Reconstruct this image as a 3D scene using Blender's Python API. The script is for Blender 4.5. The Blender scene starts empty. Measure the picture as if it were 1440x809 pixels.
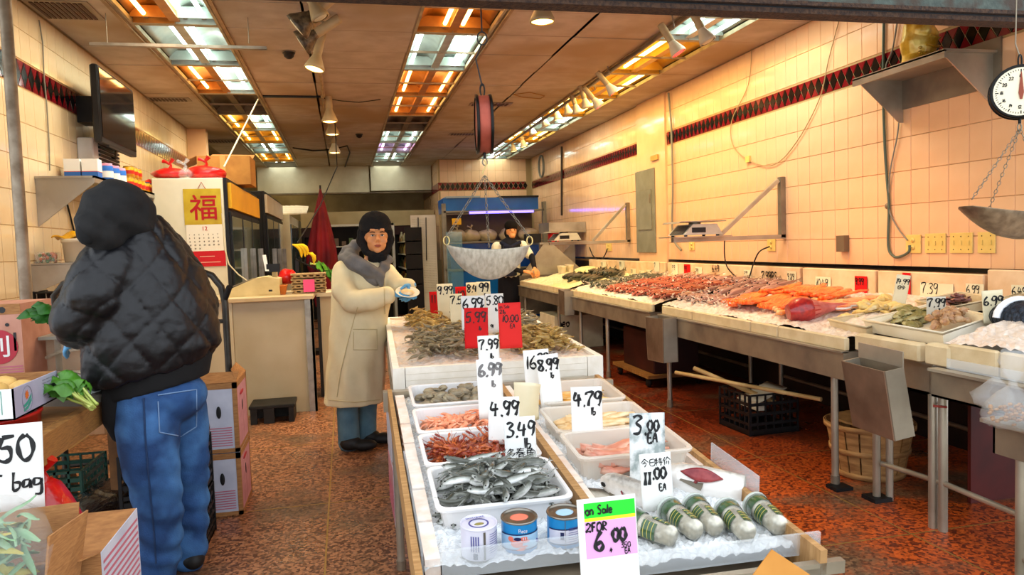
import bpy, math, random
from mathutils import Vector as V, Matrix, Euler, noise
R_ = random.Random(7)
sc = bpy.context.scene
col = sc.collection
PI = math.pi
# ------------------------------------------------------------------ camera
H = 1.35; FPX = 1041.0
yaw, pit, rol = .2205, .0584, -.0337
fw = V((math.sin(yaw)*math.cos(pit), math.cos(yaw)*math.cos(pit), -math.sin(pit)))
rt = V((math.cos(yaw), -math.sin(yaw), 0)); up = rt.cross(fw)
r2 = rt*math.cos(rol) + up*math.sin(rol); u2 = up*math.cos(rol) - rt*math.sin(rol)
cd = bpy.data.cameras.new('camera'); cam = bpy.data.objects.new('camera', cd); col.objects.link(cam)
cd.sensor_width = 36; cd.lens = 36*FPX/1440; cd.clip_start = .05; cd.clip_end = 200
mw = Matrix((r2, u2, -fw)).transposed().to_4x4(); mw.translation = (0, 0, H)
cam.matrix_world = mw; sc.camera = cam
EYE = V((0, 0, H))
# ------------------------------------------------------------------ world, view
w = bpy.data.worlds.new('world'); sc.world = w; w.use_nodes = True
wn = w.node_tree.nodes; bg = wn['Background']
bg.inputs[0].default_value = (.86, .92, 1, 1); bg.inputs[1].default_value = 2.0
sc.view_settings.view_transform = 'Standard'; sc.view_settings.look = 'None'
sc.view_settings.exposure = 0.15; sc.view_settings.gamma = 1
sc.view_settings.use_curve_mapping = False
FLUO = 9.0; FLUO_W = 9.0; FILL = 26.0
# ------------------------------------------------------------------ pixel -> point on a real plane
def ray(x, y):
    return r2*((x-720)/FPX) - u2*((y-404.5)/FPX) + fw
def PX(x, y, X): d = ray(x, y); return EYE + d*(X/d.x)
def PY(x, y, Y): d = ray(x, y); return EYE + d*(Y/d.y)
def PZ(x, y, Z): d = ray(x, y); return EYE + d*((Z-H)/d.z)
def PP(x, y, p, n): d = ray(x, y); return EYE + d*((p-EYE).dot(n)/d.dot(n))
# ------------------------------------------------------------------ materials
def lin(h):
    h = h.lstrip('#'); o = []
    for i in (0, 2, 4):
        c = int(h[i:i+2], 16)/255; o.append(c/12.92 if c <= .04045 else ((c+.055)/1.055)**2.4)
    return (*o, 1)
MC = {}
def mat(name, c1, c2=None, rough=.6, metal=0, scale=8, bump=0, bscale=None, emit=0, trans=0, alpha=1, coat=0, thr=None, c3=None, scale3=2, ior=1.45, rvar=0, sheen=0, ramp=(.35, .65), stretch=None):
    if name in MC: return MC[name]
    m = bpy.data.materials.new(name); m.use_nodes = True; nt = m.node_tree; n = nt.nodes; l = nt.links
    b = n['Principled BSDF']; b.inputs['Roughness'].default_value = rough; b.inputs['Metallic'].default_value = metal
    b.inputs['Base Color'].default_value = lin(c1); b.inputs['IOR'].default_value = ior
    b.inputs['Coat Weight'].default_value = coat; b.inputs['Coat Roughness'].default_value = .08
    b.inputs['Transmission Weight'].default_value = trans; b.inputs['Alpha'].default_value = alpha
    if sheen: b.inputs['Sheen Weight'].default_value = sheen
    if emit:
        b.inputs['Emission Color'].default_value = lin(c1); b.inputs['Emission Strength'].default_value = emit
    tc = n.new('ShaderNodeTexCoord'); vec = tc.outputs['Object']
    if stretch:
        mp = n.new('ShaderNodeMapping'); mp.inputs['Scale'].default_value = stretch; l.new(vec, mp.inputs[0]); vec = mp.outputs[0]
    last = None
    if c2:
        t = n.new('ShaderNodeTexNoise'); t.inputs['Scale'].default_value = scale; t.inputs['Detail'].default_value = 5; l.new(vec, t.inputs[0])
        r = n.new('ShaderNodeValToRGB'); r.color_ramp.elements[0].position = ramp[0]; r.color_ramp.elements[1].position = ramp[1]
        r.color_ramp.elements[0].color = lin(c1); r.color_ramp.elements[1].color = lin(c2)
        l.new(t.outputs[0], r.inputs[0]); last = r.outputs[0]
        if rvar:
            mr = n.new('ShaderNodeMapRange'); mr.inputs[3].default_value = max(0, rough-rvar); mr.inputs[4].default_value = min(1, rough+rvar)
            l.new(t.outputs[0], mr.inputs[0]); l.new(mr.outputs[0], b.inputs['Roughness'])
    if c3:
        t3 = n.new('ShaderNodeTexNoise'); t3.inputs['Scale'].default_value = scale3; t3.inputs['Detail'].default_value = 3; l.new(vec, t3.inputs[0])
        r3 = n.new('ShaderNodeValToRGB'); r3.color_ramp.elements[0].position = .45; r3.color_ramp.elements[1].position = .62
        l.new(t3.outputs[0], r3.inputs[0])
        mx = n.new('ShaderNodeMix'); mx.data_type = 'RGBA'; l.new(r3.outputs[0], mx.inputs[0]); l.new(last, mx.inputs[6]); mx.inputs[7].default_value = lin(c3)
        last = mx.outputs[2]
    if last: l.new(last, b.inputs['Base Color'])
    if last and emit: l.new(last, b.inputs['Emission Color'])
    if bump:
        t2 = n.new('ShaderNodeTexNoise'); t2.inputs['Scale'].default_value = bscale or scale; t2.inputs['Detail'].default_value = 4; l.new(vec, t2.inputs[0])
        bp = n.new('ShaderNodeBump'); bp.inputs['Strength'].default_value = bump; bp.inputs['Distance'].default_value = .01
        l.new(t2.outputs[0], bp.inputs['Height']); l.new(bp.outputs[0], b.inputs['Normal'])
    MC[name] = m; return m
def skin_mat(name, back, side, belly, z0, z1, spots=None, rough=.3, metal=.1):
    # fish skin: the back, side and belly are coloured by height on the fish
    m = mat(name, side, None, rough, metal, coat=.5); nt = m.node_tree; n = nt.nodes; l = nt.links; b = n['Principled BSDF']
    tc = n.new('ShaderNodeTexCoord'); sx = n.new('ShaderNodeSeparateXYZ'); l.new(tc.outputs['Object'], sx.inputs[0])
    t = n.new('ShaderNodeTexNoise'); t.inputs['Scale'].default_value = 60; t.inputs['Detail'].default_value = 4; l.new(tc.outputs['Object'], t.inputs[0])
    mr = n.new('ShaderNodeMapRange'); mr.inputs[1].default_value = z0; mr.inputs[2].default_value = z1; l.new(sx.outputs[2], mr.inputs[0])
    ad = n.new('ShaderNodeMath'); ad.operation = 'MULTIPLY_ADD'; l.new(t.outputs[0], ad.inputs[0]); ad.inputs[1].default_value = .35; l.new(mr.outputs[0], ad.inputs[2])
    r = n.new('ShaderNodeValToRGB'); e = r.color_ramp.elements; e[0].position = .35; e[0].color = lin(belly); e[1].position = .95; e[1].color = lin(back); x = e.new(.62); x.color = lin(side)
    l.new(ad.outputs[0], r.inputs[0]); l.new(r.outputs[0], b.inputs['Base Color'])
    bp = n.new('ShaderNodeBump'); bp.inputs['Strength'].default_value = .15; bp.inputs['Distance'].default_value = .004; l.new(t.outputs[0], bp.inputs['Height']); l.new(bp.outputs[0], b.inputs['Normal']); return m
STEEL = mat('steel', '#bdb3a0', '#978c7a', .36, .6, 3, .05, 40, rvar=.1)
STEELD = mat('steel_dull', '#9a8b74', '#77695a', .42, .5, 4, .06, 30, rvar=.1)
ALU = mat('aluminium', '#b9b3a6', '#9a9488', .38, .8, 10)
BLACKM = mat('black_plastic', '#0c0c0d', '#161617', .45, 0, 12)
WHITEP = mat('white_plastic', '#dcdad6', '#cfccc6', .35, 0, 6)
PAPER = mat('card_white', '#eeeeea', '#e2e2dc', .6, 0, 5)
PAPERC = mat('card_cream', '#e9dfbd', '#dccfa6', .6, 0, 5)
PAPERR = mat('card_red', '#cf0a0c', '#bd080c', .85, 0, 5)
INK = mat('ink_black', '#0e0e10', None, .6)
INKG = mat('ink_grey', '#6d6b6a', None, .6)
INKR = mat('ink_dark_red', '#3c0508', None, .6)
CARDB = mat('cardboard', '#b07c48', '#96653a', .8, 0, 30, .1, 60, stretch=(1, 1, 8))
WOOD = mat('wood', '#9a6a35', '#6f4720', .6, 0, 9, .15, 20, stretch=(1, 12, 1))
FOAM = mat('foam', '#ecdfc6', '#e0d0b2', .75, 0, 12, .25, 90)
ICE = mat('ice', '#eef0f0', '#d3d8da', .25, 0, 40, .9, 60, coat=.3)
RUBBER = mat('rubber_black', '#0a0a0b', None, .6)
SKIN = mat('skin', '#d59a72', '#c98a62', .5, 0, 20)
GLOVE = mat('glove_blue', '#5fa6d4', '#4d95c6', .4, 0, 30, .1, 60)
def glass(name, c='#ffffff', rough=.05, alpha=.25):
    return mat(name, c, None, rough, 0, alpha=alpha, coat=.5)
# ------------------------------------------------------------------ mesh building
WMx = {}
class MB:
    def __init__(s): s.v = []; s.f = []; s.m = []; s.mi = 0; s.T = None; s.sm = []
    def add(s, vs, fs, smooth=False):
        b = len(s.v)
        if s.T is not None: vs = [s.T @ V(p) for p in vs]
        s.v += [tuple(p) for p in vs]; s.f += [tuple(i+b for i in f) for f in fs]
        s.m += [s.mi]*len(fs); s.sm += [smooth]*len(fs); return s
    def box(s, a, b, rot=None, ch=0):
        x0, y0, z0 = (min(a[i], b[i]) for i in range(3)); x1, y1, z1 = (max(a[i], b[i]) for i in range(3))
        if ch:
            return s.rbox((x0, y0, z0), (x1, y1, z1), ch)
        vs = [(x, y, z) for z in (z0, z1) for y in (y0, y1) for x in (x0, x1)]
        if rot is not None:
            c = V(((x0+x1)/2, (y0+y1)/2, (z0+z1)/2)); vs = [rot @ (V(p)-c)+c for p in vs]
        return s.add(vs, [(0, 2, 3, 1), (4, 5, 7, 6), (0, 1, 5, 4), (1, 3, 7, 5), (3, 2, 6, 7), (2, 0, 4, 6)])
    def rbox(s, a, b, c):
        # box with vertical edges and top chamfered
        x0, y0, z0 = a; x1, y1, z1 = b
        def ring(i, z): return [(x0+i, y0, z), (x1-i, y0, z), (x1, y0+i, z), (x1, y1-i, z), (x1-i, y1, z), (x0+i, y1, z), (x0, y1-i, z), (x0, y0+i, z)]
        def ring2(i, z): return [(x0+2*i, y0+i, z), (x1-2*i, y0+i, z), (x1-i, y0+2*i, z), (x1-i, y1-2*i, z), (x1-2*i, y1-i, z), (x0+2*i, y1-i, z), (x0+i, y1-2*i, z), (x0+i, y0+2*i, z)]
        vs = ring2(c*.5, z0)+ring(c, z0+c*.5)+ring(c, z1-c)+ring2(c, z1)
        fs = [tuple(range(7, -1, -1)), tuple(range(24, 32))]
        for k in range(3):
            for j in range(8):
                q = (j+1) % 8; fs.append((k*8+j, k*8+q, k*8+8+q, k*8+8+j))
        return s.add(vs, fs)
    def cyl(s, p0, p1, r0, r1=None, n=12, cap=True, smooth=True):
        p0 = V(p0); p1 = V(p1); r1 = r0 if r1 is None else r1
        d = (p1-p0).normalized(); a = d.orthogonal().normalized(); b = d.cross(a)
        vs = []
        for p, r in ((p0, r0), (p1, r1)):
            for i in range(n):
                t = 2*PI*i/n; vs.append(p+(a*math.cos(t)+b*math.sin(t))*r)
        fs = [(i, (i+1) % n, n+(i+1) % n, n+i) for i in range(n)]
        s.add(vs, fs, smooth)
        if cap: s.add(vs, [tuple(range(n-1, -1, -1)), tuple(range(n, 2*n))])
        return s
    def tube(s, pts, r, n=8, cap=True, closed=False):
        pts = [V(p) for p in pts]; k = len(pts); rs = r if isinstance(r, (list, tuple)) else [r]*k
        vs = []; a = None
        for i, p in enumerate(pts):
            q0 = pts[i-1] if (i or closed) else p; q1 = pts[(i+1) % k] if (i < k-1 or closed) else p
            d = (q1-q0).normalized()
            if a is None: a = d.orthogonal().normalized()
            a = (a-d*a.dot(d)).normalized(); b = d.cross(a)
            for j in range(n):
                t = 2*PI*j/n; vs.append(p+(a*math.cos(t)+b*math.sin(t))*rs[i])
        fs = []
        for i in range(k if closed else k-1):
            for j in range(n):
                q = (j+1) % n; i2 = (i+1) % k; fs.append((i*n+j, i*n+q, i2*n+q, i2*n+j))
        s.add(vs, fs, True)
        if cap and not closed: s.add(vs, [tuple(range(n-1, -1, -1)), tuple(range((k-1)*n, k*n))])
        return s
    def lathe(s, prof, c=(0, 0, 0), n=20, rot=None, sx=1, sy=1, smooth=True, cap=False):
        vs = []; c = V(c)
        for r, z in prof:
            for j in range(n):
                t = 2*PI*j/n; p = V((r*math.cos(t)*sx, r*math.sin(t)*sy, z))
                vs.append((rot @ p if rot is not None else p)+c)
        fs = []
        for i in range(len(prof)-1):
            for j in range(n):
                q = (j+1) % n; fs.append((i*n+j, i*n+q, (i+1)*n+q, (i+1)*n+j))
        s.add(vs, fs, smooth)
        caps = []
        if cap and prof[0][0] > 1e-5: caps.append(tuple(range(n-1, -1, -1)))
        if cap and prof[-1][0] > 1e-5: caps.append(tuple(range((len(prof)-1)*n, len(prof)*n)))
        if caps: s.add(vs, caps)
        return s
    def ell(s, c, r, n=14, k=8, rot=None):
        pr = [(math.sin(PI*i/k), -math.cos(PI*i/k)) for i in range(k+1)]
        r = V(r) if hasattr(r, '__len__') else V((r, r, r)); c = V(c); vs = []
        for a, z in pr:
            for j in range(n):
                t = 2*PI*j/n; p = V((a*math.cos(t)*r.x, a*math.sin(t)*r.y, z*r.z)); vs.append((rot @ p if rot is not None else p)+c)
        fs = [(i*n+j, i*n+(j+1) % n, (i+1)*n+(j+1) % n, (i+1)*n+j) for i in range(k) for j in range(n)]
        return s.add(vs, fs, True)
    def prism(s, poly, o, ax, ay, nrm, th):
        # polygon (2D list) in the plane o+ax*u+ay*v, extruded along nrm by th
        o = V(o); ax = V(ax); ay = V(ay); nrm = V(nrm); k = len(poly)
        vs = [o+ax*u+ay*v for u, v in poly]+[o+ax*u+ay*v+nrm*th for u, v in poly]
        fs = [tuple(range(k-1, -1, -1)), tuple(range(k, 2*k))]+[(i, (i+1) % k, k+(i+1) % k, k+i) for i in range(k)]
        return s.add(vs, fs)
    def slab(s, quad, th):
        # four 3D corners given thickness th along their normal
        q = [V(p) for p in quad]; nr = (q[1]-q[0]).cross(q[3]-q[0]).normalized()*th
        return s.add(q+[p+nr for p in q], [(3, 2, 1, 0), (4, 5, 6, 7), (0, 1, 5, 4), (1, 2, 6, 5), (2, 3, 7, 6), (3, 0, 4, 7)])
    def grid(s, fn, nu, nv, th=None, smooth=True):
        vs = [V(fn(i/nu, j/nv)) for j in range(nv+1) for i in range(nu+1)]; W = nu+1
        fs = [(j*W+i, j*W+i+1, (j+1)*W+i+1, (j+1)*W+i) for j in range(nv) for i in range(nu)]
        if th:
            b = len(vs); tv = V(th) if hasattr(th, '__len__') else V((0, 0, th)); vs2 = vs+[p+tv for p in vs]
            fs2 = [tuple(reversed(f)) for f in fs]+[tuple(i+b for i in f) for f in fs]
            for i in range(nu): fs2 += [(i, i+1, b+i+1, b+i), (nv*W+i+1, nv*W+i, b+nv*W+i, b+nv*W+i+1)]
            for j in range(nv): fs2 += [((j+1)*W, j*W, b+j*W, b+(j+1)*W), (j*W+nu, (j+1)*W+nu, b+(j+1)*W+nu, b+j*W+nu)]
            return s.add(vs2, fs2, smooth)
        return s.add(vs, fs, smooth)
    def mesh(s, name, mats, off=None):
        me = bpy.data.meshes.new(name); vs = s.v
        if off is not None: vs = [tuple(off @ V(p)) for p in vs]
        me.from_pydata(vs, [], s.f)
        for m in (mats if isinstance(mats, (list, tuple)) else [mats]): me.materials.append(m)
        me.polygons.foreach_set('material_index', s.m); me.polygons.foreach_set('use_smooth', s.sm); me.update(); return me
    def build(s, name, mats, parent=None, world=True, **kw):
        if parent is None:
            xs = [p[0] for p in s.v]; ys = [p[1] for p in s.v]; zs = [p[2] for p in s.v]
            o = V(((min(xs)+max(xs))/2, (min(ys)+max(ys))/2, min(zs))) if world else V((0, 0, 0))
            me = s.mesh(name, mats, Matrix.Translation(-o))
        else:
            me = s.mesh(name, mats, WMx[parent.name].inverted() if world else None); o = V((0, 0, 0))
        return link(name, me, parent, o, **kw)
def link(name, me, parent=None, loc=(0, 0, 0), rot=(0, 0, 0), label=None, cat=None, group=None, kind=None, scale=(1, 1, 1)):
    ob = bpy.data.objects.new(name, me); col.objects.link(ob); ob.parent = parent
    ob.location = loc; ob.rotation_euler = rot if not isinstance(rot, Matrix) else rot.to_euler(); ob.scale = scale
    WMx[ob.name] = (WMx[parent.name] if parent else Matrix()) @ Matrix.LocRotScale(ob.location, ob.rotation_euler, ob.scale)
    tag(ob, label, cat, group, kind); return ob
def tag(o, label=None, cat=None, group=None, kind=None):
    if label: o['label'] = label
    if cat: o['category'] = cat
    if group: o['group'] = group
    if kind: o['kind'] = kind
def thing(name, label, cat, loc=(0, 0, 0), rot=(0, 0, 0), group=None, kind=None, scale=(1, 1, 1)):
    return link(name, None, None, loc, rot, label, cat, group, kind, scale)
def kids(o): return [c for c in bpy.data.objects if c.parent is o]
CH = {}
def dup(o, loc, rot=(0, 0, 0), label=None, scale=(1, 1, 1), group=None, first=False):
    # copies a thing with its parts (and their sub-parts)
    if o.name not in CH: CH[o.name] = [(c, kids(c)) for c in kids(o)]
    ch = CH[o.name]; r = o.copy(); col.objects.link(r); r.location = loc
    r.rotation_euler = rot.to_euler() if isinstance(rot, Matrix) else rot; r.scale = scale
    if label: r['label'] = label
    if group: r['group'] = group
    for c, gs in ch:
        k = c.copy(); col.objects.link(k); k.parent = r
        for g in gs:
            q = g.copy(); col.objects.link(q); q.parent = k
    return r
def place(o, loc, rot=(0, 0, 0), scale=(1, 1, 1)):
    o.location = loc; o.rotation_euler = rot.to_euler() if isinstance(rot, Matrix) else rot; o.scale = scale
def frame(z, x=None):
    # rotation matrix whose local z is z and local x near x
    z = V(z).normalized(); x = V(x or (1, 0, 0)); x = (x-z*x.dot(z)).normalized(); y = z.cross(x)
    return Matrix((x, y, z)).transposed()
def RZ(a): return Matrix.Rotation(a, 3, 'Z')
def RX(a): return Matrix.Rotation(a, 3, 'X')
def RY(a): return Matrix.Rotation(a, 3, 'Y')
# ------------------------------------------------------------------ handwriting (pen strokes), letters in a 0..1 high cell
ST = {
 '0': [[(.3, 1), (.08, .75), (.05, .35), (.2, .02), (.42, .05), (.55, .4), (.5, .8), (.3, 1)]],
 '1': [[(.25, 1), (.2, .5), (.15, 0)]],
 '2': [[(.05, .8), (.25, 1), (.5, .85), (.45, .6), (.02, .05), (.3, .12), (.6, .02)]],
 '3': [[(.05, .9), (.3, 1), (.5, .85), (.22, .58), (.48, .35), (.35, .05), (.02, .05)]],
 '4': [[(.18, 1), (.03, .45), (.55, .5)], [(.4, .85), (.34, 0)]],
 '5': [[(.15, .95), (.08, .55), (.4, .55), (.45, .2), (.25, .0), (.02, .1)], [(.15, .95), (.55, 1)]],
 '6': [[(.42, 1), (.12, .6), (.05, .2), (.28, 0), (.48, .2), (.35, .45), (.1, .32)]],
 '7': [[(.05, .8), (.05, .95), (.55, .98), (.3, .5), (.2, 0)]],
 '8': [[(.45, .9), (.2, 1), (.08, .8), (.45, .3), (.3, .02), (.05, .2), (.48, .75), (.45, .9)]],
 '9': [[(.5, .9), (.2, 1), (.06, .7), (.25, .5), (.5, .8), (.5, .9), (.42, .3), (.3, 0)]],
 '.': [[(.1, .05), (.16, .0), (.1, .0)]], '-': [[(.05, .5), (.4, .45)]],
 'l': [[(.15, 1), (.1, 0)]], 'i': [[(.12, .6), (.1, 0)]],
 'b': [[(.1, 1), (.06, 0), (.35, .05), (.4, .35), (.1, .4)]],
 'a': [[(.4, .5), (.1, .45), (.08, .1), (.38, .2), (.42, .5), (.45, 0)]],
 'g': [[(.42, .5), (.1, .5), (.1, .15), (.42, .25), (.45, .5), (.42, -.3), (.1, -.35)]],
 'e': [[(.06, .3), (.4, .35), (.3, .58), (.08, .4), (.12, .05), (.42, .1)]],
 'n': [[(.08, .6), (.08, 0)], [(.08, .4), (.3, .6), (.42, .4), (.42, 0)]],
 'o': [[(.25, .6), (.05, .35), (.2, 0), (.42, .15), (.4, .5), (.25, .6)]],
 'E': [[(.5, 1), (.08, .98), (.05, 0), (.5, .02)], [(.06, .5), (.42, .52)]],
 'A': [[(.0, 0), (.28, 1), (.5, 0)], [(.1, .4), (.42, .42)]],
 'F': [[(.08, 1), (.05, 0)], [(.08, .98), (.5, 1)], [(.06, .52), (.4, .55)]],
 'O': [[(.3, 1), (.05, .7), (.08, .15), (.35, 0), (.58, .4), (.5, .85), (.3, 1)]],
 'R': [[(.08, 0), (.1, 1), (.45, .85), (.4, .55), (.1, .5), (.5, 0)]],
 'S': [[(.48, .9), (.25, 1), (.08, .78), (.42, .35), (.3, .02), (.02, .12)]],
 'P': [[(.08, 0), (.1, 1), (.45, .85), (.4, .52), (.1, .48)]],
 'h': [[(.08, 1), (.06, 0)], [(.07, .4), (.3, .55), (.4, .35), (.4, 0)]],
 'L': [[(.1, 1), (.06, 0), (.45, .03)]],
 'c': [[(.42, .5), (.2, .58), (.05, .3), (.2, 0), (.42, .08)]],
 'k': [[(.08, 1), (.06, 0)], [(.42, .6), (.08, .3), (.45, 0)]],
 '今': [[(.5, 1), (.0, .5)], [(.5, 1), (1, .55)], [(.4, .65), (.62, .58)], [(.2, .4), (.75, .42), (.45, 0)]],
 '日': [[(.15, .85), (.15, .1), (.8, .1), (.8, .85), (.15, .85)], [(.15, .48), (.8, .48)]],
 '特': [[(.1, .9), (.0, .6)], [(.0, .65), (.4, .65)], [(.22, 1), (.2, 0)], [(.0, .3), (.4, .42)], [(.5, .8), (.95, .8)], [(.7, 1), (.7, .55)], [(.45, .55), (1, .55)], [(.5, .35), (1, .35)], [(.82, .5), (.8, .02), (.68, .08)]],
 '价': [[(.3, 1), (.0, .5)], [(.18, .7), (.18, 0)], [(.62, 1), (.35, .55)], [(.62, 1), (1, .6)], [(.5, .5), (.4, .05)], [(.78, .5), (.78, 0)]],
 '多': [[(.45, 1), (.1, .65)], [(.35, .88), (.7, .88), (.1, .45)], [(.6, .6), (.2, .3)], [(.5, .5), (.85, .5), (.1, -.05)]],
 '春': [[(.1, .9), (.8, .9)], [(.15, .75), (.75, .75)], [(.0, .58), (.9, .58)], [(.5, 1), (.05, .35)], [(.5, .6), (.9, .35)], [(.3, .4), (.3, 0), (.65, 0), (.65, .4), (.3, .4)], [(.3, .2), (.65, .2)]],
 '鱼': [[(.35, 1), (.05, .7)], [(.3, .88), (.6, .88), (.45, .7)], [(.12, .68), (.12, .3), (.8, .3), (.8, .68), (.12, .68)], [(.12, .5), (.8, .5)], [(.45, .68), (.45, .3)], [(.0, .1), (.95, .1)]],
}
def write(mb, txt, o, ax, ay, nr, h, pw, seed=0, gap=.09, lift=.0012, wscale=1.0):
    # strokes of a thick pen as flat raised ribbons; o = lower left corner of the line
    rr = random.Random(seed*31+len(txt)); x = 0; o = V(o)+V(nr)*lift; ax = V(ax); ay = V(ay); nr = V(nr)
    for c in txt:
        if c == ' ': x += .45*h; continue
        for st in ST[c]:
            pts = [V((x+p[0]*h*wscale+rr.uniform(-.02, .02)*h, p[1]*h+rr.uniform(-.02, .02)*h)) for p in st]
            # round the polyline
            q = []
            for i in range(len(pts)-1):
                p0 = pts[max(0, i-1)]; p1 = pts[i]; p2 = pts[i+1]; p3 = pts[min(len(pts)-1, i+2)]
                for k in range(4):
                    t = k/4; q.append(.5*((2*p1)+(p2-p0)*t+(2*p0-5*p1+4*p2-p3)*t*t+(3*p1-p0-3*p2+p3)*t**3))
            q.append(pts[-1]); vs = []
            for i, p in enumerate(q):
                d = (q[min(i+1, len(q)-1)]-q[max(0, i-1)]); d = d.normalized() if d.length > 1e-6 else V((1, 0))
                s_ = V((-d.y, d.x))*pw*(.56+.17*math.sin(i*.9+seed))
                for e in (p+s_, p-s_): vs.append(o+ax*e.x+ay*e.y)
            fs = [(2*i, 2*i+1, 2*i+3, 2*i+2) for i in range(len(q)-1)]
            # lie on the outer face
            mb.add(vs, fs)
        wd = max(p[0] for st in ST[c] for p in st)*wscale; x += (wd+gap)*h
    return x
def card(name, label, base, wd, ht, lines, m=None, n=None, bend=0, cat='price card', group=None, tilt=0, yaw_=0, lean=.12, th=.003, ink=None, face=None):
    # price card standing in the goods; base = middle of its foot; lines = [(text, x, y, height, pen)] in card units
    # extent widening downward not needed: plain rectangle, slightly bent
    t = thing(name, label, cat, base, Euler((-lean, tilt, yaw_), 'XYZ'), group)
    b = MB(); k = 8
    b.grid(lambda u, v: ((u-.5)*wd, bend*math.sin(PI*v)*ht+bend*.6*(u-.5)**2*wd, v*ht), k, k, (0, th, 0))
    b.build('sheet', m or PAPER, t, world=False)
    q = MB()
    for i, ln in enumerate(lines):
        tx, x, y, h, pen = ln[:5]
        def mp(p): # follow the bend
            u = p.x/wd; v = p.z/ht
            return V((p.x, bend*math.sin(PI*v)*ht+bend*.6*u*u*wd-.0015, p.z))
        est = sum(max(p_[0] for s_ in ST[c] for p_ in s_)+.09 if c != ' ' else .45 for c in tx); h = min(h*1.15, (wd-x-.03*wd)/max(est-.09, .2))
        a = MB(); write(a, tx, (x-wd/2, 0, y), (1, 0, 0), (0, 0, 1), (0, -1, 0), h, pen, seed=i+len(label), wscale=ln[5] if len(ln) > 5 else 1)
        q.add([mp(V(p)) for p in a.v], a.f)
    if q.v: q.build('lettering', ink or INK, t, world=False)
    return t
def vox(mb, size=.01, smooth=6, name='blob', fac=.5):
    # one continuous skin over overlapping solids
    me = mb.mesh(name, [BLACKM]); o = bpy.data.objects.new(name, me); col.objects.link(o)
    r = o.modifiers.new('r', 'REMESH'); r.mode = 'VOXEL'; r.voxel_size = size; r.use_smooth_shade = True
    s_ = o.modifiers.new('s', 'SMOOTH'); s_.iterations = smooth; s_.factor = fac
    dg = bpy.context.evaluated_depsgraph_get(); dg.update()
    m2 = bpy.data.meshes.new_from_object(o.evaluated_get(dg)); bpy.data.objects.remove(o); bpy.data.meshes.remove(me)
    m2.materials.clear(); m2.polygons.foreach_set('use_smooth', [True]*len(m2.polygons)); return m2
def glyph(txt, size, name, m, parent, M, offset=0, align='CENTER', extrude=.0008):
    c = bpy.data.curves.new('t', 'FONT'); c.body = txt; c.size = size; c.offset = offset; c.align_x = align; c.extrude = extrude; c.resolution_u = 3
    o = bpy.data.objects.new('t', c); col.objects.link(o); dg = bpy.context.evaluated_depsgraph_get(); dg.update()
    me = bpy.data.meshes.new_from_object(o.evaluated_get(dg)); bpy.data.objects.remove(o); bpy.data.curves.remove(c)
    me.materials.clear(); me.materials.append(m); me.transform((WMx[parent.name].inverted() if parent else Matrix()) @ M)
    return link(name, me, parent)
# =================================================================== SETTING
XR = 3.65; XL = -1.965; CE = 3.02; YF = 2.95; YB = 14.6
GROUT = mat('grout', '#a98858', None, .8)
TILE = mat('wall_tile', '#eaba8c', '#e0ae80', .14, 0, 3, .04, 6, coat=.4)
TILEB = mat('tile_black', '#060507', None, .18, coat=.05)
TILER = mat('tile_red', '#7d0d16', '#6a0a12', .15, 0, 5, coat=.4)
CEIL = mat('ceiling_tile', '#beae9a', '#ad9c87', .85, 0, 5, .3, 160, c3='#a38a68', scale3=.7)
CEILG = mat('ceiling_grid', '#8c7860', None, .6)
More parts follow.
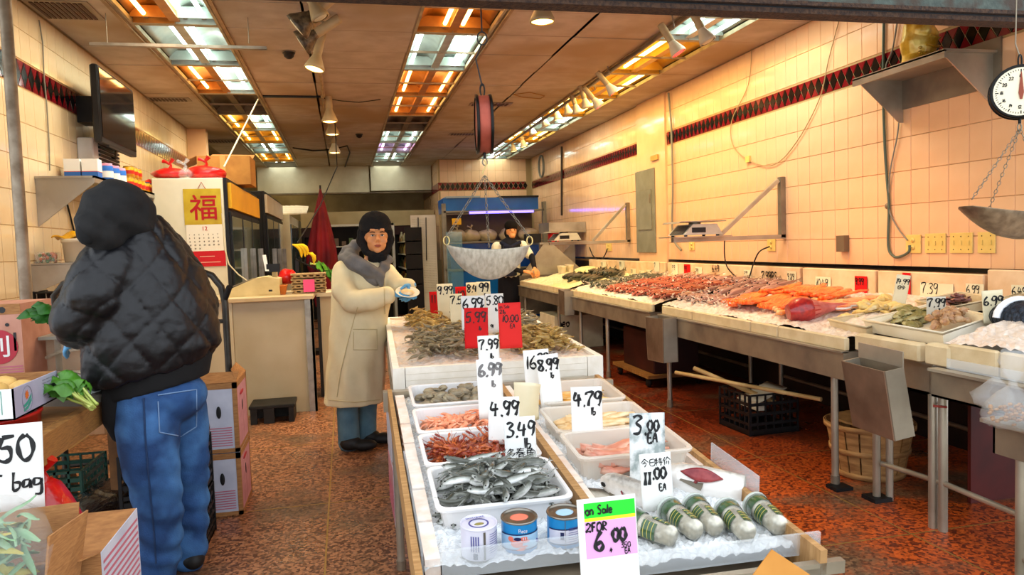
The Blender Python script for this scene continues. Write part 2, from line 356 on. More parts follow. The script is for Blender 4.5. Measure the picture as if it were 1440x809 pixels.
# floor --------------------------------------------------------------
def floor_mat():
    m = bpy.data.materials.new('terrazzo'); m.use_nodes = True; nt = m.node_tree; n = nt.nodes; l = nt.links; b = n['Principled BSDF']
    g = n.new('ShaderNodeNewGeometry')
    def nz(s, d=4):
        t = n.new('ShaderNodeTexNoise'); t.inputs['Scale'].default_value = s; t.inputs['Detail'].default_value = d; l.new(g.outputs['Position'], t.inputs[0]); return t.outputs[0]
    def rp(i, a, c1, b_, c2):
        r = n.new('ShaderNodeValToRGB'); e = r.color_ramp.elements; e[0].position = a; e[1].position = b_; e[0].color = lin(c1); e[1].color = lin(c2); l.new(i, r.inputs[0]); return r.outputs[0]
    def mx(f, a, c):
        q = n.new('ShaderNodeMix'); q.data_type = 'RGBA'; l.new(f, q.inputs[0]); l.new(a, q.inputs[6]); l.new(c, q.inputs[7]); return q.outputs[2]
    vo = n.new('ShaderNodeTexVoronoi'); vo.inputs['Scale'].default_value = 75; l.new(g.outputs['Position'], vo.inputs[0])
    sp = n.new('ShaderNodeSeparateColor'); l.new(vo.outputs['Color'], sp.inputs[0])
    brown = rp(sp.outputs[0], .2, '#54301d', .9, '#a8714c')
    orange = rp(sp.outputs[0], .15, '#5c2412', .8, '#c2561f')
    red = rp(sp.outputs[1], .2, '#42160a', .9, '#8a3517')
    grey = rp(sp.outputs[1], .2, '#4a3324', .9, '#7a5b40')
    sx = n.new('ShaderNodeSeparateXYZ'); l.new(g.outputs['Position'], sx.inputs[0])
    ma = n.new('ShaderNodeMapRange'); ma.inputs[1].default_value = .6; ma.inputs[2].default_value = 1.1; l.new(sx.outputs[0], ma.inputs[0])
    c = mx(ma.outputs[0], brown, orange)
    far = n.new('ShaderNodeMapRange'); far.inputs[1].default_value = 3.6; far.inputs[2].default_value = 5.0; l.new(sx.outputs[1], far.inputs[0])
    ff = n.new('ShaderNodeMath'); ff.operation = 'MULTIPLY'; l.new(far.outputs[0], ff.inputs[0]); l.new(ma.outputs[0], ff.inputs[1])
    c = mx(ff.outputs[0], c, red)
    w1 = rp(nz(1.7), .52, '#000000', .66, '#ffffff'); c = mx(w1, c, grey)
    l.new(c, b.inputs['Base Color'])
    mr = n.new('ShaderNodeMapRange'); mr.inputs[1].default_value = .35; mr.inputs[2].default_value = .65; mr.inputs[3].default_value = .22; mr.inputs[4].default_value = .55
    l.new(nz(2.3), mr.inputs[0]); l.new(mr.outputs[0], b.inputs['Roughness'])
    bp = n.new('ShaderNodeBump'); bp.inputs['Strength'].default_value = .25; bp.inputs['Distance'].default_value = .004; l.new(nz(120, 2), bp.inputs['Height']); l.new(bp.outputs[0], b.inputs['Normal'])
    return m
TERR = floor_mat()
CONC = mat('concrete', '#9c8a5e', '#7c6c48', .8, 0, 14, .3, 60, c3='#5d503a')
fl = MB().box((-3.2, -.6, -.12), (4.6, YB+2.5, -.012)).build('floor', mat('floor_bed', '#7a6440', None, .8), kind='structure')
pv = MB().box((-3.2, -.6, -.012), (4.6, 2.28, -.004)).build('pavement', CONC, kind='structure')
xsn = [-2.69, -1.416, -.142, 1.132, 2.406, 3.68]; ysn = [2.28, 2.77, 4.02, 5.3, 6.55, 7.8, 9.05, 10.3, 11.55, 12.8, 14.05, 15.6, 17]
BRASS = mat('brass_strip', '#b08a4a', None, .4, .6)
for i in range(5):
    for j in range(len(ysn)-1):
        MB().box((xsn[i]+.004, ysn[j]+.004, -.012), (xsn[i+1]-.004, ysn[j+1]-.004, 0)).build('floor_panel', TERR, fl)
for x in xsn[1:-1]: MB().box((x-.004, 2.28, -.012), (x+.004, YB, .0012)).build('divider_strip', BRASS, fl)
for y in ysn[1:-1]: MB().box((-2.69, y-.003, -.012), (3.68, y+.003, .001)).build('divider_strip', BRASS, fl)
# ceiling ---------------------------------------------------------------
ce = MB().box((XL-.6, YF, CE+.16), (XR+.1, YB+2.4, CE+.2)).build('ceiling', CEILG, kind='structure')
strips = {'left': (-1.42, 10), 'mid': (.6, 10), 'right': (2.6, 10)}
SY0 = 4.66; SP = 1.22
cols_ = [(XL+.02, -1.42), (-.81, -.21), (-.21, .6), (1.21, 1.9), (1.9, 2.6), (3.21, XR)]
tb = {}
for (x0, x1) in cols_:
    for j in range(-2, 20):
        y0 = SY0+.61*j; y1 = y0+.61
        if y0 < YF-.3 or y1 > YB+2.2: continue
        dz = R_.uniform(-.003, .004)
        MB().box((x0+.006, max(y0, YF)+.006, CE+dz), (x1-.006, y1-.006, CE+.015+dz)).build('ceiling_tile', CEIL, ce)
g = MB()
for (x0, x1) in cols_:
    for x in (x0, x1): g.box((x-.012, YF, CE+.001), (x+.012, YB+2.2, CE+.02))
for j in range(-2, 20):
    y = SY0+.61*j
    if y > YF: g.box((XL, y-.006, CE+.002), (XR, y+.006, CE+.02))
gg = g.build('ceiling_grid', CEILG, ce, kind='stuff')
# water stain ring on a tile, sagging cracks
# fluorescent fixtures -----------------------------------------------------
WARM = mat('tube_warm', '#ffc872', emit=FLUO_W); YEL = mat('tube_yellow', '#ffdf7a', emit=FLUO_W)
COOL = mat('tube_cool', '#eafff6', emit=FLUO); OFFT = mat('tube_off', '#8a7c66', None, .4); PINK = mat('tube_pink', '#f2c2ff', emit=FLUO*.8)
REFW = mat('reflector_lit_warm', '#c98a3a', '#a86a28', .35, .1, 6); REFC = mat('reflector_lit_cool', '#c3cdc6', '#a3ada6', .3, .1, 6)  # each lamp's light is put into its reflector colour, dark copy where unlit
REFY = mat('reflector_lit_yellow', '#d9a93c', '#c8932c', .35, .1, 6); REFO = mat('reflector_dark', '#75644a', '#5c4d38', .5, 0, 6)
SOCK = mat('lamp_socket', '#8a8578', None, .6)
KND = {'W': (WARM, REFW, (1, .62, .28)), 'C': (COOL, REFC, (.9, 1, .93)), 'Y': (YEL, REFY, (1, .78, .36)), 'O': (OFFT, REFO, None), 'P': (PINK, REFC, (.95, .7, 1))}
def fixture(x0, y0, kind, tubes, label, idx):
    # kind: one letter for each half (left, right); tubes: local x of the lamps
    L = 1.2; W_ = .6
    t = thing('ceiling_light', label, 'ceiling light', (x0+.305, y0+.61, CE), group='open fluorescent fixtures in the ceiling')
    kl, kr = kind if len(kind) == 2 else kind*2
    fm = KND[kl][1]
    m = MB()
    for a, b_ in (((-.303, -.608, -.004), (-.283, .608, .03)), ((.283, -.608, -.004), (.303, .608, .03)), ((-.283, -.608, -.004), (.283, -.585, .03)), ((-.283, .585, -.004), (.283, .608, .03))): m.box(a, b_)
    m.build('frame', mat('fixture_frame', '#b5a47e', '#978664', .5, 0, 8), t, world=False)
    for s, k in ((-1, kl), (1, kr)):
        m = MB(); xa = .004 if s > 0 else -.28; xb = .28 if s > 0 else -.004
        m.grid(lambda u, v: (xa+(xb-xa)*u, -.585+1.17*v, .125-.085*abs(2*u-1)**2.2), 8, 1, (0, 0, .004))
        m.build('reflector', KND[k][1], t, world=False)
        for ya, yb, za, ze in ((-.585, -.58, 0, .125), (.58, .585, 0, .125), (.5, .512, .02, .1)): MB().box((xa, ya, za), (xb, yb, ze)).build('end_plate', KND[k][1], t, world=False)
    MB().prism([(-.035, .012), (.035, .012), (.02, .1), (-.02, .1)], (0, -.58, 0), (1, 0, 0), (0, 0, 1), (0, 1, 0), 1.16).build('ballast_cover', fm, t, world=False)
    for xx in tubes:
        k = kl if xx < 0 else kr
        u = MB().cyl((xx, -.53, .045), (xx, .53, .045), .016, n=10); tu = u.build('lamp_tube', KND[k][0], t, world=False)
        for ya, yb in ((-.575, -.53), (.53, .575)): MB().box((xx-.014, ya, .03), (xx+.014, yb, .075)).build('lamp_holder', SOCK, t, world=False)
    # the fixture's own light
    lit = [k for k in (kl, kr) if k != 'O']
    if lit and tubes:
        c = [sum(KND[k][2][i] for k in lit)/len(lit) for i in range(3)]
        ld = bpy.data.lights.new('fixture_glow', 'AREA'); ld.shape = 'RECTANGLE'; ld.size = .5; ld.size_y = 1.05
        ld.energy = FILL*len(lit)/2*(1 if idx < 5 else .22); ld.color = c; lo = bpy.data.objects.new('fixture_glow', ld); col.objects.link(lo); lo.parent = t
        lo.location = (0, 0, -.008); lo.visible_camera = False; lo.visible_glossy = False
    return t
mid = [('W', (-.07, .07)), ('C', (-.22, .17, .22)), ('W', (-.2, .2)), ('W', (-.2, .2)), ('O', ()), ('C', (-.2, .2)), ('P', (-.2, .2)), ('C', (-.07, .07)), ('C', (-.2, .2)), ('O', ())]
lef = [('WC', (-.19, .07, .2)), ('C', (-.07, .07)), ('WC', (-.18, .06, .2)), ('O', ()), ('YC', (-.2, .07, .2)), ('Y', (-.2, .2)), ('C', (-.07, .07)), ('Y', (-.2, .2)), ('C', (-.07, .07)), ('Y', (-.2, .2))]
rig = [('C', (-.1, .2)), ('Y', (-.12, .03)), ('Y', (-.2, .2)), ('Y', (-.2, .2)), ('C', (-.2, .2)), ('Y', (-.2, .2)), ('C', (-.2, .2)), ('C', (-.07, .07)), ('Y', (-.2, .2))]
ordn = ['first', 'second', 'third', 'fourth', 'fifth', 'sixth', 'seventh', 'eighth', 'ninth', 'tenth', 'eleventh', 'twelfth']
kw = {'W': 'warm orange', 'C': 'cool white', 'Y': 'yellow', 'O': 'unlit', 'P': 'pinkish', 'WC': 'half orange half white', 'YC': 'half yellow half white'}
for nm, x0, lst in (('middle', .6, mid), ('left', -1.42, lef), ('right', 2.6, rig)):
    for i, (k, tb_) in enumerate(lst):
        fixture(x0, SY0+SP*i-(.02 if nm == 'left' else 0), k, tb_, '%s fluorescent fixture, %s from the street in the %s ceiling row' % (kw[k], ordn[i], nm), i)
    # dark cavities beyond and in front are closed with a plain metal pan
    MB().box((x0, SY0+SP*len(lst), CE+.001), (x0+.61, YB, CE+.012)).build('ceiling_panel', REFO, ce)
    MB().box((x0, YF, CE+.001), (x0+.61, SY0-.02, CE+.012)).build('ceiling_panel', CEIL, ce)
for x in (1.235, 2.575, -.785, -1.445):   # raised rails along the light rows
    MB().box((x-.012, YF+.05, CE-.018), (x+.012, YB-.6, CE+.004)).build('ceiling_rail', mat('rail_tan', '#a98c63', '#8a6f4b', .5, .3), ce)
# walls --------------------------------------------------------------------
PW = .155; PH = .2208
tl = MB()
def tile_mesh(w_, h_, d=.005, c=.0025):
    m = MB(); m.add([(-w_/2, 0, -h_/2), (w_/2, 0, -h_/2), (w_/2, 0, h_/2), (-w_/2, 0, h_/2), (-w_/2+c, -d, -h_/2+c), (w_/2-c, -d, -h_/2+c), (w_/2-c, -d, h_/2-c), (-w_/2+c, -d, h_/2-c)],
                    [(4, 5, 6, 7), (0, 1, 5, 4), (1, 2, 6, 5), (2, 3, 7, 6), (3, 0, 4, 7)]); return m
def tri_mesh(pts, d=.005):
    m = MB(); k = len(pts); m.add([(x, 0, z) for x, z in pts]+[(x*.96, -d, z*.97) for x, z in pts], [tuple(range(k, 2*k))]+[(i, (i+1) % k, k+(i+1) % k, k+i) for i in range(k)]); return m
def tiled(wall, o, ax, nr, length, rows, band, npick, cx, m=TILE, bandpick=60, step=PW):
    # wall tiles laid from o along ax; rows = list of (z0, z1); band = (z0, z1); nearest npick are single pieces
    rot = frame((0, 0, 1), tuple(ax)) if True else None
    ax = V(ax); nr = V(nr); rotm = Matrix((ax if ax.cross(-nr).z > 0 else -ax, -nr, V((0, 0, 1)))).transposed()
    n = int(length/step); cells = []
    for i in range(n):
        for (z0, z1) in rows: cells.append((i, z0, z1))
    cells.sort(key=lambda c: (V(o)+ax*(c[0]+.5)*step-EYE).length+abs(c[1]-1.8)*.3)
    meshes = {}; rest = MB()
    for q, (i, z0, z1) in enumerate(cells):
        h_ = z1-z0-.002; p = V(o)+ax*((i+.5)*step)+V((0, 0, (z0+z1)/2-o[2]))
        if q < npick:
            key = round(h_, 3)
            if key not in meshes: meshes[key] = tile_mesh(step-.002, h_).mesh('wall_tile', m)
            link('wall_tile', meshes[key], wall, WMx[wall.name].inverted() @ p, rotm)
        else:
            t = tile_mesh(step-.002, h_); rest.T = Matrix.Translation(p) @ rotm.to_4x4(); rest.add(t.v, t.f)
    if rest.v: rest.T = None; rest.build('far_wall_tiles', m, wall, kind='stuff')
    if band:
        z0, z1 = band; h_ = z1-z0; bs = h_*.62; nb = int(length/bs); zc = (z0+z1)/2
        dm = tri_mesh([(0, -h_/2+.004), (bs/2-.004, 0), (0, h_/2-.004), (-bs/2+.004, 0)]).mesh('diamond_tile', TILEB)
        up_ = tri_mesh([(-bs/2+.004, h_/2-.003), (0, .006), (bs/2-.004, h_/2-.003)][::-1]).mesh('triangle_tile', TILER)
        dn = tri_mesh([(-bs/2+.004, -h_/2+.003), (bs/2-.004, -h_/2+.003), (0, -.006)]).mesh('triangle_tile', TILER)
        rb = MB(); rr_ = MB()
        for i in range(nb):
            p = V(o)+ax*((i+.5)*bs); p.z = zc; pe = V(o)+ax*(i*bs); pe.z = zc
            if i < bandpick:
                wi = WMx[wall.name].inverted()
                link('diamond_tile', dm, wall, wi @ p, rotm)
                link('triangle_tile', up_, wall, wi @ pe, rotm); link('triangle_tile', dn, wall, wi @ pe, rotm)
            else:
                rb.T = Matrix.Translation(p) @ rotm.to_4x4(); a = tri_mesh([(0, -h_/2+.004), (bs/2-.004, 0), (0, h_/2-.004), (-bs/2+.004, 0)]); rb.mi = 0; rb.add(a.v, a.f)
                rb.T = Matrix.Translation(pe) @ rotm.to_4x4(); rb.mi = 1
                a = tri_mesh([(-bs/2+.004, h_/2-.003), (0, .006), (bs/2-.004, h_/2-.003)][::-1]); rb.add(a.v, a.f)
                a = tri_mesh([(-bs/2+.004, -h_/2+.003), (bs/2-.004, -h_/2+.003), (0, -.006)]); rb.add(a.v, a.f)
        if rb.v: rb.T = None; rb.build('far_band_tiles', [TILEB, TILER], wall, kind='stuff')
rowsR = [(2.41-PH*(k+1), 2.41-PH*k) for k in range(6)]+[(2.575, 2.795), (2.795, 3.015)]
wr = MB().box((XR, YF, 0), (XR+.12, YB+2.5, CE+.2)).build('wall_right', GROUT, kind='structure')
tiled(wr, (XR, YF, 0), (0, 1, 0), (-1, 0, 0), 14.2-YF, rowsR, (2.42, 2.565), 300, 0, bandpick=75)
MB().box((XR-.012, YF, 1.088), (XR, 14.2, 1.116)).build('black_trim', TILEB, wr)
MB().box((XR-.004, YF, 0), (XR, 14.2, 1.06)).build('lower_wall', mat('wall_shaded', '#2a1710', '#170c08', .6, 0, 3), wr)  # shade under the counters is put into this dark colour
MB().box((XR-.03, 7.93, 1.08), (XR, 8.75, CE)).build('wall_pier', TILE, wr)
wl = MB().box((XL-.12, YF+1.6, 0), (XL, 10.6, CE+.2)).build('wall_left', GROUT, kind='structure')
rowsL = [(2.45-PH*(k+1), 2.45-PH*k) for k in range(10)]+[(2.635, 2.83), (2.83, 3.015)]
tiled(wl, (XL, 4.6, 0), (0, 1, 0), (1, 0, 0), 6.0, rowsL, (2.455, 2.63), 220, 0, m=mat('wall_tile_cream', '#e0c9a2', '#d4bb92', .14, 0, 3, .04, 6, coat=.4), bandpick=45)
MB().box((XL-.6, 10.6, 0), (-1.73, 10.75, CE+.2)).build('wall_left_return', TILE, kind='structure')
MB().box((XL-.6, 10.75, 0), (XL-.5, 17.1, CE+.2)).build('wall_left_rear', mat('old_wall', '#b9a884', '#a3906a', .6, 0, 3), kind='structure')
MB().box((-4.2, YF+1.55, 0), (XL-.12, YF+1.6, CE+.9)).build('wall_left_front', mat('old_wall', '#b9a884'), kind='structure')
# tiled block at the back right (fish tank bay)
wb = MB().box((1.85, 14.25, 0), (XR, 14.6, CE)).build('wall_back_right', GROUT, kind='structure')
tiled(wb, (1.85, 14.25, 0), (1, 0, 0), (0, -1, 0), 1.8, rowsR, (2.42, 2.575), 96, 0, bandpick=30)
ws = MB().box((1.82, 14.25, 0), (1.85, 17, CE)).build('wall_block_side', GROUT, kind='structure')
tiled(ws, (1.82, 17, 0), (0, -1, 0), (-1, 0, 0), 2.7, rowsR, None, 0, 0)
MB().box((1.81, 14.25, 2.42), (1.82, 17, 2.575)).build('red_band', TILER, ws)
OLDW = mat('old_wall', '#b9a884')
MB().box((XL-.6, 17, 0), (1.85, 17.1, CE+.2)).build('wall_rear', mat('rear_wall', '#a3916c', '#8a7856', .7, 0, 3), kind='structure')
# soffits over the rear shop
s1 = MB(); s1.box((-1.6, 15.3, 2.5), (.55, 15.4, CE)); s1.build('trim_1', mat('soffit', '#c9bfa2', '#b5aa8c', .6, 0, 3), kind='structure')
s2 = MB(); s2.box((.58, 15.25, 2.52), (1.8, 15.35, CE)); s2.build('trim_2', mat('soffit', '#c9bfa2'), kind='structure')
MB().box((-1.6, 15.28, 2.47), (1.8, 15.42, 2.5)).build('trim_3', REFO, kind='structure')
# street front: rusty green steel beam of the shutter
BG = mat('beam_green', '#4b544b', '#39423b', .6, .2, 30, .4, 80, c3='#3a2a1c', scale3=9)
RUST = mat('rust', '#4a3220', '#2a1a12', .85, .1, 60, .8, 90)
a = PY(1080, 19.5, 2.9); b2 = PY(1440, 39, 2.9); zb = (a.z+b2.z)/2
bm_ = MB(); bm_.box((-2.6, 2.84, zb+.045), (4.6, 2.95, zb+.5)); bt = bm_.build('trim_4', BG, kind='structure')
MB().box((-2.6, 2.85, zb), (4.6, 2.94, zb+.02)).build('rusty_flange', RUST, bt)
MB().box((-2.6, 2.86, zb+.02), (4.6, 2.93, zb+.03)).build('dark_groove', BLACKM, bt)
MB().box((-2.6, 2.835, zb+.03), (4.6, 2.945, zb+.047)).build('rusty_edge', RUST, bt)
MB().box((-4.2, 2.86, zb+.5), (6, 3.0, CE+.9)).build('wall_front', mat('old_wall', '#b9a884'), kind='structure')
MB().box((XR, 2.84, 0), (XR+.7, 2.95, CE+.2)).build('wall_front_right', mat('old_wall', '#b9a884'), kind='structure')
# =================================================================== CENTRE DISPLAY
d0 = ray(503, 267).normalized(); axl = d0.cross(V((0, 0, 1))).normalized(); nl = axl.cross(d0)
p0_ = PY(650, 775, 1.85); OL = PP(581, 809, p0_, nl)-d0*.2
ML = Matrix((axl, d0, nl)).transposed()
def L(a, b, h=0): return OL+axl*a+d0*b+nl*h
def on_l(x, y, h=.03): return PP(x, y, OL+nl*h, nl)
WOODT = mat('rail_wood', '#b98f5c', '#9a7142', .65, 0, 10, .1, 30, stretch=(1, 8, 1))
CLEAR = mat('clear_plastic', '#e6ecee', None, .08, alpha=.3, coat=.8)
TRAYM = mat('tray_plastic', '#eceae8', '#dddbd8', .25, 0, 6, coat=.3)
TRAYT = mat('tray_translucent', '#e9dfd0', None, .2, alpha=.62, coat=.4)
GLACE = mat('ice_pink', '#e8cdb4', '#d9d2cc', .3, 0, 18, .9, 70, coat=.3)
stand = thing('display_table', 'sloping steel and wood table in the middle carrying trays of seafood on ice', 'display table', tuple(V((OL.x, OL.y, 0))), ML)
# rails, bed, legs
def lbx(m, a0, b0, h0, a1, b1, h1):
    q = [L(a, b, h) for h in (h0, h1) for b in (b0, b1) for a in (a0, a1)]
    m.add(q, [(0, 2, 3, 1), (4, 5, 7, 6), (0, 1, 5, 4), (1, 3, 7, 5), (3, 2, 6, 7), (2, 0, 4, 6)]); return m
for nm, a0, a1, b0, b1, h0, h1, mm in (('side_rail', 0, .018, 0, 1.75, -.06, .045, WOODT), ('side_rail', .962, .98, 0, 1.75, -.06, .045, WOODT), ('divider_rail', .488, .512, .2, 1.7, -.01, .05, WOODT),
        ('front_rail', .018, .962, 0, .02, -.06, .0, STEEL), ('bed', .018, .962, .02, 1.75, -.06, -.045, STEELD), ('back_rail', -.02, 1.0, 1.75, 1.79, -.06, .03, STEEL),
        ('inner_rail', .02, .026, .2, .9, -.04, .06, CLEAR)):
    lbx(MB(), a0, b0, h0, a1, b1, h1).build(nm, mm, stand)
lbx(MB(), .51, .085, -.01, 1.02, .095, .045).build('front_lip', CLEAR, stand, label='clear plastic lip on the right half')
lbx(MB(), .07, .2, -.02, .46, .21, .05).build('front_lip', CLEAR, stand, label='clear plastic lip on the left half')
lbx(MB(), .5, .0, -.02, 1.03, .02, .012).build('front_shelf', STEEL, stand)
lbx(MB(), .986, .33, .0, .99, .62, .1).build('side_guard', CLEAR, stand)
for a, b in ((.02, 1.52), (.955, 1.52), (.02, .25), (.955, .25)):
    p = L(a, b, -.06); MB().cyl((p.x, p.y, .03), p, .017, n=12).build('leg', STEEL, stand)
    q = MB().cyl((p.x, p.y, 0), (p.x, p.y, .04), .021, n=12).build('foot', STEELD, stand)
rr = random.Random(3)
def ice(name, label, fn, nu, nv, amp, m=ICE, parent=None):
    b = MB(); rg = random.Random(len(label))
    b.grid(lambda u, v: V(fn(u, v))+V((rg.uniform(-amp, amp)*.4, rg.uniform(-amp, amp)*.4, rg.uniform(-amp, amp))), nu, nv, smooth=False)
    return b.build(name, m, None, label=label, cat='ice', kind='stuff')
ice('crushed_ice', 'crushed ice bedding the front cans at left of the table', lambda u, v: L(.03+.455*u, .205+1.52*v, .005+.012*noise.noise(V((u*5, v*9, 0)))), 46, 130, .006)
ice('crushed_ice', 'crushed ice bedding the plastic cups and fish heads', lambda u, v: L(.515+.445*u, .1+1.62*v, .006+.014*noise.noise(V((u*5, v*9, 4)))), 46, 130, .006)
PST = mat('foam_pink_white', '#ecd2bd', '#f3ece4', .6, 0, 14, .3, 60)
for a0, a1_, b0, b1_, n_ in ((.03, .068, .21, 1.7, 7), (.514, .545, .35, 1.7, 6), (.945, .962, .62, 1.7, 5)):
    for i in range(n_):
        lbx(MB(), a0, b0+(b1_-b0)*i/n_+.002, -.02, a1_, b0+(b1_-b0)*(i+1)/n_-.002, .028+.004*(i % 3)).build('foam_block', PST, stand)
# trays ------------------------------------------------------------------
def tray(a0, a1, b0, b1, label, m=TRAYM, h=.07, z=.0):
    t = thing('seafood_tray', label, 'tray', tuple(L((a0+a1)/2, (b0+b1)/2, z)), ML, 'plastic seafood trays on the middle table')
    W_, D_ = a1-a0, b1-b0
    def ring(i, hh, r=.03):
        o = []
        for cx, cy, s in ((W_/2-i-r, D_/2-i-r, 0), (-W_/2+i+r, D_/2-i-r, 1), (-W_/2+i+r, -D_/2+i+r, 2), (W_/2-i-r, -D_/2+i+r, 3)):
            for k in range(4): t_ = (s+k/3)*PI/2; o.append((cx+r*math.cos(t_), cy+r*math.sin(t_), hh))
        return o
    lv = [ring(.022, .002), ring(.012, h-.012), ring(.002, h-.012), ring(0, h-.004), ring(.002, h), ring(.012, h), ring(.015, h-.004), ring(.026, .006)]
    b = MB(); n_ = 16; vs = sum(lv, []); fs = [tuple(range(n_-1, -1, -1))]
    for k in range(len(lv)-1): fs += [(k*n_+j, k*n_+(j+1) % n_, (k+1)*n_+(j+1) % n_, (k+1)*n_+j) for j in range(n_)]
    fs.append(tuple(range(7*n_, 8*n_))); b.add(vs, fs); b.build('tray_body', m, t, world=False)
    return t
TL = [('T4', .078, .466, .392, .715, 'white tray of small silver fish behind the cans'), ('T3', .076, .46, .73, 1.035, 'white tray of dark red crayfish'), ('T2', .078, .46, 1.05, 1.345, 'white tray of pink cooked shrimp'), ('T1', .085, .46, 1.385, 1.70, 'clear-sided tray of grey clams nearest the foam bin'),
      ('R3', .548, .935, .622, .885, 'translucent tray of pink fish pieces behind the fish heads'), ('R2', .56, .95, .93, 1.23, 'translucent tray of yellowish fish fillets behind the 4.79 card'), ('R1', .6, .95, 1.275, 1.6, 'translucent tray of orange yellow fish against the foam bin')]
for k, a0, a1, b0, b1, lb in TL: tray(a0, a1, b0, b1, lb, TRAYM if k[0] == 'T' else TRAYT, .07 if k != 'R3' else .085)
# seafood pieces ------------------------------------------------------------
SHR = mat('shrimp_raw', '#a88440', '#6e5c34', .35, 0, 30, .1, 60, coat=.4, c3='#d0b066', scale3=18)
SHRG = mat('shrimp_grey', '#8f7f5c', '#5d5540', .35, 0, 30, .1, 60, coat=.4, c3='#a5967a', scale3=18)
SHP = mat('shrimp_pink', '#e8855a', '#f3b894', .4, 0, 40, .1, 60, coat=.3)
CRAY = mat('crayfish_red', '#9c3014', '#64200f', .35, 0, 40, .2, 60, coat=.4, c3='#c4632c', scale3=20)
SILV = skin_mat('silver_fish', '#4d4f45', '#a3a69d', '#f2f3f0', -.010, .013, rough=.25, metal=.25)
CLAM = mat('clam_shell', '#a99a7c', '#6e6350', .4, 0, 25, .2, 50, coat=.2)
def shrimp_mesh(name, m, ln=.1, curl=1.0, fat=.011):
    b = MB(); k = 9; pts = []; rs = []
    for i in range(k):
        t = i/(k-1); an = curl*(t-.3)*2.1; pts.append(((ln*.36)*math.sin(an), (ln*.36)*(1-math.cos(an)), fat*.3*math.sin(PI*t))); rs.append(fat*(.55+.5*math.sin(PI*min(1, t*1.15+.12)))*(1-.5*t))
    b.tube(pts, rs, 6)
    e = V(pts[-1]); d = (e-V(pts[-2])).normalized(); s_ = V((-d.y, d.x, 0))
    for q in (-1, 0, 1): b.add([e, e+d*.016+s_*q*.009, e+d*.014+s_*(q*.009+.005), e+V((0, 0, .002))], [(0, 1, 2), (3, 2, 1)])
    h = V(pts[0]); d = (h-V(pts[1])).normalized(); b.tube([h, h+d*.014, h+d*.03+V((0, 0, .004))], [rs[0]*.9, .004, .0008], 5)
    return b.mesh(name, m)
def crayfish_mesh():
    b = MB(); b.tube([(0, -.03, .01), (0, -.015, .012), (0, .0, .012), (0, .02, .01), (0, .035, .006), (0, .045, .003)], [.003, .010, .012, .009, .007, .003], 6)
    for s in (-1, 1):
        b.tube([(s*.008, -.02, .01), (s*.022, -.035, .012), (s*.02, -.055, .012)], [.003, .004, .002], 5)
        b.ell((s*.019, -.062, .012), (.006, .014, .005), 6, 4); b.tube([(s*.004, -.03, .012), (s*.02, -.07, .03)], .0009, 3)
        for q in range(3): b.tube([(s*.008, -.01+q*.01, .008), (s*.024, -.012+q*.014, .012), (s*.032, -.01+q*.016, .0)], .0013, 3)
    b.prism([(-.012, .0), (0, .018), (.012, 0)], (0, .044, .002), (1, 0, 0), (0, 1, 0), (0, 0, 1), .002)
    return b.mesh('crayfish', CRAY)
def fish_mesh(name, mats, ln=.15, hh=.016, wd=.008, bend=0, eye=True, n=10, k=10, fins=True):
    # head at -x, tail at +x; belly down
    b = MB(); pr = [(0, .05), (.05, .42), (.14, .8), (.28, 1), (.45, .98), (.62, .78), (.78, .48), (.9, .28), (1, .2)]
    vs = []; 
    for t, r in pr:
        x = (t-.5)*ln; y = bend*ln*(t-.5)**2*2
        for j in range(n):
            a = 2*PI*j/n; vs.append((x, y+wd*r*math.cos(a)*(1.0 if t < .8 else .6), hh*r*math.sin(a)))
    fs = [(i*n+j, i*n+(j+1) % n, (i+1)*n+(j+1) % n, (i+1)*n+j) for i in range(len(pr)-1) for j in range(n)]
    b.add(vs, fs, True); b.add(vs[:n], [tuple(range(n-1, -1, -1))])
    x = .5*ln; y = bend*ln*.5
    b.add([(x-.02*ln, y, 0), (x+.13*ln, y+bend*.1*ln, hh*1.0), (x+.08*ln, y, 0), (x+.13*ln, y, -hh*1.0), (x-.02*ln, y+.001, 0.001)], [(0, 1, 2), (0, 2, 3), (4, 2, 1), (4, 3, 2)])
    if fins:
        b.add([(-.02*ln, bend*0, hh*.9), (.16*ln, 0, hh*.75), (.06*ln, 0, hh*1.5)], [(0, 1, 2), (2, 1, 0)])
        b.add([(-.2*ln, wd*.8, -hh*.3), (-.05*ln, wd*1.2, -hh*.7), (-.08*ln, wd*1.1, -hh*.2)], [(0, 1, 2), (2, 1, 0)])
    if eye:
        b.mi = 1
        for s in (-1, 1): b.ell((-.4*ln, s*wd*.72+bend*ln*.3, hh*.22), hh*.2, 8, 5)
    return b.mesh(name, mats)
EYEM = mat('fish_eye', '#0b0b0c', None, .15)
def pile(name, label, cat, grp, meshes, n, frm, a0, a1, b0, b1, h0, dome, size=(.85, 1.1), seed=1, flat=.5, yaw_=None, roll=0, shrink=.3):
    # single pieces heaped inside a rectangle of a surface; frm(a, b, h) gives the point
    g_ = random.Random(seed); pts = []
    for i in range(n):
        lay = i/n; sh = 1-shrink*lay
        a = .5+(g_.random()-.5)*sh; b = .5+(g_.random()-.5)*sh
        hh = h0+dome*(lay)*math.cos((a-.5)*1.6)*math.cos((b-.5)*1.6)
        p = frm(a0+(a1-a0)*a, b0+(b1-b0)*b, hh)
        e = Euler((g_.uniform(-flat, flat)+roll*g_.choice((-1, 1)), g_.uniform(-flat, flat), g_.uniform(0, 2*PI) if yaw_ is None else yaw_+g_.uniform(-.5, .5)))
        s = g_.uniform(*size); link(name, meshes[i % len(meshes)], None, p, e, label, cat, grp, scale=(s, s, s))
sh1 = [shrimp_mesh('raw_shrimp', SHR, .1, c) for c in (.7, 1.0, 1.25)]; sh2 = [shrimp_mesh('raw_shrimp', SHRG, .1, c) for c in (.7, 1.0, 1.25)]
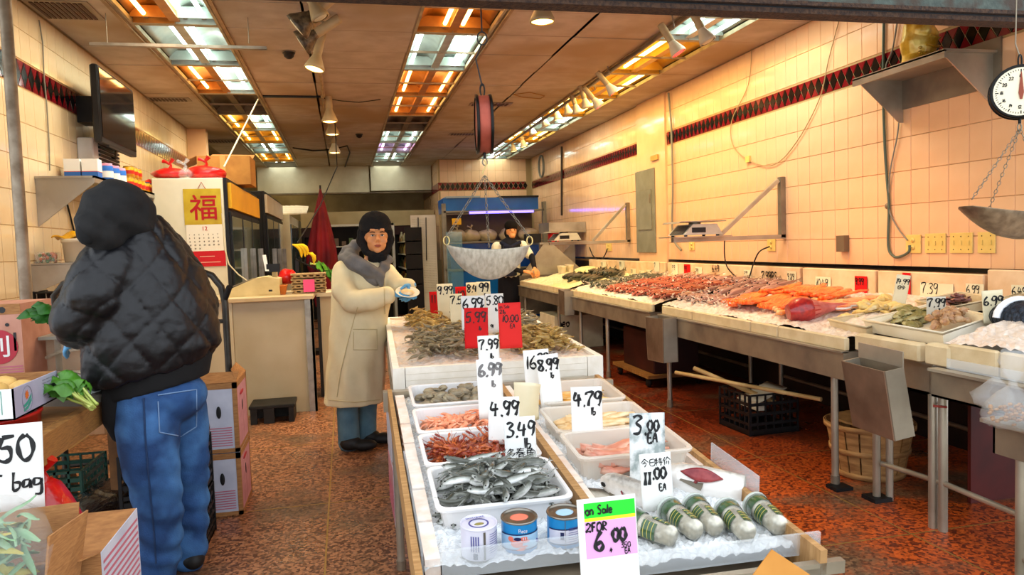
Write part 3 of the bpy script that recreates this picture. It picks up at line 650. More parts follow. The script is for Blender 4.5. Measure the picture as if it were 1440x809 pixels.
shp = [shrimp_mesh('pink_shrimp', SHP, .075, c, .010) for c in (.9, 1.2)]; cr = [crayfish_mesh()]
def curled_fish(ln, r, arc, seed):
    b = MB(); k = 11; n = 8; vs = []; R0 = ln/arc
    for i in range(k):
        t = i/(k-1); a = arc*(t-.5); c = V((R0*math.sin(a), R0*(1-math.cos(a)), 0)); tg = V((math.cos(a), math.sin(a), 0)); sd = V((-tg.y, tg.x, 0))
        w_ = r*(.25, .72, .95, 1, .98, .92, .8, .62, .42, .26, .2)[i]
        for j in range(n): q = 2*PI*j/n; vs.append(c+sd*w_*.62*math.cos(q)+V((0, 0, w_*math.sin(q))))
    b.add(vs, [(i*n+j, i*n+(j+1) % n, (i+1)*n+(j+1) % n, (i+1)*n+j) for i in range(k-1) for j in range(n)]+[tuple(range(n-1, -1, -1))], True)
    e = V(vs[-8])*.5+V(vs[-4])*.5; b.add([e, e+tg*.016+V((0, 0, .009)), e+tg*.009, e+tg*.016-V((0, 0, .009))], [(0, 1, 2), (0, 2, 3), (2, 1, 0), (3, 2, 0)])
    b.mi = 1; a = arc*(-.44); c = V((R0*math.sin(a), R0*(1-math.cos(a)), r*.2)); 
    for s in (-1, 1): b.ell(c+V((-math.sin(a), math.cos(a), 0))*s*r*.45, r*.2, 6, 4)
    return b.mesh('silver_fish', [SILV, EYEM])
sv = [curled_fish(.15, .0125, a_, 1) for a_ in (.5, 1.1, 1.7, 2.3)]
pile('pink_shrimp', 'small pink cooked shrimp lying in its white tray', 'shrimp', 'pink cooked shrimp in their tray', shp, 110, L, .115, .425, 1.085, 1.315, .02, .04, seed=2)
pile('crayfish', 'dark red crayfish with claws in its white tray', 'crayfish', 'crayfish in their tray', cr, 100, L, .115, .425, .77, 1.0, .018, .038, (.8, 1.05), seed=3, flat=.6)
pile('silver_fish', 'small silver fish heaped in the white tray behind the cans', 'fish', 'silver fish in the front tray', sv, 150, L, .125, .425, .43, .68, .022, .11, (.85, 1.1), seed=5, flat=.3, roll=.5, shrink=.38)
cm = MB(); cm.ell((0, 0, .012), (.03, .024, .011), 12, 6); cm.ell((0, 0, .02), (.028, .022, .012), 12, 6, RX(.15)); cm.tube([(-.02, .018, .02), (0, .026, .02), (.02, .018, .02)], .003, 5); cmm = cm.mesh('clam', CLAM)
pile('clam', 'grey brown clam in the tray below the foam bin', 'clam', 'clams in the clear-sided tray', [cmm], 62, L, .12, .43, 1.42, 1.66, .015, .045, (.7, 1.25), seed=7, flat=.5)
# fish pieces in the translucent trays
FIL_Y = mat('fillet_yellow', '#e2a94d', '#c98a33', .4, 0, 14, .3, 40, coat=.3, c3='#f0d08e', scale3=9)
FIL_P = mat('fillet_pink', '#d98f74', '#b9644e', .4, 0, 14, .3, 40, coat=.3, c3='#efc0a6', scale3=9)
FIL_C = mat('fillet_cream', '#e9c58e', '#d9a662', .4, 0, 14, .3, 40, coat=.3, c3='#f2dfb6', scale3=9)
def fillet_mesh(name, m, ln, wd, th, seed=0, k=10):
    b = MB(); g_ = random.Random(seed); ph = g_.uniform(0, 9)
    def w_(t): return wd*(.35+.65*math.sin(PI*min(1, .15+t*.95))**.7)
    vs = []; 
    for i in range(k+1):
        t = i/k; x = (t-.5)*ln; off = .12*wd*math.sin(t*4+ph); ww = w_(t)/2
        for j, (u, z) in enumerate(((-1, 0), (-.85, .6), (-.4, .95), (0, .8), (.4, 1), (.85, .55), (1, 0), (0, -.05))):
            vs.append((x, off+ww*u+g_.uniform(-.04, .04)*wd, th*z*(.7+.3*math.sin(t*9+ph))*(1-.5*t) if j != 7 else 0))
    fs = [(i*8+j, (i+1)*8+j, (i+1)*8+(j+1) % 8, i*8+(j+1) % 8) for i in range(k) for j in range(8)]+[tuple(range(8)), tuple(range(k*8+7, k*8-1, -1))]
    b.add(vs, fs, True); return b.mesh(name, m)
fy = [fillet_mesh('fish_fillet', FIL_Y, .24, .07, .022, s) for s in (1, 2)]; fp = [fillet_mesh('fish_fillet', FIL_P, .27, .075, .024, s) for s in (3, 4)]; fc = [fillet_mesh('fish_fillet', FIL_C, .25, .07, .022, s) for s in (5, 6)]
pile('fish_fillet', 'orange yellow fish piece in the tray against the foam bin', 'fish piece', 'orange fish pieces', fy, 22, L, .72, .83, 1.34, 1.54, .015, .035, seed=8, flat=.12, yaw_=.1)
pile('fish_fillet', 'cream yellow fish piece in the tray behind the 4.79 card', 'fish piece', 'cream fish pieces', fc, 24, L, .70, .80, 1.0, 1.165, .015, .04, seed=9, flat=.12, yaw_=.05)
pile('fish_fillet', 'pink fish piece in the tray behind the fish heads', 'fish piece', 'pink fish pieces', fp, 18, L, .715, .77, .695, .815, .025, .04, seed=10, flat=.1, yaw_=.12)
# whole fish heads on the ice
SALM = skin_mat('salmon_skin', '#4a3e33', '#cfc8bc', '#f0ece6', .035, .125, rough=.25, metal=.1)
SALD = skin_mat('fish_dark_skin', '#1f1b17', '#5d5548', '#b5ab98', .0, .06)
GILL = mat('fish_gill_red', '#7a1420', '#b04a48', .35, 0, 20, coat=.3); FINM = mat('fish_fin_grey', '#6e6453', None, .4)
def big_head(name, label, p, rot, ln=.26, hh=.055, m=SALM, open_=True):
    t = thing(name, label, 'fish', p, rot)
    b = MB(); pr = [(0, .12), (.06, .45), (.16, .75), (.3, .95), (.5, 1), (.75, .95), (1, .85)]; n = 14; vs = []
    for q, r in pr:
        for j in range(n): a = 2*PI*j/n; vs.append(((q-.5)*ln, hh*.55*r*math.cos(a), hh*r*math.sin(a)+hh*.8))
    fs = [(i*n+j, i*n+(j+1) % n, (i+1)*n+(j+1) % n, (i+1)*n+j) for i in range(len(pr)-1) for j in range(n)]+[tuple(range(n-1, -1, -1)), tuple(range(6*n, 7*n))]
    b.add(vs, fs, True); b.build('body', m, t, world=False)
    e = MB(); 
    for s in (-1, 1): e.ell((-.34*ln, s*hh*.42, hh*1.1), (hh*.17, hh*.07, hh*.17), 10, 6)
    e.build('eyes', EYEM, t, world=False, kind='stuff')
    g_ = MB(); g_.grid(lambda u, v: (-.12*ln+.03*math.sin(v*PI), -hh*.56*math.cos((v-.5)*2.2)-.001, hh*(.25+1.15*v)+u*.001), 1, 8, (.012, -.003, 0)); g_.build('gill_edge', GILL, t, world=False)
    f = MB(); f.prism([(0, 0), (.07, -.02), (.075, .015), (.01, .018)], (-.05, -hh*.55, hh*.6), (1, 0, 0), (0, .3, 1), (0, 1, 0), .003); f.build('fin', FINM, t, world=False)
    if open_:
        f = MB(); f.tube([(-.47*ln, 0, hh*.55), (-.3*ln, hh*.1, hh*.2), (-.1*ln, hh*.1, hh*.1)], [.008, .014, .01], 8); f.build('jaw', m, t, world=False)
    return t
def lrot(a, b=0, c=0): return (ML @ RZ(a) @ RY(b) @ RX(c))
big_head('whole_salmon', 'salmon head with pale belly lying behind the green and pink sale card', L(.655, .47, .0), lrot(-1.0, 0, .35), .2, .052)
big_head('fish_tail_piece', 'grey fish tail piece beside the salmon head', L(.565, .5, .0), lrot(2.6, 0, 1.2), .17, .026, SALD, False)
hd = big_head('cut_fish', 'fish head with its belly cut open to red behind the plastic cups', L(.865, .47, .0), lrot(-.75, 0, -.5), .27, .05)
MB().grid(lambda u, v: (-.05+.13*v, -.029-.004*math.sin(PI*v), .055+.04*math.sin(PI*v)*(u-.5)), 4, 8, (0, -.004, .002)).build('belly_cut', GILL, hd, world=False)
big_head('dark_fish', 'dark fish half hidden behind the 11.00 card', L(.76, .55, .0), lrot(-1.4, 0, .3), .16, .04, SALD, False)
# cans ---------------------------------------------------------------------
CANL = mat('can_label_white', '#d9d8e4', '#c9c8da', .35, .1, 10); CANB = mat('can_label_blue', '#1c87c4', '#1a7cb8', .3, .1, 10); TIN = mat('tin', '#9a948a', '#7d776d', .28, .9, 10)
CANLB = mat('can_label_pale_blue', '#9fc4dd', None, .35); PURP = mat('can_print_purple', '#4a4a8c', None, .4); CORAL = mat('crab_print', '#e8775e', None, .4); NAVY = mat('can_print_navy', '#15204f', None, .4)
def can(label, a, b, kind, turn):
    t = thing('crab_can', label, 'can', tuple(L(a, b, .0)), ML @ RZ(turn), 'cans of crab meat on the ice')
    r, h = .047, .088
    MB().lathe([(r-.002, 0), (r, .003), (r, .006)], n=32).build('bottom_rim', TIN, t, world=False)
    MB().lathe([(r-.001, .006), (r-.001, h-.006)], n=40).build('label_wrap', CANL if kind == 0 else CANB, t, world=False)
    MB().lathe([(r-.001, h-.006), (r+.0012, h-.003), (r, h), (r-.003, h-.001), (r-.004, h-.005), (r-.008, h-.004), (.0001, h-.004)], n=40).build('lid', TIN if kind else CANL, t, world=False)
    def wrap(pts2, nm, mm):   # print on the curved side: (angle, height)
        q = MB(); k = len(pts2); q.add([((r+.0004)*math.sin(a_), -(r+.0004)*math.cos(a_), z) for a_, z in pts2], [tuple(range(k))]); q.build(nm, mm, t, world=False)
    def band(a0, a1, z0, z1, nm, mm, wv=0):
        q = MB(); q.grid(lambda u, v: ((r+.0004)*math.sin(a0+(a1-a0)*u), -(r+.0004)*math.cos(a0+(a1-a0)*u), z0+(z1-z0)*v+wv*math.sin(u*PI)), 14, 1); q.build(nm, mm, t, world=False)
    if kind == 0:
        band(-.06, .06, .008, h-.008, 'label_seam', TIN)
        for i in range(9): band(.3, 1.1, .022+i*.006, .0235+i*.006, 'print_line', PURP)
        for i in range(4): band(-.75+.13*i, -.69+.13*i, .03, .07, 'print_line', PURP)
        band(-.62, -.38, .01, .026, 'print_block', NAVY)
        q = MB(); write(q, 'PASTEURIZEd'.replace('U', 'O').replace('T', 'F').replace('Z', '2').replace('I', 'l').replace('d', 'E'), (-.027, .018, h+.0005), (1, 0, 0), (0, 1, 0), (0, 0, 1), .008, .0014, 3)
        q.build('lid_print', PURP, t, world=False)
        MB().lathe([(.026, h-.0036), (.026, h-.003), (.022, h-.003), (.022, h-.0036)], n=28).build('lid_ring', PURP, t, world=False)
        MB().ell((0, -.004, h-.004), (.013, .008, .0012), 16, 4).build('lid_emblem', mat('lid_olive', '#8a8148', None, .4), t, world=False)
    else:
        band(-1.5, 1.5, .016, .052, 'label_band', CANLB if kind == 1 else CANL, .004)
        band(-1.5, 1.5, .052, .0555, 'label_line', NAVY, .004); band(-1.5, 1.5, .012, .0145, 'label_line', NAVY, .004)
        if kind == 1:
            def cell(cx, cz, rx, rz, m_=CORAL, nm='crab_print', lift=.0009):
                q = MB(); q.grid(lambda u, v: ((r+lift)*math.sin(cx+rx*v*math.cos(2*PI*u)), -(r+lift)*math.cos(cx+rx*v*math.cos(2*PI*u)), cz+rz*v*math.sin(2*PI*u)), 16, 3); q.build(nm, m_, t, world=False)
            cell(-.45, .034, .34, .010); cell(-.78, .046, .16, .007); cell(-.05, .047, .24, .0055); cell(.02, .040, .26, .0035)
            for dz, dx in ((.027, .0), (.022, -.1), (.018, -.2)): cell(-.05+dx, dz, .22, .0022)
            for dx in (-.12, .0, .12): cell(.02+dx, .047, .03, .004, CANL, 'claw_stripe', .0014)
            cell(-.4, .047, .2, .0045, NAVY, 'navy_patch', .0014)
            q = MB(); write(q, 'Piece', (-.016, 0, .063), (1, 0, 0), (0, 0, 1), (0, -1, 0), .010, .0012, 5)
            q2 = MB(); q2.add([((r+.0006)*math.sin(p[0]/r), -(r+.0006)*math.cos(p[0]/r), p[2]) for p in q.v], q.f); q2.build('print_word', CANL, t, world=False)
            MB().ell(((r)*math.sin(.85), -(r)*math.cos(.85), .03), (.006, .002, .006), 12, 6).build('print_seal', PURP, t, world=False)
        else:
            for i in range(8): band(-.3, .35, .018+i*.006, .0195+i*.006, 'print_line', PURP)
            band(-.75, -.55, .03, .05, 'print_block', NAVY); band(.5, .75, .03, .055, 'print_block', NAVY); band(-.5, -.47, .006, h-.006, 'label_seam', TIN)
        MB().ell((0, 0, h-.0042), (.026, .022, .0012), 20, 4).build('lid_print', CORAL if kind == 1 else CANLB, t, world=False)
can('crab meat can with white and purple label, left of the three', .172, .262, 0, .15)
can('bright blue crab meat can with a coral crab, middle of the three', .279, .272, 1, .1)
can('blue and lilac crab meat can partly behind the sale card', .4, .272, 2, .25)
# oyster cups -----------------------------------------------------------------
CUPG = mat('cup_green', '#3f5f3a', '#2b4a30', .25, coat=.5); OYS = mat('oyster_meat', '#a69c84', '#37352b', .3, 0, 26, .6, 40, coat=.5, c3='#e2dcc8', scale3=20)
CUPC = mat('cup_clear', '#dfe3da', None, .06, alpha=.13, coat=.9)
cup0 = None
def cup(label, pf, pb):
    global cup0
    d = (pb-pf); z = d.normalized(); rot = frame(z, (1, 0, 0)); ln = .14
    if cup0 is None:
        t = cup0 = thing('oyster_cup', label, 'plastic cup', pf, rot, 'clear cups of shucked oysters')
        MB().lathe([(.0001, .0), (.024, .0), (.0275, .004), (.0335, .128), (.0355, .13), (.0355, .136), (.03, .138), (.0001, .138)], n=24).build('cup_wall', CUPC, t, world=False)
        MB().lathe([(.0001, .004), (.022, .006), (.0262, .012), (.031, .115), (.028, .12), (.0001, .121)], n=18).build('oysters', OYS, t, world=False)
        MB().lathe([(.0332, .098), (.0346, .125), (.034, .126), (.0326, .099)], n=24).build('green_band', CUPG, t, world=False)
        for a0, a1, z0, z1 in ((0, 1.6, .03, .09), (2.6, 4.2, .045, .085), (4.6, 5.4, .02, .07)):
            MB().grid(lambda u, v: ((.0275+.006*((z0+(z1-z0)*v)/.128)+.0012)*math.cos(a0+(a1-a0)*u), (.0275+.006*((z0+(z1-z0)*v)/.128)+.0012)*math.sin(a0+(a1-a0)*u), z0+(z1-z0)*v), 8, 1).build('green_print', CUPG, t, world=False)
            for w_ in (.2, .5, .8):
                MB().grid(lambda u, v: ((.0275+.006*((z0+(z1-z0)*(w_+.05*v))/.128)+.0016)*math.cos(a0+(a1-a0)*u), (.0275+.006*((z0+(z1-z0)*(w_+.05*v))/.128)+.0016)*math.sin(a0+(a1-a0)*u), z0+(z1-z0)*(w_+.05*v)), 8, 1).build('gold_line', mat('cup_gold', '#c2b560', None, .3), t, world=False)
        MB().lathe([(.0001, .134), (.033, .134), (.0365, .13), (.0368, .14), (.034, .1425), (.0001, .142)], n=24).build('lid', mat('cup_lid', '#cfd8cf', None, .2, alpha=.7), t, world=False)
        for c in kids(t): pass
        return t
    return dup(cup0, pf, rot, label)
for i, (fx, fy_, bx, by, lb) in enumerate(((950, 757, 884, 730, 'clear cup of oysters next to the sale card'), (981, 749, 934, 711, 'clear cup of oysters, second from the sale card'), (1008, 744, 968, 702, 'clear cup of oysters in the middle, lying highest'), (1053, 752, 1016, 711, 'clear cup of oysters, second from the street-side edge'), (1099, 743, 1058, 706, 'clear cup of oysters at the outer edge rail'))):
    pf = on_l(fx, fy_, .036); pb = on_l(bx, by, .042); cup(lb, pf, pf+(pb-pf))
# plastic pad of cardboard at the very front
MB().prism([(0, 0), (.15, 0), (.07, .065)], PY(1050, 822, 1.36), (1, -.1, 0), (0, .35, .9), (0, 1, -.3), .004).build('cardboard_flap', mat('cardboard_orange', '#c98a3c', '#b5762c', .8), label='corner of an orange-brown cardboard flap poking up before the cups', cat='cardboard')
# =================================================================== FOAM BIN with raw shrimp
b1 = L(.04, 1.885, 0); d1 = ray(524, 324).normalized(); a1 = d1.cross(V((0, 0, 1))).normalized(); n1 = a1.cross(d1)
TB = PY(552, 519, PP(548, 551, OL, nl).y); MU = Matrix((a1, d1, n1)).transposed()
def U(a, b, h=0): return TB+a1*a+d1*b+n1*h
def on_u(x, y, h=0): return PP(x, y, TB+n1*h, n1)
UW, UL = 1.01, 2.05
binq = thing('foam_bin', 'large white foam bin packed with ice and raw shrimp in the middle of the shop', 'foam bin', tuple(U(0, 0, -.12)), MU)
FOAMW = mat('foam_white', '#efe9dc', '#e4dccb', .7, 0, 14, .15, 80)
def ubx(a0, b0, h0, a1_, b1_, h1):
    m = MB(); q = [U(a, b, h) for h in (h0, h1) for b in (b0, b1_) for a in (a0, a1_)]
    return m.add(q, [(0, 2, 3, 1), (4, 5, 7, 6), (0, 1, 5, 4), (1, 3, 7, 5), (3, 2, 6, 7), (2, 0, 4, 6)])
for a0, a1_ in ((0, .055), (.058, .93), (.933, UW)): ubx(a0, -.0, -.11, a1_, .03, 0).build('front_panel', FOAMW, binq)
for b0, bb in ((.032, .7), (.703, 1.38), (1.383, UL)):
    ubx(0, b0, -.11, .03, bb, 0).build('side_panel', FOAMW, binq); ubx(UW-.03, b0, -.11, UW, bb, 0).build('side_panel', FOAMW, binq)
ubx(.03, UL-.03, -.11, UW-.03, UL, 0).build('back_panel', FOAMW, binq); ubx(.03, .03, -.11, UW-.03, UL-.03, -.09).build('bottom_panel', FOAMW, binq)
for i in range(3): ubx(.058, .0005-.002*0, -.03-.03*i, .93, -.0015, -.031-.03*i).build('panel_crease', mat('foam_crease', '#c9bfa8', None, .8), binq)
ub = thing('bin_stand', 'steel stand with legs carrying the white foam bin', 'stand', tuple(U(0, 0, -.15)))
ubx(-.01, -.03, -.145, UW+.04, .0, -.115).build('front_rail', STEEL, ub); ubx(-.01, .0, -.145, UW+.01, UL, -.115).build('top_frame', STEELD, ub)
for a, b in ((.03, .3), (UW-.03, .3), (.03, UL-.1), (UW-.03, UL-.1)):
    p = U(a, b, -.145); MB().cyl((p.x, p.y, 0), p, .018, n=10).build('leg', STEEL, ub)
ice('crushed_ice', 'crushed ice filling the white foam bin under the shrimp', lambda u, v: U(.03+(UW-.06)*u, .03+(UL-.06)*v, -.014+.01*noise.noise(V((u*6, v*9, 1)))), 60, 110, .005, GLACE)
def mound(lb, sd, me, a0, a1_, b0, b1_):
    # the rest of the heap, past the 300 single shrimp: one mass
    g_ = random.Random(sd); vv = [v.co.copy() for v in me.vertices]; ff = [tuple(q.vertices) for q in me.polygons]; b = MB()
    for i in range(230):
        lay = i/230; sh = 1-.35*lay; a = a0+(a1_-a0)*(.5+(g_.random()-.5)*sh); c = b0+(b1_-b0)*(.5+(g_.random()-.5)*sh)
        b.T = Matrix.Translation(U(a, c, .003+.045*lay)) @ Euler((g_.uniform(-.4, .4), g_.uniform(-.4, .4), g_.uniform(0, 6.3))).to_matrix().to_4x4(); b.add(vv, ff, True)
    b.T = None; b.build('shrimp_heap', me.materials[0], label=lb.replace('raw shrimp', 'shrimp heap body'), cat='shrimp', kind='stuff')
for (x0, y0, x1, y1, n_, ms, lb, gp, sd) in ((580, 508, 668, 474, 74, sh2, 'greyish raw shrimp in the near heap of the foam bin, aisle side', 'grey raw shrimp, near aisle-side heap', 21), (575, 470, 650, 446, 66, sh1, 'yellow-brown raw shrimp in the far heap of the foam bin, aisle side', 'brown raw shrimp, far aisle-side heap', 22),
        (720, 500, 812, 474, 66, sh1, 'orange-brown raw shrimp in the near heap, fish counter side', 'brown raw shrimp, near counter-side heap', 23), (690, 472, 765, 448, 60, sh2, 'raw shrimp in the far heap, fish counter side', 'raw shrimp, far counter-side heap', 24)):
    q = [MU.transposed() @ (on_u(*c)-TB) for c in ((x0, y0), (x1, y0), (x0, y1), (x1, y1))]
    aa = min(q[0].x, q[2].x); ab = max(q[1].x, q[3].x); ba = q[0].y; bb = q[2].y
    mound(lb, sd, ms[0], max(.05, aa), min(UW-.05, ab), max(.05, ba), min(UL-.05, bb)); pile('raw_shrimp', lb, 'shrimp', gp, ms, n_, U, max(.05, aa), min(UW-.05, ab), max(.05, ba), min(UL-.05, bb), .03, .06, (.85, 1.2), seed=sd, flat=.5)
# =================================================================== PRICE CARDS
def pcard(x0, x1, yt, yb, onf, label, lines, m=None, h=.03, ink=None, group='hand-lettered price cards', **kw):
    base = onf((x0+x1)/2, yb, h); dep = (base-EYE).dot(fw); wd = (x1-x0)/FPX*dep; ht = (yb-yt)/FPX*dep*1.02
    ls = [(t, x*wd, y*ht, hh*ht, pen*wd, *r) for t, x, y, hh, pen, *r in lines]
    return card('price_card', label, base, wd, ht, ls, m, ink=ink, group=group, **kw)
pcard(606, 617, 411, 450, on_u, 'narrow red card at the aisle-side end of the card cluster', [('l', .2, .6, .25, .12), ('l', .6, .6, .25, .12)], PAPERR, ink=INKR, yaw_=.15)
pcard(617, 640, 400, 452, on_u, 'cream card reading 9.99 with a long blank foot', [('9.99', .04, .72, .2, .07)], PAPERC, yaw_=.1)
pcard(642, 658, 404, 440, on_u, 'small red card behind the 9.99 card', [('10', .1, .5, .3, .12)], PAPERR, ink=INKR)
pcard(657, 679, 398, 440, on_u, 'cream card reading 8.49 at the back of the cluster', [('8.49', .04, .68, .24, .07)], PAPERC, yaw_=-.1)
pcard(672, 692, 397, 444, on_u, 'cream card reading .99 lb overlapping the 8.49 card', [('99', .2, .7, .22, .09), ('lb', .5, .52, .12, .05)], PAPERC)
pcard(634, 652, 414, 456, on_u, 'cream card reading 7.5 in front of the 9.99 card', [('7.5', .06, .66, .28, .09)], PAPERC)
pcard(650, 684, 417, 474, on_u, 'white card reading 6.99 behind the red 5.99 card', [('6.99', .06, .68, .22, .06), ('6', .84, .62, .14, .05)], PAPER, tilt=.02)
pcard(685, 711, 414, 468, on_u, 'white card reading 5.80 beside the red 10.00 card', [('5.80', .05, .72, .2, .06), ('lb', .5, .55, .08, .04), ('9l', .2, .12, .08, .04)], PAPER)
pcard(654, 688, 434, 490, on_u, 'bright red card reading 5.99', [('5.99', .06, .64, .22, .06), ('lb', .6, .45, .08, .04)], PAPERR, ink=INKR, h=.06, tilt=.03, bend=.03)
pcard(703, 735, 427, 490, on_u, 'red card reading 2 lb 10.00 each', [('on Sale', .05, .88, .06, .02), ('2lb', .06, .76, .08, .03), ('10.00', .15, .58, .13, .05), ('EA', .5, .44, .08, .03)], mat('card_salmon', '#d92420', None, .85), ink=INKR, h=.05, yaw_=-.1)
pcard(674, 704, 473, 524, on_u, 'white card reading 7.99 lb at the front of the foam bin', [('7.99', .05, .62, .3, .07), ('lb', .55, .38, .12, .04)], PAPER, h=.0)
k6 = pcard(674, 710, 507, 590, on_l, 'tall white card reading 6.99 lb in grey ink', [('6.99', .06, .72, .2, .09), ('lb', .55, .54, .09, .04)], PAPER, ink=INKG, h=.05)
pcard(687, 731, 560, 625, on_l, 'white card reading 4.99 lb over the pink shrimp', [('4.99', .06, .6, .34, .07), ('lb', .7, .42, .08, .03)], PAPER, h=.06, yaw_=-.08, tilt=.04)
pcard(711, 756, 588, 650, on_l, 'white card reading 3.49 lb with three Chinese characters', [('3.49', .06, .56, .36, .06), ('lb', .6, .3, .2, .04), ('多春鱼', .03, .08, .22, .025)], PAPER, h=.06, yaw_=-.05)
pcard(739, 776, 493, 545, on_u, 'white card reading 16.00 at the corner of the foam bin', [('16', .05, .5, .3, .06), ('00', .55, .66, .22, .06)], PAPER, h=-.02, tilt=-.02)
pcard(761, 793, 500, 572, on_l, 'white card reading 8.99 lb leaning by the 16.00 card', [('8.99', .04, .7, .2, .09), ('lb', .55, .55, .09, .05)], PAPER, h=.05, tilt=-.05)
pcard(804, 849, 546, 612, on_l, 'white card reading 4.79 lb', [('4.79', .07, .6, .3, .07), ('lb', .62, .42, .13, .04)], PAPER, h=.07, tilt=.03, yaw_=-.05)
c3_ = pcard(885, 938, 584, 686, on_l, 'tall frosted card reading 3.00 EA', [('3.', .08, .72, .22, .06), ('00', .5, .76, .12, .06), ('EA', .5, .6, .11, .05)], mat('card_frosted', '#dfe2e0', '#8f9a97', .35, 0, 22, ramp=(.45, .6)), h=.03, tilt=.06)
pcard(903, 950, 640, 718, on_l, 'white card reading 11.00 EA with Chinese characters', [('今日特价', .03, .78, .16, .02), ('11', .06, .46, .2, .08), ('.00', .35, .56, .16, .07), ('EA', .56, .34, .1, .04)], PAPER, h=.03)
sl = pcard(817, 904, 703, 835, on_l, 'white sale card with green, yellow and pink bands reading 2 for 6.00', [('on Sale', .12, .835, .08, .022), ('2FOR', .12, .66, .08, .025), ('6', .25, .46, .17, .05), ('.', .5, .45, .1, .06), ('00', .56, .54, .11, .05), ('350', .7, .46, .05, .014), ('EA', .76, .4, .045, .014)], PAPER, h=.01, lean=.1)
# colour bands glued to the sale card
bs = (on_l(860, 835, .01)-EYE).dot(fw); sw = 87/FPX*bs; sh = 132/FPX*bs*1.02
for z0, z1, c_, nm in ((.8, .955, '#19d928', 'green_band'), (.765, .8, '#f2e520', 'yellow_band'), (.385, .765, '#e7a6dd', 'pink_band')):
    MB().box((-sw*.39, -.0012, sh*z0), (sw*.48, -.0001, sh*z1)).build(nm, mat('band_'+nm, c_, None, .5), sl, world=False)
for c in kids(sl):
    if c.name.startswith('lettering'): c.location.y -= .0016
for c in kids(c3_):
    pass
# blank curled sheet
t = thing('curled_card', 'blank cream card curling forward between the 4.99 and 8.99 cards', 'card', on_l(742, 592, .05), Euler((-.1, 0, .2)))
dd = (on_l(742, 592, .05)-EYE).dot(fw)/FPX
MB().grid(lambda u, v: ((u-.5)*36*dd+(.15*v*v)*10*dd, -.03*math.sin(u*PI)*(1+.5*v)-.03*v*v*u, v*56*dd*(1-.12*u*u*v)), 10, 10, (0, .003, 0)).build('sheet', PAPERC, t, world=False)
# small things under the table -------------------------------------------------
PINKS = mat('carton_pink', '#c98e94', '#b97c84', .7, 0, 20); CARTW = mat('carton_white', '#c9cbd8', '#b9bccb', .6, 0, 10)
# =================================================================== RIGHT FISH COUNTERS
XF = 2.45; CN = V((-.11, 0, 1)).normalized()
def C(X, Y, h=0): return V((X, Y, .80+.11*(X-XF)))+CN*h
def on_c(x, y, h=.02): return PP(x, y, V((XF, 0, .80))+CN*h, CN)
def on_w(x, y, d=.0): return PX(x, y, XR-.006-d)
BEIGE = mat('foam_beige', '#d8c39b', '#c9b186', .6, 0, 10, .15, 50)
def counter(label, y0, y1, legs, metal=(.6, .745), face=BEIGE, joints=(), feet=True):
    t = thing('fish_counter', label, 'fish counter', (XF, (y0+y1)/2, 0), group='steel fish counters along the tiled wall')
    MB().box((XF, y0, metal[0]), (XF+.012, y1, metal[1])).build('apron', STEELD, t)
    MB().box((XF-.012, y0, metal[1]-.006), (XF+.03, y1, metal[1]+.004)).build('apron_lip', STEEL, t)
    MB().box((XF+.012, y0, metal[0]), (3.6, y0+.012, metal[1])).build('end_plate', STEELD, t)
    MB().box((XF+.012, y1-.012, metal[0]), (3.6, y1, metal[1])).build('end_plate', STEELD, t)
    MB().box((XF+.012, y0+.012, metal[1]-.05), (3.6, y1-.012, metal[1]-.04)).build('basin', STEELD, t)
    ys = [y0+.01, *joints, y1-.01]
    for a, b in zip(ys, ys[1:]):
        MB().box((XF+.02, a+.004, metal[1]+.004), (XF+.05, b-.004, .815), ch=.006).build('foam_front', face, t)
    for x, y in legs:
        MB().cyl((x, y, .03), (x, y, metal[0]), .019, n=12).build('leg', STEEL, t)
        if feet: MB().cyl((x, y, 0), (x, y, .06), .024, n=12).build('foot', STEELD, t)
    ys2 = sorted(set(round(l[1], 2) for l in legs))
    MB().cyl((3.45, y0+.2, .2), (3.45, y1-.2, .2), .015, n=8).build('low_rail', STEELD, t)
    for y in (y0+.15, y1-.15): MB().cyl((3.45, y, 0), (3.45, y, metal[0]), .019, n=8).build('leg', STEEL, t)
    return t
c1 = counter('far steel fish counter next to the worker, topped with long grey fish', 8.25, 10.5, [(2.5, 8.6), (2.5, 10.3)])
c2 = counter('second steel fish counter carrying pinkish whole fish', 5.72, 8.02, [(2.5, 7.75), (2.5, 6.9)])
c3 = counter('long steel fish counter under the orange salmon', 3.28, 5.55, [(2.5, 5.68-.2), (2.5, 3.42)], joints=(3.9, 4.2, 5.0))
p = PZ(1233, 703, 0); MB().cyl((p.x, p.y, .0), (p.x, p.y, .6), .019, n=12).build('leg', STEEL, c3)
MB().box((p.x-.05, p.y-.05, 0), (p.x+.05, p.y+.05, .02)).build('rubber_pad', RUBBER, c3)
p = PZ(1183, 689, 0); MB().box((p.x-.05, p.y-.03, 0), (p.x+.05, p.y+.06, .018)).build('rubber_pad', RUBBER, c3)
# near sink unit under the tray of clams
c4 = thing('sink_unit', 'short steel sink between the chute and the near counter', 'sink', (2.6, 3.0, 0))
MB().box((2.56, 2.83, .60), (3.55, 3.2, .615)).build('basin', STEELD, c4)
MB().box((2.56, 2.83, .60), (2.572, 3.2, .745)).build('apron', STEEL, c4); MB().box((2.56, 2.82, .60), (3.55, 2.832, .745)).build('side_plate', STEEL, c4)
MB().box((2.53, 2.78, .745), (3.55, 2.84, .757)).build('lip', STEEL, c4); MB().box((2.53, 2.84, .745), (2.58, 3.2, .757)).build('lip', STEEL, c4)
for y in (3.16,): MB().cyl((2.62, y, 0), (2.62, y, .6), .018, n=10).build('leg', STEEL, c4)
MB().box((2.5, 2.83, .757), (2.56, 3.265, .84), ch=.01).build('foam_block', BEIGE, c4); MB().box((2.5, 2.66, .757), (2.56, 2.8, .85), ch=.01).build('foam_block', BEIGE, c4)
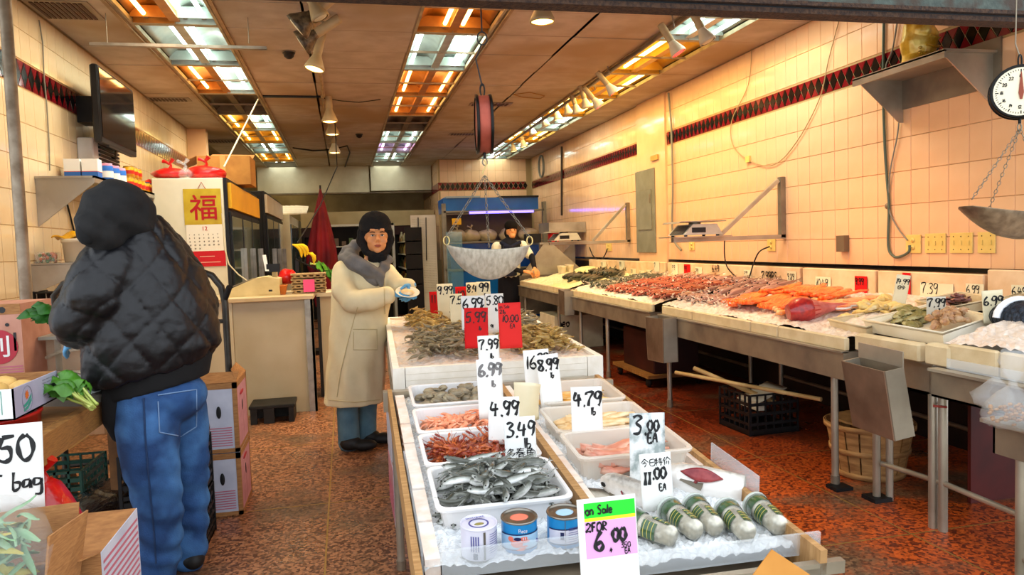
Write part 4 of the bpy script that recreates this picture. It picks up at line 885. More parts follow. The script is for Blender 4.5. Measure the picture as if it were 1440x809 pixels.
c5 = thing('fish_counter', 'near steel counter covered with shaved ice beside the hanging dial scale', 'fish counter', (2.45, 2.5, 0), group='steel fish counters along the tiled wall')
yA, yB_ = 1.9, 2.70
MB().box((XF, yA, .632), (XF+.012, yB_, .745)).build('apron', STEELD, c5); MB().box((XF-.02, yA, .745), (XF+.03, yB_, .757)).build('apron_lip', STEEL, c5)
MB().box((XF+.012, yB_-.012, .632), (3.5, yB_, .745)).build('side_plate', STEELD, c5); MB().box((XF, yA, .632), (3.5, yB_, .642)).build('basin', STEELD, c5)
MB().box((XF+.04, yA, .757), (XF+.045, 2.66, .80)).build('guard', CLEAR, c5)
MB().box((XF+.06, yA, .757), (XF+.09, 2.42, .86), ch=.008).build('foam_block', BEIGE, c5); MB().box((XF+.06, 2.43, .757), (XF+.09, 2.68, .86), ch=.008).build('foam_block', BEIGE, c5)
for px_, py_ in ((1312, 742), (1326, 747)):
    p = PZ(px_, py_, 0); MB().cyl((p.x, p.y, 0), (p.x, p.y, .61), .02, n=14).build('leg', STEEL, c5)
a = PZ(1318, 744, 0)
MB().tube([(a.x-.04, a.y-.02, .57), (a.x, a.y-.05, .568), (a.x+.05, a.y+.02, .57), (a.x+.02, a.y+.05, .572)], .006, 6).build('red_strap', mat('strap_red', '#a8443a', None, .6), c5)
# lower near table, corner of the frame
c6 = thing('steel_table', 'low steel table at the right edge with a knotted clear bag on it', 'table', (2.4, 1.9, 0))
MB().box((2.33, 1.5, .615), (3.1, 2.33, .63)).build('top', STEEL, c6); MB().box((2.36, 1.5, .50), (2.372, 2.3, .615)).build('apron', STEELD, c6); MB().box((2.36, 2.29, .50), (3.1, 2.3, .615)).build('side_plate', STEELD, c6)
for x, y in ((2.385, 2.2), (2.385, 1.72), (2.95, 2.2)):
    MB().cyl((x, y, 0), (x, y, .5), .02, n=14).build('leg', STEEL, c6); MB().cyl((x, y, 0), (x, y, .05), .026, n=12).build('foot', STEELD, c6)
MB().cyl((2.385, 2.2, .13), (2.385, 1.5, .13), .014, n=10).build('stretcher', STEEL, c6)
pr = thing('pipe_rail', 'long low steel pipe running between the counter legs', 'pipe', (2.55, 3.0, .2))
q0 = PZ(1233, 703, 0); q1 = PX(1233, 652, q0.x); MB().tube([(q1.x+.02, q1.y, q1.z), (2.56, 2.76, .22), (2.56, 1.9, .2)], .013, 10).build('pipe', STEEL, pr)
# chutes ----------------------------------------------------------------
def chute(label, pts_top, pts_bot, back=None):
    # pts: (far outer, near outer, near inner) corners top and bottom
    t = thing('steel_chute', label, 'chute', tuple(V(pts_bot[1])*1.0), group='steel waste chutes hung on the counters')
    A, B_, Cc = [V(p) for p in pts_top]; D, E_, F_ = [V(p) for p in pts_bot]; G = A+(Cc-B_); Hh = D+(F_-E_)
    S1 = mat('chute_steel_shaded', '#8a7763', '#6d5c4b', .45, .55, 5, .1, 40, rvar=.1)
    MB().slab([A, B_, E_, D], .006).build('front_sheet', S1, t); MB().slab([B_, Cc, F_, E_], .006).build('side_sheet', STEEL, t)  # same steel: front coloured as shaded, street side paler as if lit
    MB().slab([Cc, G, Hh, F_], .006).build('rear_sheet', STEELD, t); MB().slab([G, A, D, Hh], .006).build('far_sheet', STEEL, t); MB().slab([D, E_, F_, Hh], .006).build('bottom_sheet', STEELD, t)
    if back: MB().slab([G, Cc, Cc+V((0, 0, back)), G+V((0, 0, back))], .006).build('back_flange', STEEL, t)
    return t
tA, tB = PX(1183, 508, 2.27), PX(1243.5, 523.5, 2.27); tC = PY(1271, 517, tB.y); bD, bE = PX(1199, 599, 2.33), PX(1258, 621, 2.33); bF = PY(1287, 613.5, bE.y)
chute('wide tilted steel chute, nearest of the three, open at the top', (tA, tB, tC), (bD, bE, bF), .07)
tA, tB = PX(907, 446, 2.33), PX(932, 449, 2.33); tC = PY(952, 446, tB.y); bD, bE = PX(911, 506, 2.33), PX(933, 511, 2.33); bF = PY(954, 509, bE.y)
chute('square steel chute in the middle, hung over two table legs', (tA, tB, tC), (bD, bE, bF))
tA, tB = PX(785, 407, 2.36), PX(793, 410, 2.36); tC = PY(810, 409, tB.y); bD, bE = PX(787, 442, 2.36), PX(794, 444, 2.36); bF = PY(808, 443, bE.y)
chute('farthest steel chute, street side coloured paler as if lit', (tA, tB, tC), (bD, bE, bF))
# ice ----------------------------------------------------------------------
ICEW = mat('ice_warm', '#ecdccb', '#d8c3ad', .3, 0, 30, .9, 60, coat=.3)
def icec(lb, x0, x1, y0, y1, h=.0, am=.006, m=ICEW, rise=.03):
    ny = int((y1-y0)/.022); nx = int((x1-x0)/.022)
    ice('crushed_ice', lb, lambda u, v: C(x0+(x1-x0)*u, y0+(y1-y0)*v, h+.03*noise.noise(V((u*4, v*(y1-y0)*3, 2)))+rise*math.sin(PI*min(1, u*1.3))), nx, ny, am, m)
icec('crushed ice under the salmon and pink fish on the long counter', XF+.045, 3.56, 3.3, 5.58, .01)
icec('crushed ice under the red and silver fish, middle counter', XF+.045, 3.56, 5.72, 8.0, .01)
icec('pale yellowish ice under the long grey fish on the far counter', XF+.03, 3.56, 8.3, 10.5, .0, .004, mat('ice_yellow', '#ead9a8', '#dcc88f', .4, 0, 20, .6, 60))
icec('shaved ice on the near counter under the netted bag', XF+.09, 3.5, 1.95, 2.72, .05, .008)
# fish on the ice -----------------------------------------------------------
REDF = skin_mat('red_fish', '#a04a38', '#cf7c66', '#f2d0be', -.03, .03)
PKF = skin_mat('pink_fish', '#a07668', '#d6a08c', '#f5dfd2', -.03, .03)
GRF = skin_mat('grey_fish', '#4d5348', '#8f9485', '#d5d2bd', -.03, .03)
DKF = mat('dark_grey_fish', '#4c5144', '#2d3029', .3, .2, 26, .1, 50, coat=.4)
SALF = mat('salmon_fillet', '#f0560c', '#d63f04', .38, 0, 9, .15, 60, coat=.3, c3='#f7853a', scale3=16, stretch=(1, 6, 1))
SALL = mat('salmon_light', '#f39a4e', '#ec7a2a', .38, 0, 9, .15, 60, coat=.3, c3='#f7c489', scale3=16)
rf = [fish_mesh('red_fish', [REDF, EYEM], .3, .034, .02, b_) for b_ in (-.08, .1)]; pf_ = [fish_mesh('pink_fish', [PKF, EYEM], .3, .036, .02, b_) for b_ in (-.1, .08)]
gf = [fish_mesh('silver_grey_fish', [GRF, EYEM], .32, .036, .02, b_) for b_ in (-.06, .1)]; df = [fish_mesh('long_grey_fish', [DKF, EYEM], .62, .042, .034, b_) for b_ in (-.06, .08)]
sf = [fillet_mesh('salmon_fillet', SALF, .46, .12, .03, s) for s in (1, 4)]; sl_ = [fillet_mesh('salmon_belly_strip', SALL, .26, .06, .025, s) for s in (2, 6)]
def rows(name, lb, cat, grp, ms, y0, y1, dy, xs_, h, tilt, yaw_, seed, flat=1.2, ys_=None, lift=.012):
    g_ = random.Random(seed); n_ = int((y1-y0)/dy)
    for r, x in enumerate(xs_):
        for i in range(n_):
            y = y0+(i+.5)*dy+g_.uniform(-.3, .3)*dy; k = g_.randrange(len(ms))
            M_ = frame(CN, (1, 0, 0)) @ RZ(yaw_+g_.uniform(-.18, .18)) @ RX(flat+g_.uniform(-.2, .2)) @ RY(g_.uniform(-.08, .08))
            s = g_.uniform(.85, 1.12); link(name, ms[k], None, C(x+g_.uniform(-.03, .03), y, h+lift*(r % 2)+.004*(i % 3)), M_, lb, cat, grp, scale=(s, s, s))
rows('red_fish', 'whole reddish fish laid across the ice on the middle counter', 'fish', 'red fish on the middle counter', rf, 5.75, 7.35, .062, (2.72, 2.97, 3.22), .05, 0, .45, 11)
rows('pink_fish', 'pinkish grey fish near the boards behind the red fish', 'fish', 'pinkish fish by the foam boards', pf_, 5.2, 7.2, .07, (3.4,), .06, 0, .45, 12)
rows('pink_fish', 'pale pinkish fish on ice before the orange salmon', 'fish', 'pinkish fish beside the salmon', pf_, 5.0, 5.7, .07, (2.75, 3.0, 3.25), .05, 0, .45, 16)
rows('silver_grey_fish', 'silver grey fish on ice at the far end of the middle counter', 'fish', 'silver grey fish', gf, 7.3, 7.98, .07, (2.75, 3.02, 3.3), .05, 0, .45, 13)
rows('long_grey_fish', 'long dark grey fish on the yellowish ice of the far counter', 'fish', 'long grey fish on the far counter', df, 8.35, 9.5, .1, (2.95, 3.25), .05, 0, .9, 14, .4)
rows('salmon_fillet', 'large bright orange salmon fillet on ice', 'salmon fillet', 'orange salmon fillets', sf, 4.15, 5.05, .085, (2.85, 3.2), .055, 0, .55, 15, 0, lift=.01)
rows('salmon_belly_strip', 'narrow light orange salmon strip in front of the fillets', 'salmon strip', 'orange salmon strips', sl_, 3.95, 4.3, .05, (2.72, 2.93), .05, 0, .5, 17, 0)
# loose chips of ice thrown over the fish
b = MB(); g_ = random.Random(77)
for i in range(1500):
    y = g_.uniform(4.6, 8.0); x = g_.uniform(2.55, 3.5) if y > 5.3 else g_.uniform(2.5, 2.75); p = C(x, y, .075+g_.uniform(-.03, .02)); s = g_.uniform(.006, .016)
    q = [p+V((g_.uniform(-s, s), g_.uniform(-s, s), g_.uniform(-s, s)*.6)) for _ in range(4)]; b.add(q, [(0, 1, 2), (0, 2, 3), (0, 3, 1), (1, 3, 2)])
b.build('ice_chips', ICEW, label='loose chips of ice scattered over the red and pink fish', cat='ice', kind='stuff')
# salmon steaks, cream fillets, red bag -------------------------------------
STK = mat('steak_orange', '#e4743a', '#f2b183', .4, 0, 18, .1, 50, coat=.3)
def steak(label, p, yaw_, s=1):
    t = thing('salmon_steak', label, 'fish steak', p, frame(CN, (1, 0, 0)) @ RZ(yaw_), 'salmon steaks behind the red bag', scale=(s, s, s))
    poly = [(.0, -.02), (.03, -.05), (.06, -.045), (.072, 0), (.055, .045), (0, .06), (-.055, .045), (-.072, 0), (-.06, -.045), (-.03, -.05)]
    MB().prism(poly, (0, 0, 0), (1, 0, 0), (0, 1, 0), (0, 0, 1), .025).build('flesh', STK, t, world=False)
    MB().tube([(x*1.02, y*1.02, .012) for x, y in poly], .006, 6, closed=True).build('skin_edge', SALM, t, world=False)
for i, (x, y, yw, lb) in enumerate(((1190, 434, .3, 'salmon steak with silver skin behind the red netted fish'), (1205, 427, 1.4, 'salmon steak leaning on its neighbour near the red card'), (1225, 424, .8, 'thick orange salmon piece below the red card'), (1175, 430, 2.1, 'pale salmon steak at the end of the fillets'))):
    steak(lb, on_c(x, y, .05), yw, 1.1)
CRM = mat('cream_fish', '#e3c67c', '#c9a452', .4, 0, 18, .3, 50, coat=.3, c3='#f3e6bd', scale3=10)
cf = [fillet_mesh('cream_fish_piece', CRM, .14, .06, .03, s) for s in (31, 32, 33)]
def zone(name, lb, cat, grp, ms, n_, quad, h0, dome, seed, onf=None, flat=.35, size=(.8, 1.2)):
    # quad: four pixels (near-left, near-right, far-right, far-left) lying on the counter
    onf = onf or on_c; g_ = random.Random(seed); P_ = [onf(*q, h0) for q in quad]
    for i in range(n_):
        lay = i/n_; sh = 1-.45*lay; u = .5+(g_.random()-.5)*sh; v = .5+(g_.random()-.5)*sh
        a = P_[0].lerp(P_[1], u); b = P_[3].lerp(P_[2], u); p = a.lerp(b, v)+V((0, 0, dome*lay*math.cos((u-.5)*2)))
        s = g_.uniform(*size); link(name, ms[i % len(ms)], None, p, Euler((g_.uniform(-flat, flat), g_.uniform(-flat, flat), g_.uniform(0, 6.3))), lb, cat, grp, scale=(s, s, s))
zone('cream_fish_piece', 'small cream yellow fish piece heaped behind the oysters', 'fish piece', 'cream fish pieces by the 14.99 card', cf, 46, [(1180, 452), (1300, 450), (1262, 428), (1225, 430)], .03, .05, 41)
# flat beige trays and the large white tray
def ctray(label, quad, h, hh, m=BEIGE, dz=0):
    # tray whose rim corners are given by pixels at height h over the counter
    q = [on_c(x, y, h) for x, y in quad]; c_ = sum(q, V())/4
    t = thing('fish_tray', label, 'tray', c_-CN*hh, group='shallow trays on the fish counters')
    b = MB(); rim = [V(p) for p in q]; inn = [p.lerp(c_, .07) for p in rim]; bi = [p.lerp(c_, .11)-CN*(hh-.01) for p in rim]; bo = [p.lerp(c_, .05)-CN*hh for p in rim]
    vs = bo+rim+inn+bi; fs = [(3, 2, 1, 0)]
    for k in range(3): fs += [(k*4+j, k*4+(j+1) % 4, k*4+4+(j+1) % 4, k*4+4+j) for j in range(4)]
    fs.append((12, 13, 14, 15)); b.add(vs, fs); b.build('tray_body', m, t)
    rimt = MB().tube([p+CN*.002 for p in rim], .007, 6, closed=True); rimt.build('rim', m, t); return q
qt = ctray('large white tray holding oysters, whelks and clams, its corner towards the street', [(1326, 470), (1396, 446), (1312, 428), (1214, 451)], .075, .06, mat('tray_cream', '#efe2c6', '#e4d3ae', .35, 0, 6, coat=.3))
ctray('beige tray partly filled with cream fish pieces beside the large tray', [(1218, 462), (1260, 448), (1228, 440), (1165, 450)], .05, .045)
ctray('cream tray of purple-brown fish behind the large tray', [(1335, 434), (1400, 420), (1350, 412), (1288, 424)], .07, .05)
ctray('pale tray at the right edge under the 6.99 card', [(1400, 450), (1475, 436), (1440, 412), (1392, 424)], .07, .05)
OYSH = mat('oyster_shell', '#8f8246', '#564f33', .5, 0, 18, .5, 50, c3='#b9ac78', scale3=9)
om = MB(); om.grid(lambda u, v: ((v-.5)*.085, (u-.5)*.05*math.sin(PI*min(1, .12+v*.9))*1.1, .016*math.sin(PI*u)*math.sin(PI*min(1, v+.05))+.003*math.sin(v*30)), 7, 12, (0, 0, -.006)); oms = om.mesh('oyster', OYSH)
wm = MB(); wm.tube([(0, 0, .01), (.012, .004, .014), (.026, 0, .016), (.04, -.006, .012), (.052, -.002, .008)], [.003, .012, .018, .013, .003], 8); wm.tube([(.015, .012, .02), (.03, .016, .02), (.04, .008, .02)], .004, 5); wms = wm.mesh('whelk', mat('whelk_shell', '#c79c6a', '#8c5b45', .45, 0, 22, .4, 60, c3='#d9c09a', scale3=12))
def on_tray(x, y, h): return on_c(x, y, .03+h*0)
zone('oyster', 'dark green-brown oyster in the left part of the large tray', 'oyster', 'oysters in the large tray', [oms], 44, [(1252, 455), (1290, 458), (1320, 440), (1262, 438)], .04, .04, 42, flat=.4)
zone('whelk', 'pinkish brown whelk in the right part of the large tray', 'whelk', 'whelks in the large tray', [wms], 50, [(1300, 464), (1335, 462), (1372, 448), (1322, 440)], .04, .045, 43, flat=.5)
PRP = mat('purple_fish', '#8d5a52', '#5d3a3c', .35, .05, 20, coat=.4)
pp = [fillet_mesh('purple_fish_piece', PRP, .12, .05, .02, 51)]
zone('purple_fish_piece', 'purplish fish piece in the cream tray behind the large tray', 'fish piece', 'purplish fish pieces', pp, 16, [(1325, 431), (1380, 424), (1362, 416), (1310, 424)], .04, .02, 44)
# red netted fish bag
t = thing('red_fish_bag', 'red plastic-wrapped round of fish with a pink tail beside the salmon strips', 'wrapped fish', on_c(1108, 452, .03))
pb_ = on_c(1108, 446, .05); pe = on_c(1192, 434, .05)
REDT = mat('red_film', '#c02a24', '#8e1a1c', .3, 0, 30, .3, 50, coat=.5)
dv = (pe-pb_); n_ = 14; pts = []; rs = []
for i in range(9):
    u = i/8; pts.append(pb_.lerp(pe, u)+V((0, 0, .03-.01*u))); rs.append([.045, .075, .082, .07, .05, .035, .026, .02, .012][i])
MB().tube(pts[:5], rs[:5], 16).build('round_body', REDT, t); MB().tube(pts[3:], [r*1.02 for r in rs[3:]], 12).build('pink_tail', mat('pink_film', '#cf6f62', '#b45048', .35, 0, 20, .3, 40, coat=.4), t)
# netted black bag, knotted bag -----------------------------------------------
t = thing('netted_bag', 'black netted bag of mussels with a white band at the right edge', 'mesh bag', on_c(1425, 455, .06))
c_ = on_c(1440, 446, .09); b = MB()
b.ell(c_, (.11, .15, .07), 22, 14); g_ = random.Random(4); b.v = [tuple(V(p)+V(p).normalized()*.012*noise.noise(V(p)*18)) for p in b.v]; b.build('bag_body', mat('mussel_net', '#1b222d', '#3c4653', .35, .2, 60, .9, 70), t)
nt_ = MB()
for i in range(12):
    a_ = PI*i/12; nt_.tube([c_+V((.114*math.cos(a_+.8*math.sin(s_/12*PI))*math.sin(s_/12*PI), .154*math.sin(a_+.8*math.sin(s_/12*PI))*math.sin(s_/12*PI)*.98, .074*math.cos(s_/12*PI))) for s_ in range(25)], .0014, 3)
nt_.build('netting', BLACKM, t, kind='stuff')
MB().tube([c_+V((.118*math.cos(a_), .03, .078*math.sin(a_))) for a_ in [PI*k/10 for k in range(11)]], .016, 8).build('white_band', mat('band_white', '#eef2f6', None, .4), t)
BAGC = mat('clear_bag', '#e6eaea', None, .1, alpha=.2, coat=1.0)
def bagmesh(prof, c0, seed, n=26, crumple=.12):
    b = MB(); vs = []; g_ = random.Random(seed)
    for k, (r, z) in enumerate(prof):
        for j in range(n):
            a_ = 2*PI*j/n; f = 1+crumple*noise.noise(V((math.cos(a_)*3, math.sin(a_)*3, z*25+seed)))*2
            vs.append(V(c0)+V((r*f*math.cos(a_), r*f*math.sin(a_), z)))
    fs = [(i*n+j, i*n+(j+1) % n, (i+1)*n+(j+1) % n, (i+1)*n+j) for i in range(len(prof)-1) for j in range(n)]
    b.add(vs, fs, True); return b
kb = PZ(1424, 600, .632); t = thing('knotted_bag', 'clear plastic bag of dried brown pieces, knotted at the top, on the low table', 'plastic bag', kb)
bagmesh([(.02, .0), (.085, .005), (.10, .04), (.085, .08), (.05, .12), (.016, .15), (.012, .165), (.03, .19), (.042, .235), (.035, .28)], kb, 3).build('bag_film', BAGC, t)
b = MB(); g_ = random.Random(6)
for i in range(60):
    a_ = g_.uniform(0, 6.3); r = .07*math.sqrt(g_.random()); b.ell(kb+V((r*math.cos(a_), r*math.sin(a_), .012+g_.random()*.06)), (.011, .008, .005), 6, 3, RX(g_.random()*3))
b.build('dried_pieces', mat('dried_brown', '#b98a55', '#8c5f36', .6, 0, 30), t, kind='stuff')
bagmesh([(.02, .0), (.07, .01), (.075, .05), (.04, .09), (.01, .12)], PZ(1406, 575, .66)+V((0, .02, 0)), 8).build('side_lobe', BAGC, t)
# foam boards along the wall with handwritten prices ------------------------------
seams = [(830, 938), (941, 1128), (1131, 1235), (1237, 1388), (1391, 1470)]
bd = []
nmz = ['farthest', 'second from the far end', 'middle', 'fourth from the far end, longest near the outlets', 'nearest']
for i, (x0, x1) in enumerate(seams):
    y0 = PX(x0, 380, 3.58).y; y1 = PX(x1, 390, 3.58).y; zt = 1.115 if i == 4 else 1.085
    b = MB(); b.box((3.56, y1+.004, .91), (3.60, y0-.004, zt), ch=.006)
    bd.append(b.build('foam_board', mat('board_peach', '#e6c49b', '#d8b184', .7, 0, 8, .1, 40), label='foam board standing against the tiled wall, %s' % nmz[i], cat='foam board', group='foam boards behind the fish'))
    MB().box((3.645, y1, 1.055), (3.652, y0, 1.06)).build('black_line', BLACKM, wr)
def wcard(x0, y0, x1, y1, txt, label, m=PAPERC, ink=None, face=True, X=3.552, th=.003, hh=.45, pen=.05, y_=.4, extra=()):
    a = PX(x0, y1, X); b_ = PX(x1, y0, X); wd = a.y-b_.y; ht = abs(b_.z-a.z)
    t = thing('wall_price_card', label, 'price card', (X, (a.y+b_.y)/2, min(a.z, b_.z)), RZ(-PI/2), 'price cards on the foam boards')
    if face: MB().box((-wd/2, 0, 0), (wd/2, th, ht)).build('sheet', m, t, world=False)
    q = MB(); est = sum(max(p_[0] for s_ in ST[c] for p_ in s_)+.16 for c in txt if c != ' ')
    h_ = min(ht*hh, wd*.92/max(est, .3)*1.0)
    write(q, txt, (-wd/2+wd*.04, 0, ht*y_), (1, 0, 0), (0, 0, 1), (0, -1, 0), h_, pen*ht, 3)
    for tx, ux, uz, uh in extra: write(q, tx, (-wd/2+wd*ux, 0, ht*uz), (1, 0, 0), (0, 0, 1), (0, -1, 0), uh*ht, pen*ht*.7, 5)
    q.build('lettering', ink or INK, t, world=False); return t
for x0, y0, x1, y1, tx, lb, kw_ in (
  (845, 368, 852, 379, '9.9', 'tiny price card at the far end of the farthest board', {}), (857, 376, 863, 386, '5', 'small low card second along the farthest board', {}),
  (871, 367, 878, 380, '99', 'small high card on the farthest board, third along', {}), (887, 378, 894, 388, '8.9', 'small low card, fourth along the farthest board', {}),
  (899, 381, 906, 388, '69', 'short card low on the farthest board near its near end', {}), (909, 380, 916, 388, '19', 'short card low beside the end of the farthest board', {}),
  (920, 368, 927, 382, '7', 'narrow high card at the near end of the farthest board', {}), (945, 371, 953, 386, '9.9', 'streaky card at the far end of the second board', {}),
  (962, 372, 970, 389, '99', 'small red card on the second board', dict(m=PAPERR, ink=INKR)), (978, 376, 987, 391, '79', 'greyish card beside the small red card', {}),
  (1001, 371, 1015, 390, '6.49', 'price 6.49 written straight on the second board', dict(face=False, hh=.5, pen=.07)), (1046, 380, 1056, 390, '8.99', 'small 8.99 card inside the loop of the black cord', {}),
  (1070, 380, 1097, 404, '7.99RS', 'price 7.99 RS written on the board beyond the salmon', dict(face=False, hh=.7, pen=.06)), (1107, 382, 1119, 401, '9.89', 'pale 9.89 card left of a board seam', dict(hh=.5)),
  (1147, 390, 1168, 412, '10.49', 'card reading 10.49 on the middle board', dict(hh=.5)), (1202, 389, 1219, 418, '9.99', 'tall red card standing behind the salmon steaks', dict(m=PAPERR, ink=INKR, hh=.3, y_=.6)),
  (1269, 384, 1280, 420, '9', 'red card half hidden behind the 14.99 card', dict(m=PAPERR, ink=INKR)), (1294, 400, 1340, 422, '7.39', 'card reading 7.39 pinned on the fourth board', dict(hh=.6)),
  (1358, 400, 1383, 421, '6.99', 'card reading 6.99 pinned near the end of the fourth board', dict(hh=.5, extra=(('lb', .6, .08, .2),))), (1422, 402, 1448, 424, '6.49', 'card reading 6.49 at the right edge of the picture', dict(hh=.5, pen=.06))):
    wcard(x0, y0, x1, y1, tx, lb, **kw_)
pcard(1254, 1272, 387, 432, on_c, 'tall leaning card reading 14.99 with small dark characters', [('14.99', .03, .72, .2, .06), ('日今', .2, .56, .1, .05)], PAPERC, h=.05, yaw_=-.5, tilt=.14, lean=-.1)
pcard(1304, 1329, 418, 446, on_c, 'greyish card reading 7.99 standing in the large tray', [('7.99', .04, .5, .42, .07), ('lb', .6, .2, .2, .04)], mat('card_grey', '#c9c2ae', None, .5), h=.05, yaw_=-.4, lean=0)
pcard(1385, 1411, 409, 455, on_c, 'cream card reading 6.99 standing by the netted bag', [('6.99', .06, .55, .36, .07), ('lb', .6, .4, .12, .04)], PAPERC, h=.06, yaw_=-.5, tilt=-.06, lean=0)
# fixtures on the wall ---------------------------------------------------------
OUT = mat('outlet_ivory', '#e0bf6e', '#d3b05c', .4, 0, 10)
def plate(x0, y0, x1, y1, label, cols2, kind='switch'):
    a = on_w(x0, y1); b_ = on_w(x1, y0); wd = a.y-b_.y; ht = b_.z-a.z; ht = abs(ht)
    t = thing('wall_plate', label, 'electric plate', (XR-.006, (a.y+b_.y)/2, min(a.z, b_.z)), RZ(-PI/2), 'ivory switch and socket plates')
    MB().box((-wd/2, -.008, 0), (wd/2, 0, ht), ch=.002).build('plate', OUT, t, world=False)
    for i in range(cols2):
        cx = -wd/2+wd*(i+.5)/cols2
        if kind == 'switch':
            MB().box((cx-.006, -.013, ht*.4), (cx+.006, -.008, ht*.62)).build('switch', OUT, t, world=False)
            for zz in (.18, .82): MB().cyl((cx, -.0095, ht*zz), (cx, -.008, ht*zz), .0035, n=8).build('screw', RUST, t, world=False)
        else:
            for zz in (.3, .7):
                MB().lathe([(.0001, 0), (.016, 0), (.017, .003), (.0001, .003)], (cx, -.008, ht*zz), 12, RX(PI/2)).build('socket', OUT, t, world=False)
                MB().box((cx-.006, -.0125, ht*zz-.004), (cx-.004, -.011, ht*zz+.004)).build('slot', BLACKM, t, world=False)
    return t
plate(1275, 330, 1296, 356, 'ivory socket plate with the hanging grey cable plugged in', 1, 'socket')
plate(1302, 328, 1331, 356, 'ivory triple switch plate right of the socket', 3); plate(1337, 327, 1369, 356, 'second ivory triple switch plate, in the middle of the row', 3)
plate(1376, 326, 1401, 356, 'ivory double switch plate nearest the hanging scale pan', 2); plate(1080, 336, 1091, 353, 'small ivory socket plate near the scale arm, with a black plug', 1, 'socket')
plate(853, 341, 860, 353, 'small far socket plate under the second scale arm', 1, 'socket'); plate(927, 340, 933, 353, 'narrow ivory plate below the electrical panel', 1, 'socket'); plate(970, 340, 977, 352, 'small plate with short wires below the near scale', 1, 'socket')
a = on_w(1183, 354); b_ = on_w(1194, 331); MB().box((XR-.05, b_.y, a.z), (XR-.006, a.y, b_.z)).build('junction_box', mat('box_brown', '#7b6a52', None, .5, .4), label='small grey-brown metal box on the wall, left of the cables', cat='junction box')
a = on_w(898, 355); b_ = on_w(925, 235)
ep = thing('electrical_panel', 'tall grey electrical panel on the tiled wall', 'electrical panel', (XR-.06, 8.5, a.z))
PG = mat('panel_grey', '#8f8b7a', '#7e7a69', .5, .2, 5)
MB().box((XR-.045, 8.22, a.z), (XR-.03, 8.80, b_.z), ch=.005).build('frame', PG, ep); MB().box((XR-.055, 8.3, a.z+.28), (XR-.045, 8.72, b_.z-.25), ch=.004).build('door', PG, ep)
MB().box((XR-.06, 8.31, a.z+.6), (XR-.055, 8.35, a.z+.7)).build('latch', STEELD, ep)
MB().box((XR-.05, 8.1, 2.28), (XR-.036, 8.3, 2.34)).build('sign_plate', mat('label_plate', '#b98c4a', None, .5), label='small brown label plate above the electrical panel', cat='label')
# conduits and cables
def cable(name, label, pts, r, m, cat='cable', d=.012):
    q = [on_w(x, y, d) for x, y in pts]; out = []
    for i in range(len(q)-1):
        p0, p1, p2, p3 = q[max(0, i-1)], q[i], q[i+1], q[min(len(q)-1, i+2)]
        for k in range(5):
            s_ = k/5; out.append(.5*((2*p1)+(p2-p0)*s_+(2*p0-5*p1+4*p2-p3)*s_*s_+(3*p1-p0-3*p2+p3)*s_**3))
    out.append(q[-1]); return MB().tube(out, r, 8).build(name, m, label=label, cat=cat)
GRC = mat('cable_grey', '#7f7a6a', None, .6); BKC = mat('cable_black', '#141414', None, .5); TANC = mat('cable_tan', '#a8885c', None, .6)
cable('conduit', 'grey conduit running down the pier beside the electrical panel', [(940, 131), (944, 180), (946, 260), (946, 330), (958, 352)], .012, GRC, 'conduit', .03)
cable('conduit', 'thin dark pipe down the far part of the tiled wall', [(790, 206), (790, 303)], .02, mat('pipe_dark', '#3a3128', None, .5), 'conduit')
cable('hanging_cable', 'thick grey-green cable drooping in a loop from the steel shelf to the socket', [(1243, 28), (1242, 120), (1244, 200), (1247, 250), (1250, 290), (1249, 345), (1256, 360), (1266, 361), (1278, 354), (1279, 345)], .009, mat('cable_green', '#566150', None, .6))
cable('hanging_cable', 'thin cable from behind the statue down to the plug', [(1262, 30), (1255, 70), (1246, 95), (1262, 110), (1265, 148), (1262, 190), (1252, 240), (1250, 292), (1262, 320), (1276, 338)], .005, GRC)
cable('hanging_cable', 'thin tan wire running slantwise over the right wall tiles', [(1180, 28), (1165, 85), (1152, 140), (1120, 200), (1090, 231), (1060, 229), (1032, 207), (1029, 170), (1052, 120), (1057, 70)], .004, TANC)
cable('power_cord', 'black cord hanging in a U from the near scale to its socket', [(1019, 336), (1019, 360), (1024, 378), (1042, 395), (1052, 393), (1060, 370), (1068, 354), (1082, 347)], .006, BKC, 'power cord', .11)
cable('power_cord', 'thin black cord hanging below the far scale', [(829, 348), (834, 360), (843, 366), (850, 360), (854, 350)], .008, BKC, 'power cord', .04)
MB().ell(on_w(1247, 290, .008), (.008, .02, .02), 10, 6).build('wall_boss', STEELD, label='small metal stud in the wall by the hanging cable', cat='stud')
MB().box(on_w(1048, 229, .02), on_w(1056, 219, .0)).build('clip_box', OUT, label='tiny tan box where the slanting wire is clipped', cat='junction box')
# steel shelf with gold figurine
sh_ = thing('wall_shelf', 'steel wall shelf high on the right wall holding the golden figurine', 'shelf', (XR, 3.9, 2.1))
MB().box((3.28, 3.52, 2.335), (XR-.006, 4.28, 2.35)).build('shelf_plate', STEEL, sh_); MB().box((3.28, 3.52, 2.30), (3.292, 4.28, 2.345)).build('front_lip', STEEL, sh_); MB().box((XR-.018, 3.5, 2.15), (XR-.006, 4.3, 2.42)).build('back_plate', STEELD, sh_)
for y in (3.55, 4.25): MB().prism([(0, 0), (.35, 0), (.35, -.27), (.32, -.27)], (3.29, y, 2.335), (1, 0, 0), (0, 0, 1), (0, 1, 0), .008).build('bracket', STEEL, sh_)
GOLD = mat('gold_paint', '#e0b636', '#b98514', .3, .35, 14, .2, 50, coat=.4, c3='#f0d470', scale3=10)
p = PX(1292, 84, 3.45); p.z = 2.351; t = thing('golden_figurine', 'golden robed figurine on the steel shelf, head hidden by the beam', 'figurine', p, RZ(.6))
